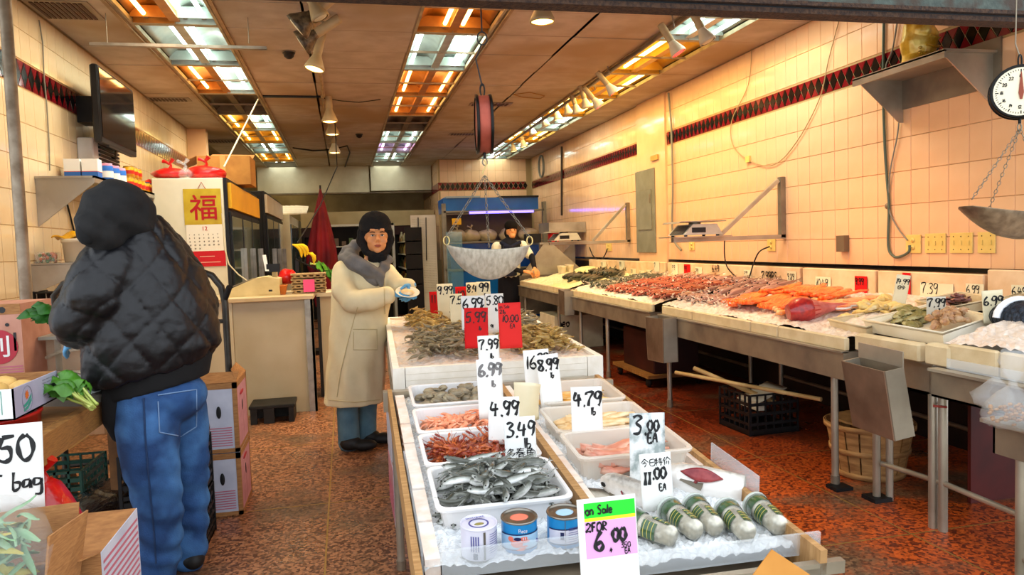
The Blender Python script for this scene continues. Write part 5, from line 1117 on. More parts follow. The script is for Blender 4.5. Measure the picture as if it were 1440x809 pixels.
b = MB(); b.lathe([(.085, 0), (.095, .02), (.09, .06), (.1, .1), (.105, .14), (.09, .19), (.085, .24), (.07, .28), (.03, .31), (.001, .32)], (0, 0, 0), 20, cap=True); b.ell((0, -.06, .16), (.06, .05, .06), 14, 8); b.ell((-.07, -.03, .2), (.035, .06, .06), 12, 8); b.ell((.07, -.03, .19), (.035, .06, .06), 12, 8); b.ell((0, 0, .34), (.05, .05, .06), 14, 8)
me = vox(b, .006, 3, 'robe_body'); me.materials.append(GOLD); link('robe_body', me, t)
for k in range(3): MB().tube([(-.09+.01*k, -.04-.02*k, .05+.05*k), (-.03, -.105, .03+.055*k), (.04, -.105, .05+.05*k), (.095, -.04, .08+.05*k)], .007, 6).build('robe_fold', GOLD, t, world=False)
for k in range(7): MB().ell((-.095+.012*k*.3, -.03, .03+.028*k), (.009, .012, .009), 8, 5).build('bead', GOLD, t, world=False)
MB().ell((-.03, -.1, .24), (.007, .004, .007), 8, 4).build('red_dot', PAPERR, t, world=False)
# swing arms with price-computing scales
def arm(label, Yw, x0, xs_, zw=(1.33, 1.84)):
    t = thing('scale_arm', label, 'scale bracket', (XR-.006, Yw, zw[0]), group='steel scale brackets on the wall')
    MB().box((XR-.05, Yw-.025, zw[0]), (XR-.006, Yw+.025, zw[1])).build('wall_bar', STEELD, t)
    MB().box((x0, Yw-.025, zw[0]-.01), (XR-.01, Yw+.025, zw[0]+.025)).build('arm_bar', STEEL, t)
    MB().slab([(XR-.05, Yw-.015, zw[1]-.04), (XR-.05, Yw+.015, zw[1]-.04), (xs_, Yw+.015, zw[0]+.02), (xs_, Yw-.015, zw[0]+.02)], .03).build('strut', STEEL, t)
    MB().box((x0-.05, Yw-.16, zw[0]+.026), (x0+.45, Yw+.16, zw[0]+.034)).build('platform', STEEL, t)
    return zw[0]+.034
def scale(label, x, y, z, s=1, rz=0):
    t = thing('digital_scale', label, 'scale', (x, y, z), RZ(rz), 'price-computing scales on wall brackets', scale=(s, s, s))
    MB().prism([(-.17, 0), (.17, 0), (.12, .085), (-.09, .085)], (0, -.15, .012), (1, 0, 0), (0, 0, 1), (0, 1, 0), .3).build('housing', mat('scale_body', '#cfc9b8', '#bdb6a3', .45, .1, 8), t, world=False)
    MB().slab([(-.172, -.12, .02), (-.172, .12, .02), (-.1, .12, .088), (-.1, -.12, .088)], .004).build('keypad', mat('keypad_dark', '#5d5a52', '#3b3936', .4, 0, 60), t, world=False)
    MB().box((-.1, -.153, .03), (.02, -.15, .07)).build('display', BLACKM, t, world=False)
    MB().cyl((0, 0, .09), (0, 0, .115), .05, n=12).build('pan_support', STEELD, t, world=False)
    MB().box((-.2, -.16, .115), (.2, .16, .123), ch=.003).build('pan', STEEL, t, world=False); MB().slab([(-.2, -.16, .118), (-.2, .16, .118), (-.215, .16, .105), (-.215, -.16, .105)], .003).build('pan_lip', STEEL, t, world=False)
    for x_ in (-.14, .14):
        for y_ in (-.12, .12): MB().cyl((x_, y_, 0), (x_, y_, .014), .014, n=8).build('foot', BLACKM, t, world=False)
z_ = arm('near triangular steel bracket arm holding a silver scale', 5.63, 2.62, 3.05); scale('silver price scale on the near wall bracket', 2.82, 5.63, z_, 1, 0)
z_ = arm('far triangular steel bracket arm holding a scale', 9.12, 2.55, 3.15); scale('price scale on the far wall bracket', 2.75, 9.12, z_, 1.05, 0)
# far sink dividers and clutter behind the far counter
t = thing('steel_sink', 'steel sink with slanted splash panels at the far end of the counters', 'sink', (2.9, 11.2, 0))
MB().box((2.5, 10.65, .86), (3.6, 11.9, .88)).build('worktop', STEELD, t); MB().prism([(0, 0), (1.0, 0), (.5, .45), (.35, .45)], (2.55, 10.7, .88), (1, 0, 0), (0, 0, 1), (0, 1, 0), .015).build('splash_panel', STEEL, t)
MB().prism([(0, 0), (.5, 0), (.5, .5)], (3.05, 11.2, .88), (1, 0, 0), (0, 0, 1), (0, 1, 0), .015).build('splash_panel', STEEL, t); MB().box((2.5, 10.65, .3), (3.6, 11.9, .86)).build('cabinet', STEELD, t)
MB().box((2.9, 10.9, 1.33), (3.64, 11.6, 1.36)).build('shelf_plate', STEEL, t); MB().box((3.05, 10.9, 1.5), (3.64, 11.5, 1.66)).build('hood', STEEL, t)
for x, y in ((2.55, 10.7), (3.55, 10.7), (2.55, 11.85), (3.55, 11.85)): MB().cyl((x, y, 0), (x, y, .32), .02, n=8).build('leg', STEEL, t)
p = PY(778, 316, 11.0); MB().box((p.x-.06, 10.95, 1.36), (p.x+.07, 11.1, 1.36+.24), ch=.01).build('red_box', PAPERR, label='small red box on the shelf above the far sink', cat='box')
MB().box((2.75, 11.0, 1.36), (2.95, 11.3, 1.5)).build('dark_pot', BLACKM, label='dark pot next to the red box above the far sink', cat='pot')
for i in range(4):
    p = C(3.05+.11*(i % 2), 10.2+.13*(i//2), .02); MB().lathe([(.03, 0), (.045, .1), (.047, .1), (.05, .13)], p, 12).build('foam_cup', FOAM, label='white foam cup standing on the far counter before the splash panel', cat='cup', group='foam cups on the far counter')
b = MB(); b.ell(C(3.3, 9.85, .0), (.22, .3, .12), 18, 8); b.build('covered_mound', mat('mound_cream', '#e8d49a', '#d8c07c', .5, 0, 9), label='cream covered mound near the wall on the far counter', cat='mound')
# clutter under the counters ---------------------------------------------------
def open_crate(label, x0, x1, y0, y1, h, m, rz=0, nx=6, nz=4, z0=0, nm='milk_crate', grp=None):
    c = V(((x0+x1)/2, (y0+y1)/2, z0)); t = thing(nm, label, 'crate', c, RZ(rz), grp); W_ = (x1-x0)/2; D_ = (y1-y0)/2
    def wall(fn, n_):
        for i in range(n_+1): u = i/n_; MB().box(fn(u-.012, 0, 0), fn(u+.012, h, .012)).build('rib', m, t, world=False)
        for k in range(nz+1): v = k/nz*h*.96; MB().box(fn(0, v, 0), fn(1, v+h*(.14 if k in (0, nz) else .07), .01)).build('rail', m, t, world=False)
    wall(lambda u, z, d: (-W_+2*W_*u, -D_+d, min(z, h)), nx); wall(lambda u, z, d: (-W_+2*W_*u, D_-d, min(z, h)), nx)
    wall(lambda u, z, d: (-W_+d, -D_+2*D_*u, min(z, h)), nx); wall(lambda u, z, d: (W_-d, -D_+2*D_*u, min(z, h)), nx)
    MB().box((-W_, -D_, 0), (W_, D_, .012)).build('floor_plate', m, t, world=False); return t
open_crate('black plastic milk crate under the long counter with a dustpan on it', 2.60, 2.98, 4.47, 4.85, .28, BLACKM, .05)
p = V((2.82, 4.58, .15)); b = MB(); b.grid(lambda u, v: (2.68+.24*v+.05*(u-.5)*0, 4.5+.25*u, .20+.10*v), 4, 4, (0, 0, .006)); b.box((2.69, 4.5, .16), (2.76, 4.74, .2)); 
b.build('dustpan', mat('pan_white', '#d9d0b8', None, .5), label='cream dustpan lying on the black milk crate', cat='dustpan')
a, b_ = PY(925, 523, 5.2), PY(1102, 551, 4.4); BROOM = mat('broom_handle', '#d8b980', '#b9955c', .5, 0, 6)
MB().tube([PY(950, 524, 5.1), PY(1155, 562, 4.1)], .014, 10).build('broom_handle', BROOM, label='lower long pale broom handle lying over the milk crate', cat='broom')
MB().tube([PY(976, 518, 5.05), PY(1090, 566, 4.55)], .017, 10).build('broom_handle', BROOM, label='shorter broom handle crossing over the lower one', cat='broom')
bx0 = PZ(1195, 668, 0); t = thing('bushel_basket', 'round wooden bushel basket under the counter beside the chute', 'basket', (2.82, 3.56, 0))
BSK = mat('basket_wood', '#b88a52', '#8c6236', .7, 0, 8, .2, 30, stretch=(1, 1, 6))
for i in range(18):
    a_ = 2*PI*i/18; c_, s_ = math.cos(a_), math.sin(a_); c2_, s2_ = math.cos(a_+.31), math.sin(a_+.31)
    MB().slab([(.17*c_, .17*s_, .0), (.17*c2_, .17*s2_, .0), (.225*c2_, .225*s2_, .3), (.225*c_, .225*s_, .3)], .004).build('slat', BSK, t, world=False)
for z, r in ((.285, .232), (.15, .205), (.02, .18)): MB().lathe([(r, z-.014), (r+.005, z-.014), (r+.005, z+.014), (r, z+.014)], n=28).build('hoop', BSK, t, world=False)
MB().cyl((0, 0, 0), (0, 0, .006), .165, n=20).build('bottom', BSK, t, world=False)
MB().cyl((.03, .0, .3), (.03, 0, .312), .2, n=20).build('lid_board', BSK, t, world=False)
# cartons far below, wheeled board
t = thing('carton', 'white printed carton under the far counter', 'carton', (2.75, 9.3, 0)); MB().box((2.55, 9.0, 0), (3.2, 9.7, .42), ch=.005).build('box_body', mat('carton_cream', '#d8cdb0', '#c8bc9c', .7, 0, 8), t)
q = MB(); write(q, 'Neo'.replace('N', 'n'), (2.6, 8.999, .28), (1, 0, 0), (0, 0, 1), (0, -1, 0), .1, .014); q.build('lettering', INK, t)
MB().box((2.5, 9.75, 0), (3.0, 10.3, .3), ch=.005).build('carton', mat('carton_cream', '#d8cdb0'), label='cream carton on the floor beyond the printed carton', cat='carton')
t = thing('dolly', 'low wheeled wooden dolly under the middle counter', 'dolly', (2.8, 6.6, 0)); MB().box((2.62, 6.2, .09), (3.2, 7.1, .12)).build('deck', WOOD, t)
for x in (2.66, 3.15):
    for y in (6.28, 7.0): MB().lathe([(.0001, -.015), (.04, -.015), (.045, 0), (.04, .015), (.0001, .015)], (x, y, .045), 14, RY(PI/2)).build('wheel', RUBBER, t)
MB().box((2.7, 6.25, .12), (3.15, 7.0, .5), ch=.01).build('brown_bin', mat('bin_brown', '#3a120c', '#270b07', .6, 0, 3), label='dark brown bin standing on the wooden dolly', cat='bin')
MB().box((2.95, 3.0, 0), (3.3, 3.02, .55)).build('red_board', mat('board_red', '#5c1712', '#3f0f0c', .6, 0, 4), label='dark red board standing under the near sink', cat='board')
# hanging dial scales -------------------------------------------------------------
CHN = mat('chain_steel', '#8a7f6c', None, .4, .8)
def chain(mb, a, b, step=.018, r=.0016, sz=.006):
    a, b = V(a), V(b); n_ = max(2, int((b-a).length/step)); d = (b-a).normalized(); o1 = d.orthogonal().normalized(); o2 = d.cross(o1)
    for i in range(n_):
        c_ = a.lerp(b, (i+.5)/n_); o = o1 if i % 2 else o2
        mb.tube([c_+d*(step*.62*math.cos(t_))+o*sz*math.sin(t_) for t_ in [2*PI*k/6 for k in range(6)]], r, 4, closed=True)
def dial_scale(label, P, r, th, face_dir, red=False, pan=None, name='hanging_scale', panlabel=None, panw=.18):
    t = thing(name, label, 'hanging scale', P)
    fd = V(face_dir).normalized(); rot = frame(fd, (fd.y, -fd.x, 0))
    CASE = mat('scale_case_red', '#a34a36', '#7f3526', .45, .3, 12) if red else mat('scale_case', '#1d1b19', None, .35, .4)
    RIM = mat('scale_rim', '#15130f', None, .3, .6)
    MB().lathe([(.0001, -th/2), (r*.97, -th/2), (r, -th/2+.004), (r, th/2-.004), (r*.97, th/2), (.0001, th/2)], P, 40, rot).build('case', CASE, t)
    for s in (-1, 1): MB().lathe([(r*.93, s*th/2-.005), (r*1.04, s*th/2-.005), (r*1.05, s*th/2), (r*1.04, s*th/2+.006), (r*.93, s*th/2+.004)], P, 40, rot).build('rim', RIM, t)
    MB().lathe([(.0001, th/2+.001), (r*.93, th/2+.001), (r*.93, th/2+.003), (.0001, th/2+.003)], P, 40, rot, smooth=False).build('dial_face', mat('dial_cream', '#efe2c0', None, .4), t)
    tick = MB(); ux, uy = rot @ V((1, 0, 0)), rot @ V((0, 1, 0)); C0 = V(P)+fd*(th/2+.0036)
    up_ = V((0, 0, 1)); sd = up_.cross(fd).normalized()
    for k in range(60):
        a_ = 2*PI*k/60; d = up_*math.cos(a_)+sd*math.sin(a_); o = d.cross(fd).normalized(); r0 = r*(.74 if k % 5 == 0 else .8); r1 = r*.86; w_ = r*(.012 if k % 5 else .02)
        tick.add([C0+d*r0-o*w_, C0+d*r1-o*w_, C0+d*r1+o*w_, C0+d*r0+o*w_], [(0, 1, 2, 3)])
    tick.build('tick_marks', INK, t, kind='stuff')
    MB().prism([(-r*.04, -r*.3), (r*.04, -r*.3), (r*.09, -r*.05), (r*.015, r*.75), (-r*.015, r*.75), (-r*.09, -r*.05)], C0+fd*.002, sd, up_, fd, .002).build('pointer', mat('pointer_brown', '#8a3a1c', None, .5), t)
    q = MB()
    for k in range(12):
        a_ = 2*PI*k/12; d = up_*math.cos(a_)+sd*math.sin(a_); tx = str((k*2) or 0)
        write(q, tx, C0+d*r*.6-sd*r*.05*len(tx)-up_*r*.06, sd, up_, fd, r*.12, r*.025, k)
    q.build('numerals', INK, t)
    # top and bottom links
    T_ = V(P)+V((0, 0, r*1.0)); B_ = V(P)-V((0, 0, r*1.02))
    def ringl(c, a, b_, rr_, o=(1, 0, 0)): o = V(o); return MB().tube([V(c)+o*a*math.sin(t_)+V((0, 0, b_*math.cos(t_))) for t_ in [2*PI*k/16 for k in range(16)]], rr_, 6, closed=True)
    ringl(T_+V((0, 0, .022)), .009, .026, .0035).build('top_link', RIM, t)
    MB().tube([B_+V((0, 0, .01)), B_-V((0, 0, .02))], .006, 8).build('swivel', RIM, t); ringl(B_-V((0, 0, .035)), .010, .014, .003).build('bottom_ring', CHN, t)
    return T_, B_-V((0, 0, .045)), t
P1 = EYE+ray(680, 175)*3.02
T1, B1, t1 = dial_scale('old hanging scale seen edge-on with reddish case and scoop pan, in the middle', P1, .115, .055, (1, -.12, 0), True)
MB().tube([T1+V((0, 0, .04)), EYE+ray(669, 83)*3.02, EYE+ray(677, 62)*3.02], .003, 6).build('hook_wire', RIM if False else BKC, t1)
cc = EYE+ray(678, 54)*3.02; MB().tube([cc+V((.02*math.cos(a_), 0, .026*math.sin(a_))) for a_ in [2*PI*k/16 for k in range(16)]], .003, 6, closed=True).build('wire_ring', BKC, t1)
MB().tube([cc+V((0, 0, .026)), cc+V((-.005, 0, .9))], .003, 6).build('hanging_wire', BKC, t1)
# scoop pan
hk = EYE+ray(681, 232)*3.02; MB().tube([hk+V((.008*math.sin(k*.7), 0, .02-.008*k)) for k in range(8)], .003, 6).build('hook', mat('hook_brass', '#c9b070', None, .3, .8), t1)
PAN = mat('pan_zinc', '#c9c0ad', '#a79d8a', .5, .3, 34, .25, 50, stretch=(2, 1, 1))
ca, cb = EYE+ray(628, 345)*3.02, EYE+ray(745, 345)*3.02; cx_ = (ca-cb).normalized()*-1; W_ = (cb-ca).length; bot = EYE+ray(687, 394)*3.0
dep = (V((ca.x, ca.y, 0))+V((cb.x, cb.y, 0)))/2; ht = (ca.z+cb.z)/2-bot.z
fy2 = V((cx_.x, cx_.y, 0)).normalized(); py2 = V((-fy2.y, fy2.x, 0))
def panpt(u, v):
    # u across, v front-to-back; deep hull, shallow end towards the camera raised
    x = (u-.5)*W_; k = 1-(2*u-1)**2; d_ = (v-.5)*.2*(.35+.65*k**.5)
    z = -ht*(k**.75)*(1-(2*v-1)**2*.86)
    return (ca+cb)/2+fy2*x+py2*d_+V((0, 0, z+ (cb.z-ca.z)*(u-.5)))
MB().grid(panpt, 24, 12, (0, 0, .003)).build('scoop_pan', PAN, t1)
ch = MB(); top = hk-V((0, 0, .045))
for q in (ca+V((0, 0, .03)), cb+V((0, 0, .03)), panpt(.5, 1)+V((0, 0, .01))): chain(ch, top, q)
ch.build('chains', CHN, t1, kind='stuff')
for q in (ca, cb): MB().tube([q+V((.012*math.cos(a_), 0, .018+.018*math.sin(a_))) for a_ in [2*PI*k/12 for k in range(12)]], .003, 6, closed=True).build('pan_hook', mat('hook_brass', '#c9b070'), t1)
P2 = EYE+ray(1434, 130)*3.05
T2, B2, t2 = dial_scale('hanging scale with round cream dial and brown scoop at the right edge', P2, .105, .05, (-.62, -.8, 0))
MB().tube([T2+V((0, 0, .04)), EYE+ray(1428, 62)*3.05, EYE+ray(1431, 30)*3.05+V((0, 0, .4))], .003, 6).build('hanging_wire', CHN, t2)
glyph('SCALE', .022, 'dial_word', INK, t2, Matrix.Translation(P2+V((-.62, -.8, 0)).normalized()*.0295+V((.02, -.016, .01))) @ frame((-.62, -.8, 0), (.8, -.62, 0)).to_4x4(), 0) if False else None
ca, cb = EYE+ray(1358, 291)*3.0, EYE+ray(1500, 300)*3.1; W_ = (cb-ca).length; bot = EYE+ray(1420, 323)*3.0; ht = .12; fy2 = V((cb.x-ca.x, cb.y-ca.y, 0)).normalized(); py2 = V((-fy2.y, fy2.x, 0))
MB().grid(panpt, 24, 12, (0, 0, .003)).build('scoop_pan', mat('pan_brown', '#8f7b62', '#6f5c47', .4, .6, 30, .15, 50), t2)
ch = MB()
for q in (ca+V((.03, 0, .03)), panpt(.4, 1), cb): chain(ch, B2, q)
ch.build('chains', CHN, t2, kind='stuff')
# =================================================================== LEFT SIDE
def solid(name, label, cat, a, b, m, ch=0, group=None): return MB().box(a, b, ch=ch).build(name, m, label=label, cat=cat, group=group)
MB().cyl((-1.585, 4.2, .8), (-1.585, 4.2, CE), .028, n=16).build('steel_post', mat('post_grey', '#a59680', '#7d6b55', .5, .4, 12, .1, 40), label='tall grey round post rising behind the pink carton', cat='post')
# upper shelf on the left wall
t = thing('wall_shelf', 'long steel shelf on the left wall holding cans and jars', 'shelf', (XL, 6.4, 1.6))
MB().box((XL+.006, 5.45, 1.885), (-1.60, 7.45, 1.9)).build('shelf_plate', STEEL, t); MB().box((-1.612, 5.45, 1.855), (-1.6, 7.45, 1.9)).build('front_lip', STEEL, t)
for y in (5.46, 7.40): MB().prism([(0, 0), (.36, 0), (.36, -.03), (0, -.32)], (XL+.006, y, 1.888), (1, 0, 0), (0, 0, 1), (0, 1, 0), .01).build('bracket', STEEL, t)
CBL = mat('box_blue', '#2a62b0', None, .5); CPK = mat('box_pink', '#d98aa0', None, .5); CWH = mat('box_white', '#e3e1dc', None, .5)
JY = mat('jar_yellow', '#d99a1e', '#b87412', .3, 0, 20, coat=.4); JL = mat('jar_lid_dark', '#2a2a3a', None, .4); JRED = mat('label_red', '#b8281c', None, .5)
for i in range(2):
    x = -1.86+.115*i; t = thing('carton_pack', 'white and blue carton, %s of the pair at the street end of the left shelf' % ('outer' if i else 'wall-side'), 'carton', (x, 5.9, 1.9))
    MB().box((x-.052, 5.85, 1.97), (x+.052, 5.95, 2.06)).build('white_half', CWH, t); MB().box((x-.052, 5.85, 1.9), (x+.052, 5.95, 1.97)).build('blue_half', CBL, t); MB().box((x-.0525, 5.849, 1.968), (x+.0525, 5.951, 1.972)).build('red_stripe', JRED, t)
def jar(x, y, z, r, h, body, lid, lb, gp, nm='jar'):
    t = thing(nm, lb, 'jar' if nm == 'jar' else 'can', (x, y, z), group=gp)
    MB().lathe([(r*.9, 0), (r, .005), (r, h*.86), (r*.85, h*.9)], n=14).build('body', body, t, world=False); MB().lathe([(r*.92, h*.88), (r*.92, h), (.0001, h)], n=14).build('lid', lid, t, world=False)
    MB().lathe([(r+.001, h*.3), (r+.001, h*.62)], n=14).build('label', JRED if body is JY else CWH, t, world=False); return t
for i in range(3): jar(-1.70-.0*i, 6.08+.17*i, 1.9, .045, .15-.0*i, CBL, CPK, 'tall blue and pink can, %s behind the carton pair' % ('first', 'second', 'third')[i], 'blue and pink cans on the left shelf', 'tall_can')
jp = [(-1.69, 6.6), (-1.69, 6.72), (-1.69, 6.84), (-1.69, 6.96), (-1.68, 7.08), (-1.68, 7.2), (-1.8, 6.66), (-1.8, 6.8)]
for i, (x, y) in enumerate(jp): jar(x, y, 1.9, .043, .1, JY, JL if i in (4, 5) else mat('lid_gold', '#b8862a', None, .3, .5), 'small amber jar with a red label on the left shelf', 'amber jars on the left shelf')
for i, (x, y) in enumerate(jp[:3]): jar(x, y+.03, 2.0, .043, .09, JY, mat('lid_gold', '#b8862a'), 'amber jar stacked on top of the row of jars', 'stacked amber jars')
REDB = mat('bag_red', '#d3140f', '#a80d0c', .3, 0, 14, .5, 30, coat=.5)
def lump(name, label, c, r, m, seed, cat='bag', knot=True, amp=.18, n=22, sharp=6):
    b = MB(); b.ell((0, 0, 0), r, n, n//2); b.v = [tuple(V(p)*(1+amp*noise.noise(V(p)*sharp/max(r)*.3+V((seed, 0, 0))))) for p in b.v]
    zmin = min(p[2] for p in b.v); b.v = [(p[0]+c[0], p[1]+c[1], max(p[2], zmin*.75)+c[2]) for p in b.v]
    t = thing(name, label, cat, (c[0], c[1], c[2]+zmin*.75)); b.build('bag_body', m, t)
    if knot:
        k = MB(); top = V((c[0], c[1], c[2]+max(r[2], .02)*.9)); k.tube([top, top+V((.01, 0, .03)), top+V((0, 0, .05)), top+V((.03, 0, .09))], [.02, .01, .012, .022], 8)
        k.tube([top+V((0, 0, .04)), top+V((-.03, 0, .06)), top+V((-.06, .01, .07))], [.01, .012, .018], 8); k.build('knot', m, t)
    return t
lump('red_bag', 'red plastic bag at the far end of the left shelf', (-1.7, 7.33, 1.97), (.08, .09, .075), REDB, 1, knot=False)
# lower shelf
t = thing('wall_shelf', 'lower steel shelf on the left wall with a white tub', 'shelf', (XL, 5.7, 1.15))
MB().box((XL+.006, 5.3, 1.315), (-1.58, 6.3, 1.328)).build('shelf_plate', STEEL, t)
for y in (5.3, 6.25): MB().prism([(0, 0), (.38, 0), (.38, -.03), (0, -.18)], (XL+.006, y, 1.318), (1, 0, 0), (0, 0, 1), (0, 1, 0), .012).build('bracket', STEEL, t)
t = thing('white_tub', 'white plastic tub with a rim on the lower left shelf', 'tub', (-1.69, 5.45, 1.328)); TUBW = mat('tub_white', '#ddd3ba', '#cfc4a8', .4, 0, 6)
MB().lathe([(.11, 0), (.118, .005), (.127, .13), (.132, .13), (.132, .155), (.126, .155), (.122, .14), (.11, .01), (.0001, .01)], n=24).build('tub_body', TUBW, t, world=False)
b = MB(); b.grid(lambda u, v: (-.16+.34*u, (v-.5)*.2, .16+.035*math.sin(PI*min(1, u*1.1))*math.sin(PI*v)+.012*math.sin(u*17+v*8)-.05*max(0, u-.6)), 16, 8, (0, 0, .01)); b.v = [(p[0]-1.69, p[1]+5.45, p[2]+1.328) for p in b.v]
b.build('yellow_bag', mat('bag_yellow', '#e0ac16', '#c68a10', .35, 0, 12, .4, 30, coat=.4), label='yellow plastic bag draped over the white tub', cat='bag')
t = thing('candy_pack', 'clear pack of orange and green sweets beside the white tub', 'packet', (-1.89, 5.4, 1.328)); g_ = random.Random(2)
MB().box((-1.955, 5.34, 1.328), (-1.83, 5.46, 1.40), ch=.01).build('wrapper', BAGC, t)
b = MB()
for i in range(60): b.mi = g_.randrange(3); b.ell((g_.uniform(-1.945, -1.84), g_.uniform(5.35, 5.45), g_.uniform(1.338, 1.39)), .011, 6, 4)
b.build('sweets', [mat('sweet_orange', '#c96a26', None, .4), mat('sweet_cream', '#d9c79a', None, .4), mat('sweet_green', '#4f7a3c', None, .4)], t, kind='stuff')
# wall unit with black louvre
t = thing('wall_vent_unit', 'white wall unit with a black louvred grille under the television', 'air unit', (XL+.05, 6.5, 1.98))
MB().box((XL+.006, 6.3, 1.98), (XL+.12, 6.95, 2.28), ch=.008).build('housing', WHITEP, t); 
for i in range(9): MB().box((XL+.12, 6.42, 2.0+.03*i), (XL+.135, 6.93, 2.018+.03*i)).build('louvre', BLACKM, t)
# television
t = thing('television', 'black flat television on a bracket high on the left wall', 'television', (-1.75, 6.4, 2.2))
MB().box((-1.76, 6.03, 2.205), (-1.705, 6.98, 2.775), ch=.01).build('casing', BLACKM, t)
MB().box((-1.706, 6.055, 2.245), (-1.7, 6.955, 2.75)).build('screen', mat('tv_screen', '#101012', None, .06, coat=1), t); MB().box((-1.704, 6.2, 2.19), (-1.72, 6.8, 2.206)).build('speaker_bar', BLACKM, t)
MB().box((XL+.006, 6.35, 2.4), (-1.76, 6.55, 2.6)).build('wall_bracket', BLACKM, t); MB().tube([(-1.74, 6.5, 2.2), (-1.8, 6.7, 2.16), (XL+.02, 6.9, 2.22), (XL+.02, 7.15, 2.35), (-1.78, 7.05, 2.4)], .008, 6).build('cable', BLACKM, t)
def lcable(label, pts, r, m, cat='cable', X=XL+.015):
    q = [PX(x, y, X) for x, y in pts]; return MB().tube(q, r, 6).build('wall_cable', m, label=label, cat=cat)
lcable('thin grey wire hanging down the left wall tiles over the diamond band', [(55, 28), (60, 60), (62, 110), (66, 150), (69, 200), (70, 240)], .005, GRC)
lcable('black cord from the upper left bracket to behind the tub', [(87, 247), (90, 270), (98, 300), (104, 325)], .007, BKC, 'power cord')
# pink carton, brown boxes by the wall
PKC = mat('carton_pinkish', '#c9927c', '#b98069', .7, 0, 12); REDO = mat('print_red', '#b02838', None, .6)
STRI = mat('print_stripe', '#c06a7c', None, .6)
t = thing('carton', 'pinkish fruit carton with a red oval and slots at the left edge', 'carton', (-1.62, 3.75, .78))
MB().box((-1.87, 3.6, .80), (-1.385, 3.95, 1.165)).build('box_body', PKC, t); MB().box((-1.87, 3.598, 1.12), (-1.385, 3.6, 1.165)).build('orange_edge', CARDB, t)
MB().cyl((-1.478, 3.5985, .98), (-1.478, 3.597, .98), .075, n=24).build('oval', REDO, t)
for i in range(6): MB().box((-1.56, 3.5975, .83+.012*i), (-1.39, 3.5985, .835+.012*i)).build('stripe', STRI, t)
MB().box((-1.418, 3.597, .96), (-1.408, 3.6, 1.04)).build('hand_slot', BLACKM, t); MB().cyl((-1.44, 3.5975, 1.075), (-1.44, 3.6, 1.075), .008, n=10).build('hole', BLACKM, t); MB().cyl((-1.455, 3.5975, 1.14), (-1.455, 3.6, 1.14), .014, n=10).build('hole', BLACKM, t)
q = MB(); 
glyph('利', .1, 'emblem_character', PAPER, t, Matrix.Translation((-1.478, 3.5962, .945)) @ Matrix.Rotation(PI/2, 4, 'X'), .001)
# worktop and shelf behind the man
t = thing('wooden_table', 'rough wooden table along the left side where the man works', 'table', (-1.4, 2.9, 0))
for i, (xa, xb) in enumerate(((-1.75, -1.42), (-1.416, -1.2), (-1.196, -.99))): MB().box((xa, 2.35, .755), (xb, 3.75, .795), ch=.004).build('plank', WOOD, t)
MB().box((-.99, 2.35, .70), (-.955, 3.75, .795)).build('edge_board', mat('plywood_edge', '#a87436', '#7d5226', .7, 0, 30, stretch=(1, 1, 30)), t)
for x, y in ((-1.7, 2.45), (-1.05, 2.45), (-1.7, 3.65), (-1.05, 3.65)): MB().box((x-.03, y-.03, 0), (x+.03, y+.03, .755)).build('leg', WOOD, t)
t = thing('clear_bin', 'clear plastic bin with a curved handle behind the scale on the table', 'bin', (-1.5, 3.6, .795))
b_ = [(-1.8, 3.55), (-1.08, 3.95)]
MB().box((-1.36, 3.78, .795), (-1.02, 4.0, 1.0)).build('bin_body', mat('bin_clear', '#c3b8a0', None, .15, alpha=.35, coat=.5), t); MB().tube([(-1.36, 3.77, .9), (-1.3, 3.765, .925), (-1.19, 3.76, .935), (-1.08, 3.765, .925), (-1.02, 3.77, .9)], .008, 8).build('handle', mat('bin_clear', '#c3b8a0'), t)
MB().box((-1.38, 3.75, .985), (-1.0, 4.02, 1.0)).build('rim', mat('bin_grey_rim', '#9a9788', None, .4), t)
solid('foam_tray', 'grey-white foam slab at the back of the wooden table', 'foam tray', (-1.36, 3.45, .797), (-1.0, 3.7, .845), mat('foam_greyish', '#cfcab4', '#bdb8a2', .7, 0, 9), .006)
t = thing('carton', 'plain tan carton leaning by the post behind the table', 'carton', (-1.3, 4.5, .4)); MB().box((-1.52, 4.35, .4), (-1.08, 4.75, 1.12)).build('box_body', mat('carton_tan', '#d29a6a', '#c28857', .75, 0, 9), t); MB().box((-1.31, 4.348, .4), (-1.29, 4.35, 1.12)).build('tape', CARDB, t)
t = thing('black_rack', 'dark rack with thin rods under the lower shelf', 'rack', (-1.7, 5.2, .5))
MB().box((-1.95, 5.5, .5), (-1.45, 5.52, 1.14)).build('back_panel', mat('rack_dark', '#1d1010', '#2a1613', .6, 0, 9), t)
for i in range(9): MB().cyl((-1.94+.055*i, 5.3, .55), (-1.94+.055*i, 5.3, 1.15), .004, n=6).build('rod', STEELD, t)
MB().cyl((-1.96, 5.3, 1.14), (-1.46, 5.3, 1.14), .008, n=6).build('top_rod', BLACKM, t)
for x in (-1.96, -1.46): MB().box((x-.01, 5.28, 0), (x+.01, 5.52, 1.15)).build('upright', BLACKM, t)
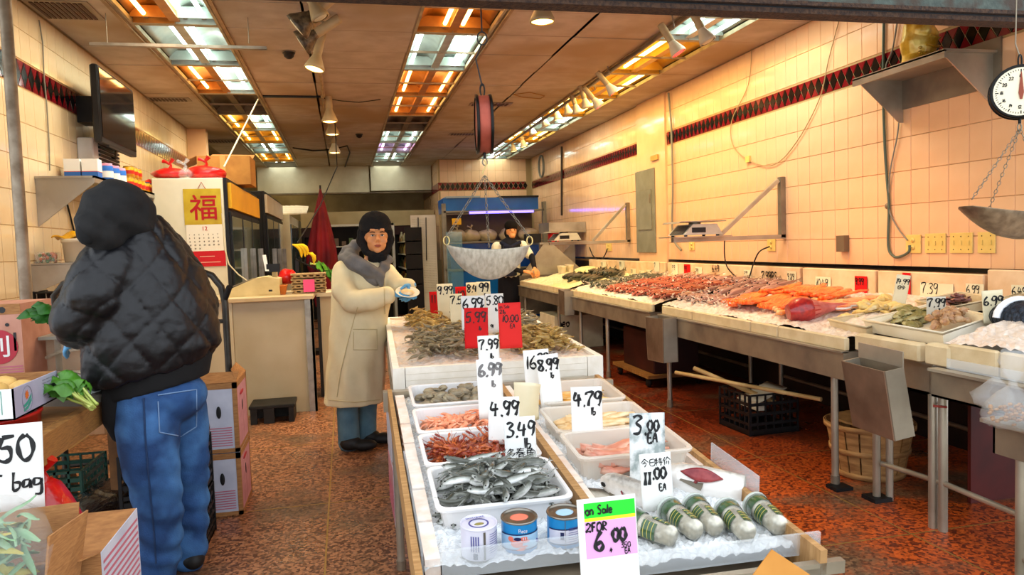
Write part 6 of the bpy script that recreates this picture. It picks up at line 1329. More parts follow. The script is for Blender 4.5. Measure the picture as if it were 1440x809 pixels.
# ginger box on a red tub, keypad scale, greens
REDP = mat('plastic_red', '#c4100e', '#a00c0c', .35, 0, 5, coat=.4)
t = thing('red_tub', 'bright red plastic tub under the printed produce box', 'tub', (-1.2, 2.8, .70)); MB().lathe([(.17, .60), (.18, .61), (.2, .83), (.205, .83), (.205, .84), (.19, .84), (.17, .62), (.0001, .62)], (-1.24, 2.78, .0), 20).build('tub_body', REDP, t)
t = thing('produce_box', 'white and lilac printed box full of pale potatoes', 'box', (-1.2, 2.8, .845)); LIL = mat('box_lilac', '#b9b4c6', '#a9a4b8', .6, 0, 8); WHT = mat('box_white_print', '#e8ecea', None, .55)
x0, x1, y0, y1, z0, z1 = -1.40, -1.045, 2.62, 2.99, .845, .945
for nm, a, b, m_ in (('front_side', (x0, y0, z0), (x1, y0+.005, z1), WHT), ('street_side', (x1-.005, y0, z0), (x1, y1, z1), LIL), ('wall_side', (x0, y0, z0), (x0+.005, y1, z1), LIL), ('rear_side', (x0, y1-.005, z0), (x1, y1, z1), CARDB), ('bottom', (x0, y0, z0), (x1, y1, z0+.005), CARDB)): MB().box(a, b).build(nm, m_, t)
GRN = mat('print_green', '#3f9c86', None, .5); ORG = mat('print_orange', '#e0712c', None, .5); GRY = mat('print_grey', '#8a8796', None, .5)
fx = x1+.001; MB().tube([(fx, 2.72+.04*math.cos(a_), .895+.042*math.sin(a_)) for a_ in [2*PI*k/24 for k in range(24)]], .0012, 4, closed=True).build('logo_ring', GRY, t)
MB().prism([(.012*(1.0 if k % 2 else .55)*1.4*math.cos(PI*k/8), .012*(1.0 if k % 2 else .55)*1.4*math.sin(PI*k/8)) for k in range(16)], (fx, 2.717, .908), (0, 1, 0), (0, 0, 1), (1, 0, 0), .0006).build('sun_print', ORG, t)
for k in range(2): MB().prism([(-.033, -.012), (0, -.004), (.033, .016), (.03, .006), (0, -.014), (-.03, -.02)], (fx, 2.72, .89-.014*k), (0, 1, 0), (0, 0, 1), (1, 0, 0), .0006).build('field_print', GRN, t)
for i in range(6):
    for j in range(3): MB().box((fx, 2.85+.036*j, .875+.011*i), (fx+.0006, 2.878+.036*j, .879+.011*i)).build('print_line', GRY, t)
q = MB(); g_ = random.Random(5)
for i in range(9):
    cx, cz = x1-.09+.045*math.sin(i*2.1), z0+.018+.02*(i % 4); q.tube([(cx+.01*math.cos(k), y0-.0012, cz+.01*math.sin(k)) for k in [g_.uniform(0, 2)+.7*s_ for s_ in range(6)]], .0013, 4)
q.tube([(x1-.035, y0-.0012, z1-.005), (x1-.035, y0-.0012, z0+.02)], .001, 4); q.build('green_scrolls', GRN, t, kind='stuff')
POT = mat('potato', '#dfb567', '#c99a4b', .6, 0, 14, .3, 40, c3='#ecd198', scale3=9); pm = MB(); pm.ell((0, 0, 0), (.045, .032, .028), 14, 8); pm.v = [tuple(V(p)*(1+.12*noise.noise(V(p)*40))) for p in pm.v]; pm = pm.mesh('potato', POT)
g_ = random.Random(8)
for i in range(26): link('potato', pm, None, (g_.uniform(x0+.05, x1-.05), g_.uniform(y0+.05, y1-.05), z0+.035+.045*(i/26)+g_.uniform(0, .012)), (g_.uniform(-.3, .3), g_.uniform(-.3, .3), g_.uniform(0, 6)), 'pale yellow potato in the printed produce box', 'potato', 'potatoes in the printed box')
t = thing('keypad_scale', 'small grey scale with a tilted keypad on the wooden table', 'scale', (-1.06, 3.2, .795), RZ(-.35))
MB().prism([(-.14, 0), (.14, 0), (.14, .03), (-.12, .10)], (0, -.12, 0), (1, 0, 0), (0, 0, 1), (0, 1, 0), .24).build('housing', mat('scale_dark', '#8b8478', '#756e62', .4, .2, 9), t, world=False)
for i in range(5):
    for j in range(4): MB().slab([(-.105+.047*i, -.1+.05*j, .0995-.0127*(i+.2)), (-.07+.047*i, -.1+.05*j, .0995-.0127*(i+.95)), (-.07+.047*i, -.06+.05*j, .0995-.0127*(i+.95)), (-.105+.047*i, -.06+.05*j, .0995-.0127*(i+.2))], .004).build('key', mat('key_grey', '#cfd4d4', None, .4) if (i+j) % 3 else mat('key_dark', '#4c5a5e', None, .4), t, world=False)
MB().box((-.2, -.13, .01), (-.14, .13, .02)).build('side_plate', mat('scale_pink', '#b9938a', None, .4), t, world=False)
solid('orange_clip', 'tiny orange clip on the table behind the man', 'clip', (-1.0, 3.3, .796), (-.975, 3.32, .808), mat('clip_orange', '#e0521a', None, .4))
LEAF = mat('leaf_green', '#4f8a1e', '#2f6414', .5, 0, 12, .2, 30, coat=.2); LEAFD = mat('leaf_dark', '#2f6b1d', '#1d4a12', .5, 0, 12, .2, 30); STEMG = mat('stem_pale', '#a9b94e', '#c6cf7c', .5, 0, 10)
def leafy(name, label, base, dirs, ln, wd, m=LEAF, cat='greens', n=9, seed=1):
    t = thing(name, label, cat, base); g_ = random.Random(seed); d = V(dirs).normalized(); sd = d.cross(V((0, 0, 1))).normalized(); up_ = sd.cross(d)
    for i in range(n):
        a_ = g_.uniform(-.5, .5); e = g_.uniform(-.15, .35); dd = (d+sd*a_+up_*e).normalized(); l_ = ln*g_.uniform(.75, 1.1); b0 = V(base)+sd*g_.uniform(-.02, .02)+up_*g_.uniform(0, .03)
        MB().tube([b0, b0+dd*l_*.35, b0+dd*l_*.6+up_*.01], [.006, .005, .002], 5).build('stem', STEMG, t)
        s2 = dd.cross(up_).normalized(); ph = g_.uniform(0, 6)
        MB().grid(lambda u, v: b0+dd*l_*(.45+.6*v)+s2*wd*(u-.5)*math.sin(PI*min(1, .12+.86*v))**.7*1.0+up_*(.02*math.sin(u*PI)+.012*math.sin(v*9+ph+u*4)-.05*v*v), 6, 8).build('leaf', m, t)
    return t
leafy('leafy_greens', 'bunch of green leafy vegetable on the table beside the man', PZ(112, 590, .80)+V((0, .12, 0)), (-.75, .3, .42), .2, .06, n=12, seed=3)
# card and bagged greens in the near left corner
base = PY(12, 722, 2.2); t = card('price_card', 'large white card reading 4.50 bag at the left edge', base+V((-.01, 0, 0)), .19, .235, [('4', -.028, .1, .085, .011), ('50', .085, .135, .06, .009), ('-', .08, .085, .03, .007), ('bag', .115, .06, .05, .006)], PAPER, lean=.12, yaw_=.1, group='hand-lettered price cards')
kb = V((-.85, 1.86, .555)); t = thing('bag_of_greens', 'big clear bag of mixed leafy greens in the near left corner', 'plastic bag', kb)
bagmesh([(.05, .0), (.12, .01), (.155, .08), (.16, .14), (.14, .20), (.105, .235), (.07, .25), (.03, .258), (.001, .26)], kb, 5, 30, .1).build('bag_film', mat('greens_bag', '#e6eaea', None, .1, alpha=.12, coat=1.0), t)
g_ = random.Random(9)
for nm, m_, n_ in (('green_leaf', mat('leaf_bluegreen', '#6f9a6e', '#a5c29c', .5, 0, 12, .2, 30), 150), ('yellow_leaf', mat('leaf_olive', '#9c9a3a', '#c2a848', .5, 0, 12, .2, 30), 45)):
    b = MB(); b.grid(lambda u, v: ((v-.5)*.11, (u-.5)*.02*math.sin(PI*min(1, .08+v*.9)), .008*math.sin(v*5)+.004*math.sin(u*PI)), 3, 7); lm = b.mesh(nm, m_)
    for i in range(n_):
        a_ = g_.uniform(0, 6.3); r = .115*math.sqrt(g_.random()); z = g_.uniform(.04, .25)-r*.45
        link(nm, lm, t, (r*math.cos(a_), r*math.sin(a_), z), (g_.uniform(-.9, .9), g_.uniform(-.7, .7), g_.uniform(0, 6.3)))
for lb, a, b, fl_ in (('open cardboard box with a raised brown flap beneath the bagged greens', (-1.15, 1.75, .30), (-.70, 2.02, .52), 1), ('small pink-striped carton behind the flap of the near box', (-.90, 2.08, .30), (-.655, 2.42, .585), 0)):
    t = thing('carton', lb, 'carton', ((a[0]+b[0])/2, (a[1]+b[1])/2, a[2])); MB().box(a, b).build('box_body', CARDB, t)
    if fl_:
        MB().slab([(-.70, 1.8, .52), (-.70, 2.03, .52), (-.672, 2.05, .71), (-.69, 1.85, .72)], .005).build('flap', CARDB, t); MB().slab([(-.95, 2.03, .52), (-.695, 2.03, .52), (-.69, 2.06, .73), (-.95, 2.06, .72)], .005).build('flap', CARDB, t)
        MB().box((-.70, 1.75, .3), (-.697, 2.02, .52)).build('pink_side', PINKS, t)
        for i in range(9): MB().box((-.6965, 1.76, .32+.02*i), (-.696, 2.01, .328+.02*i)).build('stripe', STRI, t)
    else:
        MB().slab([(-.90, 2.08, .585), (-.66, 2.08, .585), (-.68, 2.0, .60), (-.9, 2.0, .60)], .004).build('flap', CARDB, t); MB().box((-.655, 2.08, .3), (-.653, 2.42, .585)).build('lilac_side', CARTW, t)
        for i in range(12): MB().box((-.6525, 2.09, .33+.02*i), (-.652, 2.41, .338+.02*i)).build('stripe', STRI, t)
t = thing('low_table', 'low table holding the cartons and greens in the near left corner', 'table', (-1, 2.0, 0)); MB().box((-1.5, 1.6, .27), (-.64, 2.5, .30)).build('top', WOOD, t)
for x, y in ((-1.4, 1.7), (-.72, 1.7), (-1.4, 2.4), (-.72, 2.4)): MB().box((x-.025, y-.025, 0), (x+.025, y+.025, .27)).build('leg', WOOD, t)
lump('red_bag', 'red plastic bag with torn handles hanging by the wooden table', (-.98, 2.62, .48), (.1, .1, .16), REDB, 4)
MB().tube([(-.975, 2.58, .72), (-.978, 2.6, .68), (-.98, 2.61, .6)], .003, 5).build('wire_hook', CHN, label='thin wire hook on which the red bag hangs from the table', cat='hook')
GCR = mat('crate_green', '#0f4a3a', '#0b3a2d', .4, 0, 6)
open_crate('dark green plastic crate in the shade under the wooden table', -1.62, -1.22, 3.7, 4.05, .26, GCR, 0, 7, 6, z0=.12, nm='plastic_crate')
solid('base_box', 'dark box on the floor under the green crate', 'box', (-1.65, 3.68, 0), (-1.2, 4.08, .12), BLACKM)
b = MB(); b.ell((-1.02, 3.75, .16), (.30, .32, .16), 24, 12); b.v = [tuple(V(p)+V((0, 0, 1))*.03*noise.noise(V(p)*14)) for p in b.v]; b.v = [(p[0], p[1], max(p[2], .002)) for p in b.v]
b.build('rubbish_bag', mat('black_film', '#08080a', '#141418', .25, 0, 30, .9, 25, coat=.6), label='black rubbish bag spread on the floor behind the man', cat='bag')
# small cross bar hanging from the ceiling
# hand truck --------------------------------------------------------------------
t = thing('hand_truck', 'grey steel hand truck with a rounded handle behind the man', 'hand truck', (-.95, 4.3, 0)); HT = mat('truck_grey', '#4f4a42', '#37332d', .4, .6, 9)
yh = 4.32; xr_ = -.655; xl_ = -1.5
MB().tube([(xr_, yh, .03), (xr_, yh, .8), (xr_, yh, 1.08), (xr_-.015, yh, 1.17), (xr_-.06, yh, 1.235), (xr_-.14, yh, 1.27), (-1.05, yh, 1.275), (-1.36, yh, 1.26), (-1.45, yh, 1.22), (xl_, yh, 1.16), (xl_, yh, .03)], .018, 10).build('frame_tube', HT, t)
for z in (.98, .6, .25): MB().cyl((xl_, yh, z), (xr_, yh, z), .012, n=8).build('cross_bar', HT, t)
MB().cyl((xr_, yh, 1.1), (xr_+.035, yh-.05, 1.17), .016, n=8).build('side_grip', RUBBER, t)
MB().box((xl_-.02, 4.08, .0), (xr_+.02, 4.32, .012)).build('toe_plate', HT, t)
for x in (xl_-.03, xr_+.03): MB().lathe([(.0001, -.02), (.09, -.02), (.1, 0), (.09, .02), (.0001, .02)], (x, 4.42, .101), 20, RY(PI/2)).build('wheel', RUBBER, t)
# fruit cartons on the floor
def fcarton(label, z0, z1, x0=-1.06, x1=-.575, y0=3.99, y1=4.06+.0, open_=False):
    y1 = 4.28-.22+.0 if False else 4.05
    t = thing('fruit_carton', label, 'carton', ((x0+x1)/2, 3.8, z0), group='stacked fruit cartons')
    MB().box((x0, 3.62, z0), (x1, 4.0, z1-.0)).build('box_body', CARTW, t)
    for a, b in (((x0, 3.617, z0), (x1, 3.62, z0+.02)), ((x0, 3.617, z1-.03), (x1, 3.62, z1)), ((x1-.02, 3.617, z0), (x1, 3.62, z1)), ((x1, 3.62, z0), (x1+.002, 4.0, z0+.02)), ((x1, 3.62, z1-.03), (x1+.002, 4.0, z1)), ((x1, 3.62, z0), (x1+.002, 3.64, z1)), ((x1, 3.98, z0), (x1+.002, 4.0, z1))): MB().box(a, b).build('brown_edge', CARDB, t)
    for i in range(8): MB().box((x0, 3.6165, z0+.035+.013*i), (x1-.03, 3.6175, z0+.0395+.013*i)).build('stripe', STRI, t)
    MB().box((x1, 3.645, z0+.02), (x1+.001, 3.975, z1-.03)).build('pink_side', PINKS, t)
    MB().ell((x1-.09, 3.617, (z0+z1)/2+.03), (.012, .002, .032), 12, 8).build('hand_hole', BLACKM, t); MB().ell((x1-.19, 3.617, (z0+z1)/2), (.05, .0015, .06), 18, 8).build('oval', REDO, t)
    MB().ell((x1+.002, 3.8, (z0+z1)/2+.03), (.002, .012, .03), 12, 8).build('hand_hole', BLACKM, t); MB().ell((x1+.0015, 3.8, (z0+z1)/2+.1), (.0015, .07, .012), 14, 6).build('print_word', REDO, t)
    if open_:
        MB().slab([(x0, 3.62, z1), (x1, 3.62, z1), (x1+.01, 3.68, z1+.045), (x0, 3.68, z1+.05)], .004).build('flap', CARDB, t); MB().slab([(x1, 3.62, z1), (x1, 4.0, z1), (x1-.05, 4.0, z1+.05), (x1-.03, 3.68, z1+.06)], .004).build('flap', CARDB, t)
    return t
def sh(o, dy):
    o.location.y += dy
f1 = fcarton('lower white and pink striped fruit carton on the floor behind the black crates', 0, .325); f2 = fcarton('upper fruit carton with open flaps, on top of its twin', .33, .69, open_=True)
for o in (f1, f2): sh(o, .37)
# black crates beside the man with a black bag
for i in range(2): open_crate('black ribbed crate beside the man, %s of the two' % ('lower', 'upper')[i], -1.0, -.68, 3.46, 3.82, .24, BLACKM, 0, 5, 5, z0=.245*i, nm='plastic_crate')
bgk = lump('black_bag', 'crumpled black plastic bag on top of the black crates', (-.75, 3.62, .56), (.1, .12, .09), mat('black_film', '#08080a'), 6)
MB().tube([(-.72, 3.5, .55), (-.68, 3.48, .6), (-.65, 3.5, .62)], .003, 4).build('yellow_strap', mat('strap_yellow', '#c9b83a', None, .4), bgk)
# carton and crate under the display table
t = thing('fruit_carton', 'pinkish striped carton leaning under the middle table, aisle side', 'carton', (.25, 3.7, 0), RZ(0))
MB().box((.18, 3.55, .0), (.55, 3.95, .30)).build('box_body', CARTW, t); MB().box((.177, 3.56, .02), (.18, 3.94, .28)).build('pink_side', PINKS, t)
for i in range(8): MB().box((.1755, 3.57, .04+.018*i), (.1765, 3.93, .047+.018*i)).build('stripe', STRI, t)
MB().box((.18, 3.55, .305), (.55, 3.95, .55)).build('upper_box', CARDB, t); MB().box((.177, 3.56, .32), (.18, 3.94, .54)).build('pink_side', CARTW, t)
open_crate('black crate under the front of the middle table', .22, .6, 2.35, 2.75, .3, BLACKM, 0, 5, 4, nm='plastic_crate')
# =================================================================== CASH COUNTER
CW = mat('counter_white', '#e0d2b0', '#d3c4a0', .45, 0, 3, .05, 20); t = thing('cash_counter', 'cream counter with a worn top and a bright metal corner strip', 'counter', (-.9, 6.9, 0))
CWG = mat('counter_greyer', '#c9bd9e', '#bcae8c', .5, 0, 3)
MB().box((-1.5, 6.4, 0), (-.92, 6.44, .95)).build('front_panel', CW, t); MB().box((-.918, 6.42, 0), (-.33, 6.45, .95)).build('front_panel', CWG, t); MB().box((-.35, 6.45, 0), (-.32, 7.25, .95)).build('side_panel', CWG, t)
MB().box((-.345, 6.40, 0), (-.28, 6.42, .97)).build('corner_strip', ALU, t); MB().box((-.30, 6.40, 0), (-.28, 6.46, .97)).build('corner_strip', ALU, t)
MB().box((-1.5, 6.36, .95), (-.27, 7.3, .985), ch=.005).build('worktop', mat('counter_top', '#d9bf92', '#c3a472', .3, 0, 4, coat=.3), t)
t = thing('side_cabinet', 'cream cabinet with a black strip for the shaded gap to the right of the cash counter', 'cabinet', (0, 7.3, 0)); MB().box((-.24, 7.0, 0), (.02, 7.5, .93)).build('body', CWG, t); MB().box((-.27, 6.98, .93), (.04, 7.55, .965)).build('top', CW, t); MB().box((-.27, 6.99, 0), (-.24, 7.02, .93)).build('gap_shade', BLACKM, t)  # solid black strip stands in for the shade in the gap
t = thing('black_crate', 'low black worn crate on the floor before the cash counter', 'crate', (-.6, 6.2, 0)); MB().box((-.79, 6.06, .12), (-.44, 6.36, .145), ch=.005).build('top', mat('crate_grime', '#26231f', '#15130f', .6, 0, 9), t)
for a, b in (((-.78, 6.06, 0), (-.73, 6.1, .12)), ((-.49, 6.06, 0), (-.45, 6.1, .12)), ((-.68, 6.06, 0), (-.6, 6.1, .12)), ((-.78, 6.3, 0), (-.45, 6.34, .12)), ((-.49, 6.1, 0), (-.45, 6.3, .12))): MB().box(a, b).build('side', mat('crate_grime', '#26231f'), t)
t = thing('cash_register', 'old cream cash register with a small raised display', 'cash register', (-.75, 6.75, .985)); CR = mat('register_cream', '#d8c48e', '#c6b07a', .45, 0, 6)
MB().prism([(0, 0), (.42, 0), (.42, .14), (.30, .16), (.22, .15), (.0, .06)], (-.97, 6.55, .985), (1, 0, 0), (0, 0, 1), (0, 1, 0), .36).build('housing', CR, t); MB().box((-.72, 6.547, 1.0), (-.56, 6.55, 1.06)).build('drawer', CR, t); MB().box((-.64, 6.545, 1.02), (-.61, 6.548, 1.035)).build('lock', BLACKM, t)
MB().slab([(-.93, 6.6, 1.07), (-.78, 6.6, 1.125), (-.78, 6.85, 1.125), (-.93, 6.85, 1.07)], .008).build('key_block', STEELD, t)
MB().box((-.62, 6.7, 1.12), (-.58, 6.76, 1.2)).build('display_post', CR, t); MB().box((-.66, 6.66, 1.18), (-.55, 6.7, 1.25)).build('display', BLACKM, t); MB().slab([(-.67, 6.66, 1.19), (-.64, 6.66, 1.19), (-.66, 6.68, 1.33), (-.69, 6.68, 1.33)], .002).build('receipt', PAPER, t)
t = thing('phone_cable', 'thin pale cable arching from the fridge down to the register', 'cable', PY(315, 370, 6.9)); MB().tube([PY(*q, 6.9) for q in ((312, 300), (316, 350), (322, 372), (335, 386), (350, 397))], .006, 6).build('wire', mat('wire_cream', '#cdbf9e', None, .5), t)
EGG = mat('egg_tray', '#a98c62', '#92764e', .85, 0, 20, .2, 60)
g0 = PY(434, 405, 6.62)
for k in range(4):
    t = thing('egg_tray', ('bottom', 'second', 'third', 'topmost')[k]+' grey-brown egg tray of the stack on the cash counter', 'egg tray', (g0.x, 6.75, .985+.045*k)); 
    MB().box((-.14, -.14, .0), (.14, .14, .012)).build('sheet', EGG, t, world=False); MB().box((-.145, -.145, .024), (.145, .145, .036)).build('rim', EGG, t, world=False)
    for i in range(5): MB().cyl((-.11+.055*i, -.132, .006), (-.11+.055*i, -.132, .036), .018, .012, 8).build('cup', EGG, t, world=False)
t2 = solid('pink_note', 'pink sticky note on the egg trays', 'note', PY(427, 411, 6.59), PY(442, 393, 6.585), mat('note_pink', '#ef4f86', None, .6))
p = PY(404, 388, 6.85); lump('red_bag', 'round red plastic bag behind the small orange pot on the counter', (p.x, 6.9, 1.12), (.085, .08, .08), REDB, 9, knot=False)
p = PY(396, 398, 6.6); MB().lathe([(.03, 0), (.045, .07), (.048, .07), (.05, .085), (.04, .085)], (p.x, 6.6, .986), 14).build('clay_pot', mat('pot_orange', '#c9732e', '#a85c22', .6, 0, 6), label='small orange pot between register and egg trays', cat='pot')
# basket with bananas and greens behind the trays
t = thing('wire_basket', 'tilted black wire basket with bananas and greens behind the egg trays', 'basket', (-.35, 7.4, .985)); A = PY(415, 366, 7.3); B_ = PY(455, 384, 7.3)
for k in range(4): MB().tube([A+V((0, .06*k, .01)), B_+V((0, .06*k, 0))], .005, 5).build('wire', BLACKM, t)
for k in range(7): q = A.lerp(B_, k/6); MB().tube([q+V((0, 0, .05)), q+V((0, 0, -.0)), q+V((0, .18, 0)), q+V((0, .18, .08))], .005, 5).build('wire', BLACKM, t)
MB().box((A.x, 7.3, .985), (A.x+.03, 7.33, A.z)).build('stand_leg', BLACKM, t); MB().box((B_.x-.03, 7.3, .985), (B_.x, 7.33, B_.z)).build('stand_leg', BLACKM, t)
BAN = mat('banana', '#e8c01c', '#c99a12', .45, 0, 7)
for i, (x0_, y0_, x1_, y1_) in enumerate(((411, 344, 424, 362), (416, 344, 429, 361), (419, 344, 432, 359), (433, 356, 441, 371))):
    a, b = PY(x0_, y0_, 7.28), PY(x1_, y1_, 7.28); m_ = a.lerp(b, .5)+V((.03, -.01*i, .02)); MB().tube([a, a.lerp(m_, .5)+V((.006, 0, .006)), m_, b.lerp(m_, .5)+V((.006, 0, .006)), b], [.006, .018, .021, .018, .006], 8).build('banana', BAN, label=('first banana from the left at the top of the basket', 'second banana from the left in the basket', 'third banana in the basket, lying over the others', 'banana lower down among the greens')[i], cat='banana')
leafy('leafy_greens', 'dark green vegetable at the low end of the wire basket', PY(446, 380, 7.35), (.5, -.1, -.25), .2, .1, LEAFD, n=7, seed=7); leafy('leafy_greens', 'lighter greens in the middle of the wire basket', PY(436, 372, 7.32), (.6, -.1, -.2), .16, .07, LEAF, n=6, seed=8)
# =================================================================== FRIDGES
FRW = mat('fridge_white', '#ddd0b4', '#cfc2a4', .35, 0, 3, coat=.2); GLD = mat('fridge_glass', '#3c4a46', None, .06, coat=.8); YHD = mat('header_yellow', '#e0a516', '#cf920e', .4, 0, 3); WHD = mat('header_pale', '#c7b79a', '#b5a486', .4, 0, 3)
def fridge(label, x0, x1, y0, y1, h, side, hdr, doors, step=0):
    t = thing('drinks_fridge', label, 'fridge', ((x0+x1)/2, (y0+y1)/2, 0))
    MB().box((x0, y0, .02), (x1-.06, y1, h), ch=.006).build('cabinet', side, t); MB().box((x1-.06, y0, .02), (x1-.03, y1, h)).build('door_frame', BLACKM, t)
    MB().box((x1-.03, y0+.05, h-.27), (x1, y1-.04, h-.04)).build('header_sign', hdr, t); n_ = doors; w_ = (y1-y0-.06)/n_
    for i in range(n_):
        a = y0+.03+w_*i; d = MB().box((x1-.03, a+.01, .12), (x1-.012, a+w_-.01, h-.3)).build('door', BLACKM, t)
        MB().box((x1-.012, a+.05, .2), (x1-.009, a+w_-.05, h-.34)).build('glass_pane', GLD, d); MB().box((x1-.012, a+w_-.045, .8), (x1+.02, a+w_-.025, 1.4)).build('handle', ALU, d)
    MB().box((x0, y0, 0), (x1-.05, y1, .02)).build('base', BLACKM, t); return t
F1 = fridge('white-sided fridge with a yellow header and the calendar on its side', -1.62, -.97, 7.05, 9.4, 2.03, FRW, YHD, 3)
F2 = fridge('black fridge with a pale header behind the yellow-headed one', -1.62, -.92, 9.75, 12.3, 2.12, BLACKM, WHD, 3)
t = thing('display_freezer', 'cream sliding-door freezer row at the back of the left side', 'freezer', (-1.2, 14, 0)); MB().box((-1.6, 12.6, 0), (-.85, 16, 1.95)).build('cabinet', mat('freezer_cream', '#cfc2a2', '#bfb08e', .4, 0, 3), t)
for i in range(7): MB().box((-.85, 12.7+.47*i, .7), (-.83, 13.05+.47*i, 1.8)).build('door_pane', GLD, t)
for i in range(4):
    p = PY(402+7*i, 296+(i % 2)*6, 12.9); MB().slab([(p.x-.12, 12.8, 1.96), (p.x+.1, 12.8, 1.97), (p.x+.12, 13.2, 2.1), (p.x-.1, 13.2, 2.12)], .02).build('foam_sheet', FOAM, label='broken white foam sheet lying on top of the freezer row', cat='foam', group='foam sheets on the freezer')
# calendar
yc = 7.044; cA, cB = PY(257, 266, yc), PY(316, 374, yc); t = thing('calendar', 'gold and red paper wall calendar on the white fridge side', 'calendar', ((cA.x+cB.x)/2, yc, cB.z)); W_ = cB.x-cA.x; Hh_ = cA.z-cB.z
GP = mat('calendar_gold', '#cfae2c', '#b8921c', .35, .3, 6); CP = mat('calendar_paper', '#e2d5c0', None, .6); CRD = mat('calendar_red', '#c0141c', None, .5)
def cb(u0, v0, u1, v1, nm, m_, d=.0): return MB().box((cA.x+W_*u0, yc-.004-d, cA.z-Hh_*v0), (cA.x+W_*u1, yc-d, cA.z-Hh_*v1)).build(nm, m_, t)
cb(0, 0, 1, .46, 'gold_sheet', GP); cb(.03, .46, 1.0, .8, 'month_sheet', CP); cb(.05, .8, 1.04, 1, 'red_sheet', CRD)
glyph('福', Hh_*.35, 'luck_character', mat('brush_red', '#a80d14', None, .5), t, Matrix.Translation((cA.x+W_*.53, yc-.0062, cA.z-Hh_*.37)) @ Matrix.Rotation(PI/2, 4, 'X'), .002)
glyph('12', Hh_*.075, 'month_number', CRD, t, Matrix.Translation((cA.x+W_*.52, yc-.0052, cA.z-Hh_*.535)) @ Matrix.Rotation(PI/2, 4, 'X'))
q = MB(); dn = 1
for r in range(5):
    for c in range(7):
        if r == 0 and c < 0: continue
        if dn > 31: break
        write(q, str(dn), (cA.x+W_*(.1+.125*c), yc-.0045, cA.z-Hh_*(.595+.045*r)), (1, 0, 0), (0, 0, 1), (0, -1, 0), .011, .0022, dn, lift=.0006); dn += 1
q.build('day_numbers', mat('ink_brown', '#4a3526', None, .6), t)
q = MB(); write(q, 'SALE 2O2O'.replace('2', 'o').replace('L', 'l'), (cA.x+W_*.3, yc-.0045, cA.z-Hh_*.88), (1, 0, 0), (0, 0, 1), (0, -1, 0), .008, .0015, 2) if False else None
for i in range(2): MB().box((cA.x+W_*(.35-.1*i), yc-.0046, cA.z-Hh_*(.865+.075*i)), (cA.x+W_*(.75+.15*i), yc-.004, cA.z-Hh_*(.875+.075*i))).build('print_line', mat('print_pale', '#e3a08a', None, .5), t)
MB().tube([(cA.x+W_*.4, yc-.003, cA.z), (cA.x+W_*.5, yc-.003, cA.z+.06), (cA.x+W_*.6, yc-.003, cA.z)], .003, 5).build('red_string', REDP, t)
# on top of the fridges
t = thing('carton', 'large open cardboard box on top of the white fridge', 'carton', (-1.15, 8.0, 2.03)); a, b = (-1.36, 7.75, 2.03), (-.87, 8.2, 2.31); MB().box(a, b).build('box_body', mat('carton_brown', '#a8763a', '#946530', .8, 0, 9), t)
MB().slab([(-1.36, 7.75, 2.31), (-1.36, 8.2, 2.31), (-1.52, 8.2, 2.25), (-1.52, 7.75, 2.24)], .004).build('flap', CARDB, t); MB().slab([(-1.36, 8.2, 2.31), (-.9, 8.2, 2.31), (-.88, 8.3, 2.38), (-1.3, 8.3, 2.39)], .004).build('flap', CARDB, t); MB().box((-1.15, 7.749, 2.03), (-1.1, 7.75, 2.31)).build('tape', mat('tape_tan', '#b88a4c', None, .4), t)
for i, (x, y, rx, lb) in enumerate(((240, 250, .16, 'flat red plastic bag on the fridge, wall side'), (290, 246, .17, 'puffy red plastic bag with a knot on the fridge, next to the carton'))):
    p = PY(x, y, 7.3); lump('red_bag', lb, (p.x, 7.3, 2.09), (rx, .14, .055 if i == 0 else .075), REDB, 12+i)
p = PY(262, 246, 7.25); lump('clear_bag', 'small clear plastic bag between the two red bags on the fridge', (p.x, 7.2, 2.08), (.06, .07, .05), BAGC, 15, knot=True)
# =================================================================== BACK OF THE SHOP
t = thing('closed_umbrella', 'folded dark red umbrella standing tall before the rear coolers', 'umbrella', (-.27, 10, 1.2)); UMB = mat('umbrella_red', '#6a0c18', '#480812', .6, 0, 4)
b = MB(); prf = [(0.0, .012), (.1, .045), (.3, .10), (.5, .15), (.62, .165), (.72, .13), (.85, .11), (1, .07)]; vs = []; n_ = 28; zt = PY(453, 266, 10).z; zb2 = .62
for u, r in prf:
    for j in range(n_): a_ = 2*PI*j/n_; f = 1+.28*math.cos(a_*7)*min(1, u*3); vs.append((-.27-.05*u+r*f*math.cos(a_), 10+r*f*math.sin(a_), zt+(zb2-zt)*u))
b.add(vs, [(i*n_+j, i*n_+(j+1) % n_, (i+1)*n_+(j+1) % n_, (i+1)*n_+j) for i in range(len(prf)-1) for j in range(n_)], True); b.build('canopy', UMB, t)
MB().cyl((-.27, 10, zt-.02), (-.27, 10, zt+.05), .012, n=8).build('tip', BLACKM, t); MB().cyl((-.32, 10, .05), (-.30, 10, zb2+.1), .018, n=8).build('pole', STEELD, t); MB().cyl((-.32, 10, 0), (-.32, 10, .06), .18, n=20).build('foot', BLACKM, t)
DKI = mat('cooler_dark', '#1a1712', '#0f0d0a', .6, 0, 4); ITM = [mat('item_'+c, c, None, .5) for c in ('#7d6a45', '#8a3f25', '#9c8f6e', '#4d5a36', '#b59a4a', '#5c4a3a')]
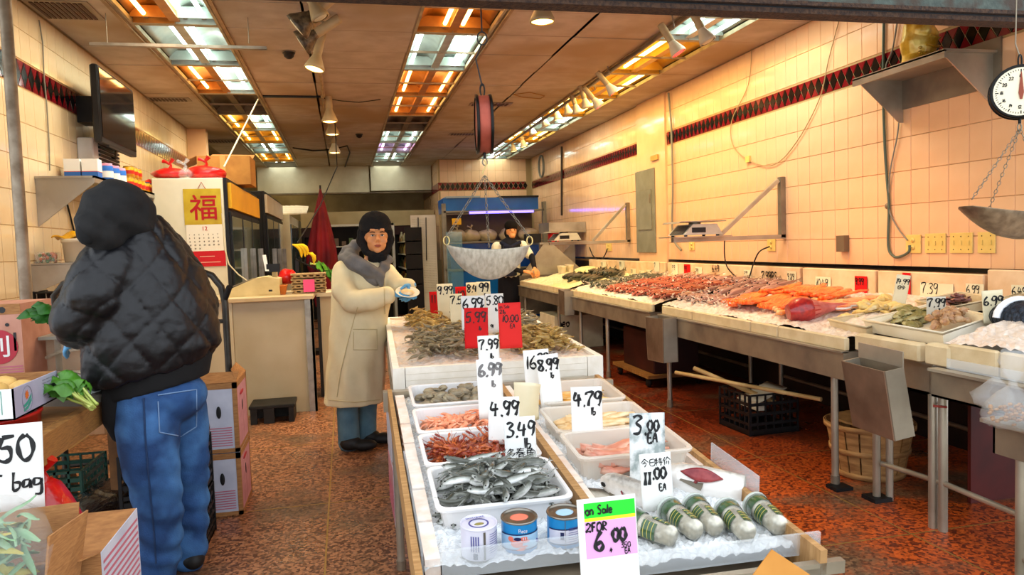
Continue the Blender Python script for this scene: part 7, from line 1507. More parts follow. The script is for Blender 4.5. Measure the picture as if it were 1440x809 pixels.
def rack(label, x0, x1, y, zs, h, dep, frame_m, seed, per=9, sz=.05, back=DKI, nm='store_rack', cat='shelf unit', ih=(.08, .2), glabel='goods'):
    t = thing(nm, label, cat, ((x0+x1)/2, y, 0)); MB().box((x0, y+dep, 0), (x1, y+dep+.02, h)).build('back_panel', back, t)
    for x in (x0, x1): MB().box((x-.025, y, 0), (x+.025, y+dep, h)).build('upright', frame_m, t)
    for z in zs: MB().box((x0, y, z-.02), (x1, y+dep, z)).build('shelf_board', frame_m, t)
    MB().box((x0-.02, y, h-.04), (x1+.02, y+dep, h)).build('top_board', frame_m, t)
    g_ = random.Random(seed); 
    for z in zs:
        for i in range(per):
            x = x0+.05+(x1-x0-.1)*(i+.5)/per; hh = g_.uniform(*ih); k = g_.randrange(6); yy = y+.02+g_.uniform(0, .03)
            b = MB(); (b.lathe([(sz*.42, 0), (sz*.45, hh*.65), (sz*.2, hh*.85), (sz*.2, hh), (.001, hh)], (x, yy+sz, z), 8) if g_.random() < .5 else b.box((x-sz*.42, yy, z), (x+sz*.42, yy+sz, z+hh)))
            b.build('packaged_goods', ITM[k], label='small %s packet or bottle on %s' % (('olive', 'rust-red', 'beige', 'green', 'mustard', 'brown')[k], glabel), cat='grocery', group='groceries on '+glabel)
    return t
rack('glass-fronted cooler with a pale frame behind the woman', -.25, .9, 14.0, (.75, 1.1, 1.42), 1.82, .5, mat('frame_pale', '#b9b39c', None, .4, .2), 1, 8, .09, glabel='the pale rear cooler')
rack('dark rack of bottles and jars beside the pegboard', .85, 1.15, 13.3, (.55, .85, 1.12, 1.38), 1.62, .5, DKI, 2, 4, .06, glabel='the rear bottle rack, far end') if False else None
t = thing('bottle_rack', 'rack of bottles with white shelf edges beside the pegboard', 'shelf unit', (1.1, 13.6, 0)); g_ = random.Random(3); MB().box((1.3, 12.9, 0), (1.32, 15.5, 1.7)).build('back_panel', DKI, t)
SE = mat('shelf_edge', '#c9c2ac', None, .4)
for z in (.72, .98, 1.24, 1.47): MB().box((1.05, 12.9, z-.02), (1.3, 15.5, z)).build('shelf_board', SE, t)
for k, z in enumerate((.72, .98, 1.24, 1.47)):
    for i in range(14):
        y = 12.98+.17*i; hh = g_.uniform(.1, .2); c = g_.randrange(6); MB().lathe([(.04, 0), (.042, hh*.6), (.018, hh*.8), (.018, hh), (.001, hh)], (1.12, y, z), 8).build('bottle', ITM[c], label='small bottle standing on the rear rack beside the pegboard', cat='bottle', group='bottles on the rear rack')
for y in (12.9, 15.48): MB().box((1.03, y, 0), (1.3, y+.02, 1.7)).build('side_panel', DKI, t)
t = thing('rear_partition', 'dark upper cabinet panels across the back of the shop', 'cabinet', (.5, 15.2, 1.8)); MB().box((-.8, 15.0, 1.62), (1.8, 15.2, 1.80)).build('dark_panel', mat('band_dark', '#2c1512', None, .5), t); MB().box((-.8, 14.98, 1.8), (1.8, 15.2, 2.1)).build('pale_panel', mat('rear_pale', '#a9936a', '#97825a', .6, 0, 3), t)
for x in (-.8, 1.75): MB().box((x, 15.0, 0), (x+.05, 15.2, 1.62)).build('post', DKI, t)
MB().box((-.8, 15.1, 0), (1.8, 15.15, 1.62)).build('dark_back', DKI, t)
pa, pb2 = PY(577, 303, 13), PY(616, 396, 13); t = thing('pegboard', 'white pegboard panel with hanging hooks and a cord', 'pegboard', ((pa.x+pb2.x)/2, 13, 0)); PEG = mat('pegboard_white', '#c5bba4', '#b5aa90', .5, 0, 4)
MB().box((pa.x, 13.0, .2), (pb2.x, 13.03, pa.z)).build('panel', PEG, t); q = MB()
for i in range(17):
    for j in range(44): x = pa.x+.03+(pb2.x-pa.x-.06)*i/16; z = .55+j*.03; q.add([(x-.004, 12.9995, z-.004), (x+.004, 12.9995, z-.004), (x+.004, 12.9995, z+.004), (x-.004, 12.9995, z+.004)], [(0, 1, 2, 3)])
q.build('peg_holes', mat('hole_dark', '#3a3328', None, .8), t, kind='stuff')
for x in (588, 599): a, b = PY(x, 306, 12.98), PY(x+(0 if x == 588 else 1), 362 if x == 588 else 366, 12.98); MB().tube([a, b, b+V((.0, -.02, 0))], .008, 6).build('hanging_rod', BLACKM, t)
a = PY(583, 361, 12.98); b = PY(593, 361, 12.98); MB().cyl(a, b, .01, n=6).build('cross_rod', BLACKM, t)
MB().box((pa.x, 13.0, 0), (pa.x+.03, 13.04, .2)).build('foot', STEELD, t); MB().box((pb2.x-.03, 13.0, 0), (pb2.x, 13.04, .2)).build('foot', STEELD, t)
# fish tank unit
X0, X1, YT = 1.70, 3.50, 12.8; BLU = mat('tank_blue', '#0e5fa0', '#0b4c88', .3, 0, 3, coat=.4); BLD = mat('tank_deep_blue', '#08306e', '#0a3f86', .25, 0, 3, coat=.5); TF = mat('tank_frame', '#8c8470', '#736b58', .4, .3, 5)
t = thing('live_fish_tanks', 'two-tier blue fish tank unit with a violet tube at the back', 'fish tank', (2.6, YT, 0)); zt = 2.19
MB().box((X0, YT, zt-.26), (X1-.1, YT+.7, zt-.01)).build('top_tank', BLU, t); MB().box((X0+.05, YT-.03, zt-.01), (X0+.65, YT+.6, zt+.02)).build('lid', mat('lid_grey', '#8d9a9c', None, .4), t); MB().box((X0+1.0, YT-.04, zt-.02), (X0+1.7, YT+.5, zt+.01)).build('dark_cloth', BLACKM, t)
ut = MB().cyl((X0+.45, YT-.03, zt-.27), (X1-.2, YT-.03, zt-.27), .02, n=10).build('violet_tube', mat('uv_tube', '#6a5cff', emit=5), t)
MB().box((X0+.1, YT+.5, 1.42), (X1-.1, YT+.52, zt-.27)).build('shelf_back', mat('shelf_brown', '#6b5536', '#59462c', .6, 0, 3), t); MB().box((X0+.05, YT, 1.40), (X1, YT+.6, 1.425)).build('shelf_board', TF, t)
MB().box((X0+.1, YT+.05, .95), (X1-.1, YT+.6, 1.39)).build('lower_tank', BLD, t); MB().box((X0+.1, YT+.02, .45), (X1-.1, YT+.6, .9)).build('lower_tank', BLU, t); MB().box((X0+.1, YT+.05, 0), (X1-.1, YT+.6, .42)).build('plinth', BLD, t)
for x in (X0, X1): MB().box((x-.03, YT-.02, 0), (x+.04, YT+.05, zt-.1)).build('frame_post', TF, t)
for z in (.42, .92, zt-.26): MB().box((X0, YT-.02, z), (X1, YT+.02, z+.03)).build('frame_rail', TF, t)
MB().box((X0+.14, YT-.025, 1.72), (X0+.3, YT-.02, 1.83)).build('yellow_tag', YHD, t)
MB().box((X0+.02, YT-.06, .5), (X0+.3, YT-.04, 1.6)).build('glass_side', mat('tank_glass', '#7fb0b8', None, .1, alpha=.2, coat=.6), t)
PBG = mat('bag_pale', '#b09a72', '#9a8560', .5, 0, 8, .5, 20, coat=.3); g_ = random.Random(4)
for i, (x, r) in enumerate(((1.95, .2), (2.2, .17), (2.5, .18), (2.85, .14), (3.25, .2))):
    lump('filled_bag', 'cloudy pale bag on the tank shelf, %s from the aisle side' % ordn[i], (x, YT+.2, 1.425+.09), (r, .15, .12), PBG, 20+i, knot=(i in (0, 1)))
# hose reel on the far right wall, camera in the corner
b = MB(); c_ = PX(762, 234, 3.6)
for k in range(3): b.tube([c_+V((0, .16*math.cos(a_)*1.0, .2*math.sin(a_)))+V((-.012*k, 0, 0)) for a_ in [2*PI*j/20 for j in range(20)]], .01, 6, closed=True)
b.build('coiled_hose', GRC, label='coiled hose ring high on the far right wall', cat='hose')
# =================================================================== CEILING FITTINGS
def dome(label, x, y):
    p = PZ(x, y, CE); t = thing('dome_camera', label, 'camera', (p.x, p.y, CE)); MB().lathe([(.05, 0), (.052, -.02), (.045, -.02), (.04, -.045), (.02, -.062), (.0001, -.065)], n=16).build('dome', BLACKM, t, world=False); MB().lathe([(.0001, -.001), (.055, -.001), (.055, -.012), (.0001, -.012)], n=16).build('base', STEELD, t, world=False)
dome('dark dome camera on the ceiling near the first spotlights', 406, 72); dome('small dark dome camera farther back in the ceiling', 505, 188); 
p = PZ(744, 227, CE); t = thing('dome_camera', 'small dark camera high in the far right corner', 'camera', (p.x, p.y-.1, CE)); MB().lathe([(.06, -.001), (.07, 0), (.05, -.05), (.0001, -.07)], n=14).build('dome', BLACKM, t, world=False)
def vent(label, x, y, w_, d_):
    p = PZ(x, y, CE); t = thing('ceiling_vent', label, 'vent', (p.x, p.y, CE-.004)); MB().box((-w_/2, -d_/2, -.006), (w_/2, d_/2, 0)).build('frame', mat('vent_frame', '#8d7b62', None, .5), t, world=False)
    for i in range(10): MB().box((-w_/2+.03+(w_-.06)*i/10, -d_/2+.03, -.012), (-w_/2+.03+(w_-.06)*(i+.6)/10, d_/2-.03, -.005)).build('slat', mat('vent_slat', '#4a2c18', None, .6), t, world=False)
vent('brown slatted ceiling vent in the near left corner', 92, 13, .38, .4); vent('small dark grille in the left ceiling behind the television', 238, 139, .42, .2); vent('dark ceiling slot vent right of the hanging scale', 690, 146, .5, .2); vent('far dark slot vent in the ceiling behind the hanging scale', 655, 188, .5, .2); vent('dark vent at the far left ceiling', 312, 198, .5, .25)
solid('long_bar', 'pale metal bar hung under the left row of lights', 'bar', PY(125, 59, 5.6)+V((0, 0, -.02)), PY(375, 69, 5.6)+V((0, .04, .02)), ALU)
for x in (150, 350):
    p = PY(x, 64, 5.6); MB().cyl((p.x, p.y+.02, p.z+.02), (p.x, p.y+.02, CE), .003, n=5).build('hanger_wire', GRC, label='thin wire holding up the metal bar, %s end' % ('wall' if x == 150 else 'aisle'), cat='wire')
MB().tube([PZ(363, 140, 2.95), PY(315, 235, 6.9)], .008, 6).build('slanting_cable', mat('wire_cream', '#cdbf9e'), label='cream cable slanting from the ceiling lights down to the white fridge', cat='cable')
MB().tube([V((PY(474, 235, 9.5).x, 9.5, CE-.01)), PY(474, 235, 9.5), PY(450, 290, 8.5), PY(418, 342, 7.4)], .007, 6).build('slanting_cable', BKC, label='dark cord slanting down over the umbrella to the bananas', cat='cable')
MB().box(PZ(365, 134, CE)+V((0, -.01, -.012)), PZ(455, 136, CE)+V((0, .03, 0))).build('dark_strip', BLACKM, label='dark cable strip crossing the ceiling to the spotlight track', cat='cable')
b = MB(); b.tube([PZ(x, y, CE-.01) for x, y in ((455, 138), (480, 142), (505, 144), (535, 140))], .005, 5); b.build('ceiling_wire', BKC, label='thin wire across the ceiling between track and middle lights', cat='cable')
b = MB(); b.tube([PZ(x, y, CE-.01) for x, y in ((412, 208), (440, 212), (465, 211), (488, 205), (492, 215), (480, 250), (478, 262))], .012, 5); b.build('ceiling_wire', BKC, label='dark wire looping over the rear ceiling', cat='cable')
b = MB(); b.tube([PZ(x, y, CE-.008) for x, y in ((722, 133), (745, 130), (766, 135), (760, 139), (735, 137), (722, 133))], .004, 5); b.build('stain_ring', mat('stain', '#9a6a2c', None, .8), ce)
# track spotlights ---------------------------------------------------------------
SPB = mat('spot_beige', '#b49c74', '#9c855f', .5, .1, 8); SPW = mat('spot_white', '#d5c8ae', '#bfb195', .5, 0, 8); GLW = mat('lamp_warm_glow', '#ffd27a', emit=6); GLR = mat('lamp_red_glow', '#ff2c26', emit=5); GLP = mat('lamp_pink_glow', '#ff2450', emit=5); REFD = mat('lamp_ribbed', '#3a3026', '#7a6a50', .4, .4, 40)
def spot(label, p, d, s=1.0, lamp=None, body=SPW, col_=None, power=0, grp='track spotlights', stem=True, wide=.045):
    t = thing('track_spotlight', label, 'spotlight', p, frame(-V(d).normalized(), (1, .1, 0)), grp, scale=(s, s, s))
    MB().lathe([(.0001, .13), (.02, .13), (.022, .12), (.022, .02), (.02, .0)], n=14).build('socket_tube', SPB, t, world=False)
    MB().lathe([(.018, .02), (.022, .0), (wide, -.06), (wide+.002, -.075), (wide-.004, -.075)], n=18).build('reflector', body, t, world=False)
    MB().lathe([(.0001, -.078), (wide*.6, -.076), (wide-.004, -.07), (.0001, -.069)], n=18).build('lamp_face', lamp or mat('lamp_off', '#c9bb98', None, .3), t, world=False)
    if stem:
        inv = WMx[t.name].inverted(); a = V((p[0], p[1], CE)); MB().tube([inv @ V((p[0], p[1], CE)), inv @ V((p[0]+.02, p[1], p[2]+.10)), V((0, .025, .08))], .005, 6).build('yoke', STEELD, t, world=False)
    if power:
        l = bpy.data.lights.new('spot_beam', 'SPOT'); l.energy = power; l.color = col_; l.spot_size = 1.3; l.spot_blend = .8; l.shadow_soft_size = .04; o = bpy.data.objects.new('spot_beam', l); col.objects.link(o); o.parent = t; o.location = (0, 0, -.085)
    return t
for x0, y0, x1, y1, lb in ((436, 0, 455, 135, 'long'), (453, 135, 470, 215, 'rear')):
    a, b = PZ(x0, y0, CE-.02), PZ(x1, y1, CE-.02); MB().tube([a, b], .017, 6).build('light_track', SPB, label='%s section of the spotlight track left of the middle lights' % lb, cat='light track')
def at(x, y, Y_): return PY(x, y, Y_)
spot('grey ribbed spotlight nearest the street, aimed left', at(437, 22, 5.0), (-.75, .1, -.6), 1.6, None, REFD, wide=.055)
spot('second ribbed spotlight aimed left under the first', at(443, 48, 5.5), (-.8, .1, -.5), 1.6, None, REFD, wide=.055)
spot('upper beige spotlight clustered at the near end of the track', at(440, 6, 4.9), (.4, 0, -.8), 1.3, None, SPB)
spot('beige spotlight pointing straight down below the cluster', at(446, 78, 5.9), (-.25, -.1, -1), 1.5, GLW, SPB, (1, .75, .4), 10, wide=.05)
spot('lit spotlight on the rear track, nearer of the pair', at(463, 155, 8.4), (0, 0, -1), 1.7, GLW, SPB, (1, .75, .4), 10, wide=.05)
spot('lit spotlight on the rear track, farther of the pair', at(467, 175, 9.6), (0, 0, -1), 1.7, GLW, SPB, (1, .75, .4), 8, wide=.05)
spot('small lit spotlight at the far end of the rear track', at(470, 203, 11.3), (0, 0, -1), 1.7, GLW, SPW, wide=.05)
spot('golden ribbed spotlight alone on the ceiling right of the middle lights', at(762, 6, 4.6), (0, 0, -1), 1.5, GLW, SPB, (1, .72, .35), 14, wide=.052)
a, b = PZ(985, 10, CE-.03), PZ(695, 217, CE-.03); MB().tube([a, b], .018, 6).build('light_track', STEELD, label='long spotlight track beside the right row of lights', cat='light track')
for i, (x, y, xe, ye, k, Y_) in enumerate(((987, 42, 992, 52, 'w', 4.75), (945, 60, 955, 78, 'r0', 5.1), (855, 120, 866, 130, 'r', 6.8), (835, 140, 843, 150, 'p', 7.4), (822, 140, 826, 150, 'n', 7.7), (809, 148, 815, 160, 'n', 8.1), (797, 150, 800, 165, 'n', 8.6), (783, 158, 784, 172, 'g', 9.1), (765, 168, 770, 182, 'n', 9.7), (747, 180, 742, 188, 'n', 10.4), (735, 198, 740, 205, 'g', 11.3), (721, 205, 726, 215, 'g', 12.0))):
    d = {'r': (.6, -.1, -.75), 'p': (.6, -.1, -.75), 'r0': (.45, -.2, -.85), 'w': (.35, -.2, -.85), 'n': (.3, 0, -1), 'g': (.2, 0, -1)}[k]
    spot('%s spotlight of the long right-hand track counted from the street%s' % (ordn[i], {'r': ', glowing red', 'p': ', glowing pink-red'}.get(k, '')), at(x, y, Y_), d, 1.25, {'r': GLR, 'p': GLP, 'g': GLW, 'r0': GLR}.get(k), SPW, {'r': (1, .25, .12), 'p': (1, .2, .2), 'r0': (1, .45, .2), 'w': (1, .55, .25)}.get(k), {'r': 30, 'p': 22, 'r0': 45, 'w': 50}.get(k, 0), 'spotlights of the long right-hand track')
# =================================================================== PEOPLE
def limb(b, pts, rs, n=14, flat=None):
    # tapered limb with rounded joints
    b.tube(pts, rs, n)
    for p, r in zip(pts, rs): b.ell(p, r, 12, 8)
def person_part(t, b, name, m, size=.009, smooth=5, fn=None, label=None):
    me = vox(b, size, smooth, name); me.materials.append(m)
    if fn:
        me.update(); ns = [v.normal.copy() for v in me.vertices]
        for v, n_ in zip(me.vertices, ns): v.co += n_*fn(v.co)
        me.update()
    me.transform(WMx[t.name].inverted()); o = link(name, me, t, label=label); return o
def hand(t, wrist, d, nrm, side, m, curl=.5, s=1.0, name='hand', spread=.1, label=None, forearm=None):
    # palm, four unequal bent fingers, thumb off the side near the base; d = direction of the fingers, nrm = back of the hand
    d = V(d).normalized(); nrm = V(nrm); nrm = (nrm-d*nrm.dot(d)).normalized(); sd = d.cross(nrm)*side; W0 = V(wrist); b = MB(); M3 = Matrix((d, sd, nrm)).transposed()
    b.ell(W0+d*.045*s, (.047*s, .038*s, .016*s), 16, 10, M3); b.ell(W0, (.028*s, .026*s, .02*s), 12, 8, M3)
    for k, (o_, l_) in enumerate(((-.030, .066), (-.010, .076), (.010, .072), (.029, .058))):
        p = W0+d*.080*s+sd*o_*s; a_ = curl*.5; dd = d+sd*(o_*spread*10); pts = [W0+d*.05*s+sd*o_*.8*s, p]; r = [.0095*s, .0095*s]; cur = p
        for j in range(3):
            a_ += curl*.55; v = (dd*math.cos(a_)-nrm*math.sin(a_)).normalized(); cur = cur+v*l_*(.42, .32, .26)[j]*s; pts.append(cur); r.append((.009, .0082, .0068)[j]*s)
        limb(b, pts, r, 10)
    q0 = W0+d*.025*s-sd*.028*s; q1 = W0+d*.05*s-sd*.055*s-nrm*.006*s; q2 = W0+d*.078*s-sd*.062*s-nrm*(.012+.02*curl)*s; limb(b, [q0, q1, q2], [.013*s, .011*s, .008*s], 10)
    if forearm is not None: limb(b, [V(forearm), W0], [.034*s, .026*s], 12)
    me = vox(b, .0035*s, 3, name); me.materials.append(m); me.transform(WMx[t.name].inverted()); return link(name, me, t, label=label)
JKT = mat('jacket_black', '#0d0d11', '#09090c', .45, 0, 30, .12, 60); DEN = mat('denim', '#22487a', '#15325c', .85, 0, 9, .25, 160, c3='#3f6ea3', scale3=5)
HOODM = mat('hood_black', '#0b0a0a', '#141211', .85, 0, 30, .15, 90); RIB = mat('rib_black', '#0a0a0b', None, .9); SHOE = mat('shoe_black', '#121110', '#1d1a17', .6, 0, 20)
BODY = mat('under_skin', '#c98f6a', None, .6)
# ---- man at the table, seen from behind, bent a little to the left ------------------
man = thing('person', 'person in a black quilted jacket and hood, blue jeans, back to us, trimming greens', 'person', (-.8, 3.15, 0))
def m_(x, y, dy=0): return PY(x, y, 3.15+dy)
kL, kR = m_(214, 680, .02), m_(270, 672, .2); hL, hR = m_(205, 575), m_(262, 570, .14); aL, aR = m_(222, 798, .03), m_(268, 780, .22)
aL.z = .1; aR.z = .1; neck = m_(196, 335, -.02); head = m_(160, 308, -.08)
b = MB(); hp = (hL+hR)/2
limb(b, [hp+V((0, 0, .02)), m_(222, 470, .05), m_(215, 400, .02), neck], [.10, .10, .09, .05]); limb(b, [neck, head], [.05, .075]); b.ell(head, (.07, .08, .09), 16, 10)
limb(b, [hL+V((.02, .02, 0)), kL, aL], [.07, .05, .04]); limb(b, [hR+V((-.02, .03, 0)), kR, aR], [.06, .045, .04])
eL, wL = m_(112, 445, -.12), m_(104, 464, .12); shL, shR = m_(150, 372, -.1), m_(258, 375, .12)
limb(b, [shL, eL, wL], [.045, .035, .028]); eR = m_(215, 450, .38); wR = m_(125, 470, .33); limb(b, [shR+V((-.04, .03, -.03)), eR, wR], [.04, .035, .028])
person_part(man, b, 'body', BODY, .014)
# jacket
def quilt(c):
    u = (math.atan2(c.y-3.2, c.x+.78)*.33); v = c.z+.04*math.sin(c.x*9)
    a_ = PI*(u/.27+v/.2); b2_ = PI*(u/.27-v/.2); f = abs(math.sin(a_)*math.sin(b2_))
    wr = .004*noise.noise(V(c)*22)+.003*noise.noise(V(c)*50)
    return .017*(f**.3)-.010+wr
b = MB()
def sec(x0, x1, y, dep_=.17, dy=0.0):
    p = m_(x0, y, dy); q = m_(x1, y, dy); return (p+q)/2, (q-p).length/2, dep_
secs = [(184, 222, 304, .09), (172, 240, 322, .12), (160, 258, 345, .15), (150, 272, 370, .17), (142, 286, 400, .185), (136, 298, 430, .19), (130, 305, 462, .195), (124, 307, 490, .19), (124, 300, 512, .18), (138, 292, 524, .165)]
vs = []; n_ = 40
for x0, x1, y, d_ in secs:
    c_, w_, dd = sec(x0, x1, y, d_, .04); yw = .35
    for j in range(n_):
        a_ = 2*PI*j/n_; lx = w_*math.cos(a_); ly = dd*math.sin(a_); tz = -.10*(c_.x-0)*0
        # hem drops towards the left side
        dz = -.09*(-math.cos(a_))*.5 if y > 500 else 0
        vs.append(c_+V((lx, ly+.25*lx, dz)))
fs = [(i*n_+j, i*n_+(j+1) % n_, (i+1)*n_+(j+1) % n_, (i+1)*n_+j) for i in range(len(secs)-1) for j in range(n_)]+[tuple(range(n_-1, -1, -1)), tuple(range((len(secs)-1)*n_, len(secs)*n_))]
b.add(vs, [tuple(reversed(f)) for f in fs])
limb(b, [m_(160, 372, -.06), m_(133, 415, -.12), m_(112, 447, -.10), m_(110, 458, -.0), m_(120, 464, .08)], [.115, .108, .100, .085, .06], 18)
limb(b, [m_(250, 392, .10), m_(272, 432, .22), m_(240, 455, .36), m_(170, 466, .36), m_(140, 470, .3)], [.11, .105, .095, .075, .055], 18)
b.ell(m_(208, 352, .02), (.12, .10, .06), 18, 10)
person_part(man, b, 'jacket', JKT, .0095, 4, quilt)
b = MB(); c0 = m_(202, 345, .0)
limb(b, [m_(203, 322, .0), m_(182, 306, -.03), m_(157, 302, -.07), m_(136, 318, -.12)], [.07, .105, .115, .075], 20)
b.ell(m_(163, 292, -.05), (.12, .135, .105), 20, 12, RY(-.25)); b.ell(m_(132, 322, -.15), (.06, .07, .07), 16, 10); b.ell(m_(150, 330, -.12), (.06, .08, .07), 16, 10)
person_part(man, b, 'hood', HOODM, .009, 5, lambda c: .006*noise.noise(V(c)*12)+.004*math.sin(c.x*40+c.z*60))
b = MB(); b.ell(m_(121, 326, -.19), (.035, .03, .05), 14, 8, RZ(.4)); person_part(man, b, 'hood_opening', RIB, .006, 2)
b = MB(); vs = []; 

# ribbed under-hem and long shirt tail
b = MB(); vs = []
for y, x0, x1, d_ in ((508, 146, 298, .155), (528, 152, 295, .15), (545, 156, 292, .145)):
    c_, w_, dd = sec(x0, x1, y, d_, .05)
    for j in range(28): a_ = 2*PI*j/28; vs.append(c_+V((w_*math.cos(a_), dd*math.sin(a_)+.25*w_*math.cos(a_), .035*math.cos(a_))))
b.add(vs, [(i*28+j, (i+1)*28+j, (i+1)*28+(j+1) % 28, i*28+(j+1) % 28) for i in range(2) for j in range(28)]+[tuple(range(28)), tuple(range(83, 55, -1))]); person_part(man, b, 'under_hem', RIB, .01, 3)
b = MB(); limb(b, [m_(163, 545, -.03), m_(161, 590, -.02), m_(167, 612, .0)], [.05, .045, .03]); person_part(man, b, 'shirt_tail', RIB, .01, 3)
# jeans
b = MB()
limb(b, [m_(205, 553, .02), m_(208, 600, .0), m_(212, 650, -.01), m_(222, 700, .0), m_(226, 745, .02), m_(222, 795, .03)], [.118, .118, .105, .09, .083, .08], 20)
limb(b, [m_(250, 553, .12), m_(258, 600, .18), m_(263, 650, .2), m_(267, 700, .22), m_(268, 745, .22), m_(266, 782, .22)], [.105, .10, .088, .075, .07, .068], 20)
b.ell(m_(226, 558, .06), (.175, .15, .12), 22, 12, RZ(.25))
def crease(c):
    w_ = .006*math.sin(c.z*62+c.x*26+2*noise.noise(V(c)*6))*max(0, min(1, (.62-c.z)*3))+.003*noise.noise(V(c)*16); return w_+.002
person_part(man, b, 'jeans', DEN, .009, 5, crease)
DST = mat('denim_stitch', '#6f8db3', None, .8); 
def onb(pts, r, nm, m, dy=-.14):
    MB().tube([m_(x, y, dy_) for x, y, dy_ in pts], r, 5).build(nm, m, man)
# back pocket and side seam lie on the cloth (found by casting from the eye)
def on_surface(obj, x, y, off=.004):
    d = ray(x, y).normalized(); mi = WMx[man.name].inverted(); ok, loc, nor, _ = obj.ray_cast(mi @ EYE, d)
    return (WMx[man.name] @ loc)+nor*off if ok else None
bpy.context.view_layer.update()
jn = [c for c in kids(man) if c.name.startswith('jeans')][0]; jk = [c for c in kids(man) if c.name.startswith('jacket')][0]
def seam(obj, pts, r, nm, m, sub=6, parent=None):
    out = []
    for (x0, y0), (x1, y1) in zip(pts, pts[1:]):
        for k in range(sub):
            p = on_surface(obj, x0+(x1-x0)*k/sub, y0+(y1-y0)*k/sub, r*.6)
            if p is not None and (not out or (p-out[-1]).length < .15): out.append(p)
    if len(out) > 2: MB().tube(out, r, 5).build(nm, m, parent or man)
seam(jn, [(222, 556), (276, 548), (276, 600), (254, 614), (224, 608), (222, 556)], .0028, 'back_pocket_seam', DST)
seam(jn, [(202, 560), (204, 610), (210, 680), (216, 740), (220, 800)], .0035, 'side_seam', mat('denim_dark_seam', '#1a3358', None, .8), 8)
seam(jn, [(180, 552), (240, 538), (294, 530)], .0035, 'waist_seam', DST)
# shoes
for a0, nm in ((aL, 'shoe'), (aR, 'shoe')):
    b = MB(); b.ell(a0+V((0, .0, -.055)), (.055, .09, .05), 14, 8, RZ(.5)); b.ell(a0+V((-.05, .08, -.065)), (.055, .11, .035), 14, 8, RZ(.5)); b.v = [(p[0], p[1], max(p[2], .004)) for p in b.v]; person_part(man, b, nm, SHOE, .008, 3)
hand(man, m_(92, 462, .0), (-.1, .1, -.5), (-.8, -.5, 0), 1, GLOVE, .9, 1.15, 'gloved_hand', forearm=m_(104, 456, .04)) if False else None
hand(man, m_(92, 464, .02), (.65, .25, -.42), (-.2, -1, -.3), 1, GLOVE, .35, 1.15, 'gloved_hand', label='light blue glove')
hand(man, m_(126, 474, .22), (-.9, .1, -.2), (.1, -.6, .8), -1, GLOVE, .7, 1.05, 'gloved_hand', label='light blue glove')
leafy('leafy_greens', 'dark green bunch held in the blue-gloved hand of the person in black', m_(88, 470, .08), (-.45, .1, .6), .14, .06, LEAFD, n=18, seed=11)
# ---- woman in the white coat --------------------------------------------------------
wo = thing('person', 'woman in a long cream coat, black knit hat and blue gloves, looking at us', 'person', (.06, 5.1, 0))
def w_(x, y, dy=0): return PY(x, y, 5.1+dy)
COAT = mat('coat_cream', '#e3d4ac', '#d8c79c', .75, 0, 6, .1, 60); HGR = mat('hoodie_grey', '#6f6c6a', '#5d5a58', .85, 0, 12, .15, 90); DEN2 = mat('denim_pale', '#5d7f8c', '#47687a', .8, 0, 9, .2, 160)
KNIT = mat('knit_black', '#0d0b0c', '#17130f', .9, 0, 30, .5, 120); FACE = mat('face_skin', '#dc965f', '#d08a54', .48, 0, 9)
b = MB(); nk = w_(522, 362); hd_ = w_(527, 335, -.01)
limb(b, [w_(500, 490), w_(505, 440), w_(510, 400), nk], [.11, .10, .085, .04]); limb(b, [nk, hd_], [.04, .05])
for (x, yk, ya, dy) in ((489, 600, 624, -.02), (517, 595, 616, .12)): limb(b, [w_(x+3, 500, dy), w_(x+2, 570, dy), w_(x, 612, dy)], [.085, .06, .04])
limb(b, [w_(484, 385, -.05), w_(500, 430, -.12), w_(548, 417, -.2)], [.05, .042, .03]); limb(b, [w_(545, 380, .06), w_(560, 408, .0), w_(572, 398, -.1)], [.05, .04, .03])
person_part(wo, b, 'body', BODY, .013)
# head with a face turned to the camera
F_ = (EYE-hd_); F_.z = 0; F_ = (F_.normalized()+V((.10, 0, 0))).normalized(); Rr = V((0, 0, 1)).cross(F_).normalized()   # Rr: towards picture right
HM = Matrix((Rr, F_, V((0, 0, 1)))).transposed()
hc = w_(529, 333, -.02)
def hp_(x, y, z): return hc+HM @ V((x, y, z))
b = MB(); b.ell(hp_(0, -.01, .02), (.078, .092, .105), 22, 14, HM); b.ell(hp_(0, .022, -.045), (.064, .06, .066), 18, 12, HM); b.ell(hp_(0, .055, -.09), (.026, .024, .022), 12, 8, HM)
for s in (-1, 1): b.ell(hp_(s*.040, .052, -.028), (.028, .024, .026), 12, 8, HM); b.ell(hp_(s*.083, -.005, -.01), (.01, .02, .03), 10, 8, HM)
b.tube([hp_(0, .083, .012), hp_(0, .096, -.012), hp_(0, .103, -.026)], [.009, .011, .014], 10); b.ell(hp_(.011, .09, -.03), (.009, .01, .008), 8, 6, HM); b.ell(hp_(-.011, .09, -.03), (.009, .01, .008), 8, 6, HM)
b.ell(hp_(0, .078, -.062), (.024, .014, .012), 12, 8, HM); b.ell(hp_(0, .075, .045), (.055, .018, .02), 12, 8, HM); limb(b, [hp_(0, -.01, -.07), hp_(0, -.02, -.15)], [.05, .052])
hdm = person_part(wo, b, 'head', FACE, .0055, 3)
EW = mat('eye_white', '#d9cbb8', None, .3); IR = mat('iris_dark', '#1c0f0a', None, .2); LIP = mat('lips', '#a8503e', '#9a4636', .45, 0, 9); BROW = mat('brow_dark', '#2a1710', None, .8)
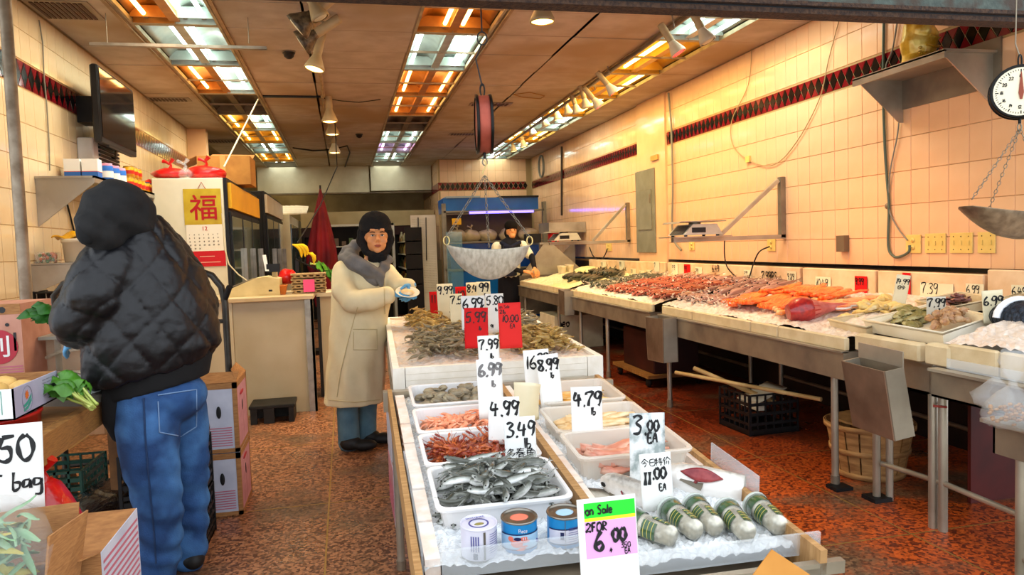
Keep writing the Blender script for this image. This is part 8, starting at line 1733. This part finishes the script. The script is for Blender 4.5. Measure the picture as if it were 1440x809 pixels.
for s in (-1, 1):
    e = MB().ell(hp_(s*.031, .0795, .006), (.0135, .007, .0058), 12, 8, HM).build('eye', EW, wo); MB().ell(hp_(s*.031, .0855, .006), (.0055, .003, .0052), 10, 6, HM).build('iris', IR, e)
    MB().tube([hp_(s*.045, .079, .009), hp_(s*.032, .087, .0135), hp_(s*.017, .084, .008)], [.0015, .0024, .0015], 6).build('eyelid', BROW, wo)
    MB().tube([hp_(s*.05, .077, .026), hp_(s*.034, .088, .031), hp_(s*.016, .089, .027)], [.002, .0034, .0028], 6).build('eyebrow', BROW, wo)
MB().tube([hp_(-.022, .085, -.060), hp_(-.008, .0925, -.057), hp_(0, .092, -.0585), hp_(.008, .0925, -.057), hp_(.022, .085, -.060)], [.002, .0042, .0035, .0042, .002], 8).build('upper_lip', LIP, wo)
MB().tube([hp_(-.018, .086, -.064), hp_(0, .092, -.068), hp_(.018, .086, -.064)], [.002, .0052, .002], 8).build('lower_lip', LIP, wo)
# knit hat, dark hair, balaclava sides
b = MB(); b.ell(hp_(0, -.03, .075), (.108, .115, .10), 26, 16, HM); limb(b, [hp_(-.09, -.02, .03), hp_(-.088, -.01, -.04), hp_(-.07, .0, -.10)], [.035, .03, .025]); limb(b, [hp_(.085, -.02, .03), hp_(.084, -.01, -.04), hp_(.066, .0, -.10)], [.032, .03, .025]); limb(b, [hp_(-.07, -.06, -.02), hp_(0, -.08, -.03), hp_(.07, -.06, -.02)], [.06, .06, .06])
limb(b, [hp_(-.065, .0, -.105), hp_(-.03, .05, -.118), hp_(.03, .05, -.118), hp_(.065, .0, -.105)], [.022, .02, .02, .022]); limb(b, [hp_(-.03, .02, -.145), hp_(.03, .02, -.145)], [.035, .035])
person_part(wo, b, 'knit_hat', KNIT, .007, 3, lambda c: .002*math.sin(math.atan2(c.y-hc.y, c.x-hc.x)*46))
MB().grid(lambda u, v: hp_(.107*math.sin((u-.5)*3.0), -.02+.112*math.cos((u-.5)*3.0), .040+.045*v), 24, 4, None).build('hat_brim', KNIT, wo)
# hoodie hood and collar
b = MB(); limb(b, [w_(496, 356, .12), w_(487, 366, .04), w_(497, 370, -.08), w_(520, 380, -.13), w_(533, 386, -.12)], [.05, .06, .06, .05, .04]); limb(b, [w_(533, 388, -.12), w_(540, 376, -.08), w_(545, 366, .0)], [.035, .035, .035]); b.ell(w_(522, 390, -.03), (.10, .10, .09), 16, 10); limb(b, [w_(489, 358, .13), w_(502, 345, .14)], [.06, .045]); limb(b, [w_(531, 385, -.13), w_(537, 400, -.13)], [.035, .02])
person_part(wo, b, 'grey_hood', HGR, .008, 4, lambda c: .005*math.sin(c.x*60+c.z*70))
# coat
b = MB(); secs = [(478, 548, 376, .12), (471, 553, 392, .135), (466, 552, 415, .145), (464, 548, 440, .15), (463, 545, 470, .16), (461, 543, 500, .17), (458, 542, 530, .18), (455, 541, 566, .185)]; vs = []; n_ = 36
for x0, x1, y, d_ in secs:
    p, q = w_(x0, y, .02), w_(x1, y, .02); c_ = (p+q)/2; hw = (q-p).length/2
    for j in range(n_): a_ = 2*PI*j/n_; f = 1+(.03*math.sin(a_*9) if y > 480 else 0); vs.append(c_+V((hw*f*math.cos(a_), d_*f*math.sin(a_), 0)))
b.add(vs, [(i*n_+j, (i+1)*n_+j, (i+1)*n_+(j+1) % n_, i*n_+(j+1) % n_) for i in range(len(secs)-1) for j in range(n_)]+[tuple(range(n_)), tuple(range(len(secs)*n_-1, (len(secs)-1)*n_-1, -1))])
limb(b, [w_(484, 384, -.02), w_(484, 408, -.10), w_(496, 424, -.16), w_(520, 422, -.2), w_(544, 416, -.22)], [.085, .085, .082, .075, .06], 18)
limb(b, [w_(542, 384, .04), w_(552, 396, -.02), w_(562, 404, -.1), w_(575, 402, -.14)], [.075, .068, .06, .05], 18); b.ell(w_(515, 378, .02), (.165, .11, .07), 20, 10)
coat = person_part(wo, b, 'coat', COAT, .0095, 4, lambda c: .005*noise.noise(V((c.x*14, c.y*14, c.z*4)))+.003*math.sin(c.x*50+c.z*18))
def on_s2(obj, x, y, off=.003):
    d = ray(x, y).normalized(); mi = WMx[wo.name].inverted(); ok, loc, nor, _ = obj.ray_cast(mi @ EYE, d); return (WMx[wo.name] @ loc)+nor*off if ok else None
bpy.context.view_layer.update()
STI = mat('coat_seam', '#cbb98c', None, .8)
for pts, nm in (([(503, 432), (492, 470), (480, 520), (473, 564)], 'coat_seam'), ([(497, 463), (530, 463), (530, 492), (497, 492), (497, 463)], 'pocket_seam'), ([(458, 562), (500, 566), (539, 562)], 'hem_seam'), ([(540, 392), (541, 420), (541, 445)], 'front_seam'), ([(541, 362), (537, 378), (536, 392)], 'collar_seam')):
    out = []
    for (x0, y0), (x1, y1) in zip(pts, pts[1:]):
        for k in range(8):
            p = on_s2(coat, x0+(x1-x0)*k/8, y0+(y1-y0)*k/8)
            if p is not None: out.append(p)
    if len(out) > 2: MB().tube(out, .003, 5).build(nm, STI, wo)
b = MB(); limb(b, [w_(490, 540, -.03), w_(489, 580, -.03), w_(491, 622, -.02)], [.078, .072, .075], 18); limb(b, [w_(516, 540, .1), w_(516, 580, .1), w_(515, 614, .1)], [.074, .068, .07], 18)
person_part(wo, b, 'jeans', DEN2, .009, 3, lambda c: .003*noise.noise(V(c)*16))
for x, y, dy in ((494, 633, -.06), (520, 622, .08)):
    p = w_(x, y, dy); p.z = .05; b = MB(); b.ell(p, (.075, .055, .05), 14, 8); b.ell(p+V((.09, -.03, -.012)), (.085, .05, .038), 14, 8); b.v = [(q[0], q[1], max(q[2], .004)) for q in b.v]; person_part(wo, b, 'shoe', SHOE, .007, 3)
hand(wo, w_(551, 414, -.22), (1, -.1, -.02), (0, -.35, 1), 1, GLOVE, .25, 1.05, 'gloved_hand', label='blue glove', forearm=w_(540, 416, -.22))
hand(wo, w_(580, 401, -.15), (-.25, -.5, -.55), (.8, -.5, .3), -1, GLOVE, .7, 1.0, 'gloved_hand', label='blue glove', forearm=w_(572, 402, -.14))
pc = w_(573, 411, -.24); t = thing('foam_dish', 'small cream foam dish held in the blue gloves of the woman', 'dish', pc, Euler((.6, .1, 0)))
MB().lathe([(.0001, -.012), (.05, -.012), (.075, .0), (.08, .004), (.072, .002), (.05, -.008), (.0001, -.008)], n=24, sy=.75).build('dish', FOAM, t, world=False); MB().ell((0, 0, .002), (.045, .03, .014), 12, 6).build('fish_meat', FIL_C, t, world=False)
# ---- worker far behind the counter ---------------------------------------------------
p2 = thing('person', 'worker in a black hat and white jacket bending over the far counter', 'person', (2.38, 10.75, 0))
def f_(x, y, dy=0): return PY(x, y, 10.7+dy)
b = MB(); hh = f_(719, 325); limb(b, [f_(716, 420, .05), f_(716, 380, .05), f_(716, 350, .02), f_(718, 338)], [.17, .17, .17, .06]); limb(b, [f_(718, 338), hh], [.06, .07])
lo = V((hh.x-.1, 10.75, .06)); limb(b, [V((hh.x-.1, 10.75, .85)), V((hh.x-.1, 10.75, .45)), lo], [.1, .07, .05]); limb(b, [V((hh.x+.1, 10.78, .85)), V((hh.x+.1, 10.78, .45)), V((hh.x+.1, 10.78, .06))], [.1, .07, .05])
limb(b, [f_(700, 347), f_(698, 372, -.1), f_(735, 382, -.3)], [.06, .05, .035]); limb(b, [f_(734, 345), f_(748, 362, -.1), f_(752, 378, -.3)], [.06, .05, .035])
for x in (-.1, .1): b.ell((hh.x+x, 10.7, .04), (.05, .12, .045), 10, 6)
person_part(p2, b, 'body', mat('dark_trousers', '#15161c', None, .8), .016, 3)
b = MB(); b.ell(hh, (.078, .09, .115), 18, 12); b.ell(hh+V((0, -.085, -.01)), (.014, .02, .022), 8, 6); b.ell(hh+V((0, -.05, -.07)), (.05, .05, .045), 12, 8); person_part(p2, b, 'head', FACE, .01, 2)
for s in (-1, 1): MB().ell(hh+V((s*.032, -.082, .012)), (.013, .008, .007), 8, 6).build('eye', IR, p2); MB().tube([hh+V((s*.05, -.078, .034)), hh+V((s*.018, -.088, .034))], .004, 5).build('eyebrow', BROW, p2)
MB().tube([hh+V((-.022, -.085, -.055)), hh+V((.022, -.085, -.055))], .006, 6).build('mouth', LIP, p2)
b = MB(); b.ell(hh+V((0, .01, .075)), (.1, .11, .09), 18, 10); b.ell(hh+V((0, .05, -.03)), (.1, .06, .1), 14, 8); person_part(p2, b, 'knit_hat', KNIT, .01, 2)
b = MB(); b.ell(f_(716, 352, .02), (.2, .13, .1), 20, 10); limb(b, [f_(699, 348), f_(697, 366, -.06)], [.085, .075]); limb(b, [f_(735, 346), f_(744, 358, -.06)], [.08, .07]); limb(b, [f_(716, 355, .03), f_(716, 385, .04)], [.17, .17]); person_part(p2, b, 'white_jacket', mat('jacket_white', '#d9d0b6', None, .8), .012, 3)
b = MB(); b.tube([f_(714, 345, -.16), f_(715, 365, -.17), f_(716, 388, -.16)], [.07, .1, .12], 12); limb(b, [f_(705, 342, -.12), f_(718, 349, -.15), f_(731, 341, -.12)], [.03, .04, .03]); person_part(p2, b, 'apron', mat('apron_navy', '#141a2c', None, .7), .012, 2)
hand(p2, f_(738, 382, -.32), (.8, -.4, -.2), (0, -.4, 1), 1, FACE, .6, 1.15, 'hand'); hand(p2, f_(752, 378, -.32), (.1, -.7, -.4), (.2, -.4, 1), -1, FACE, .6, 1.15, 'hand')
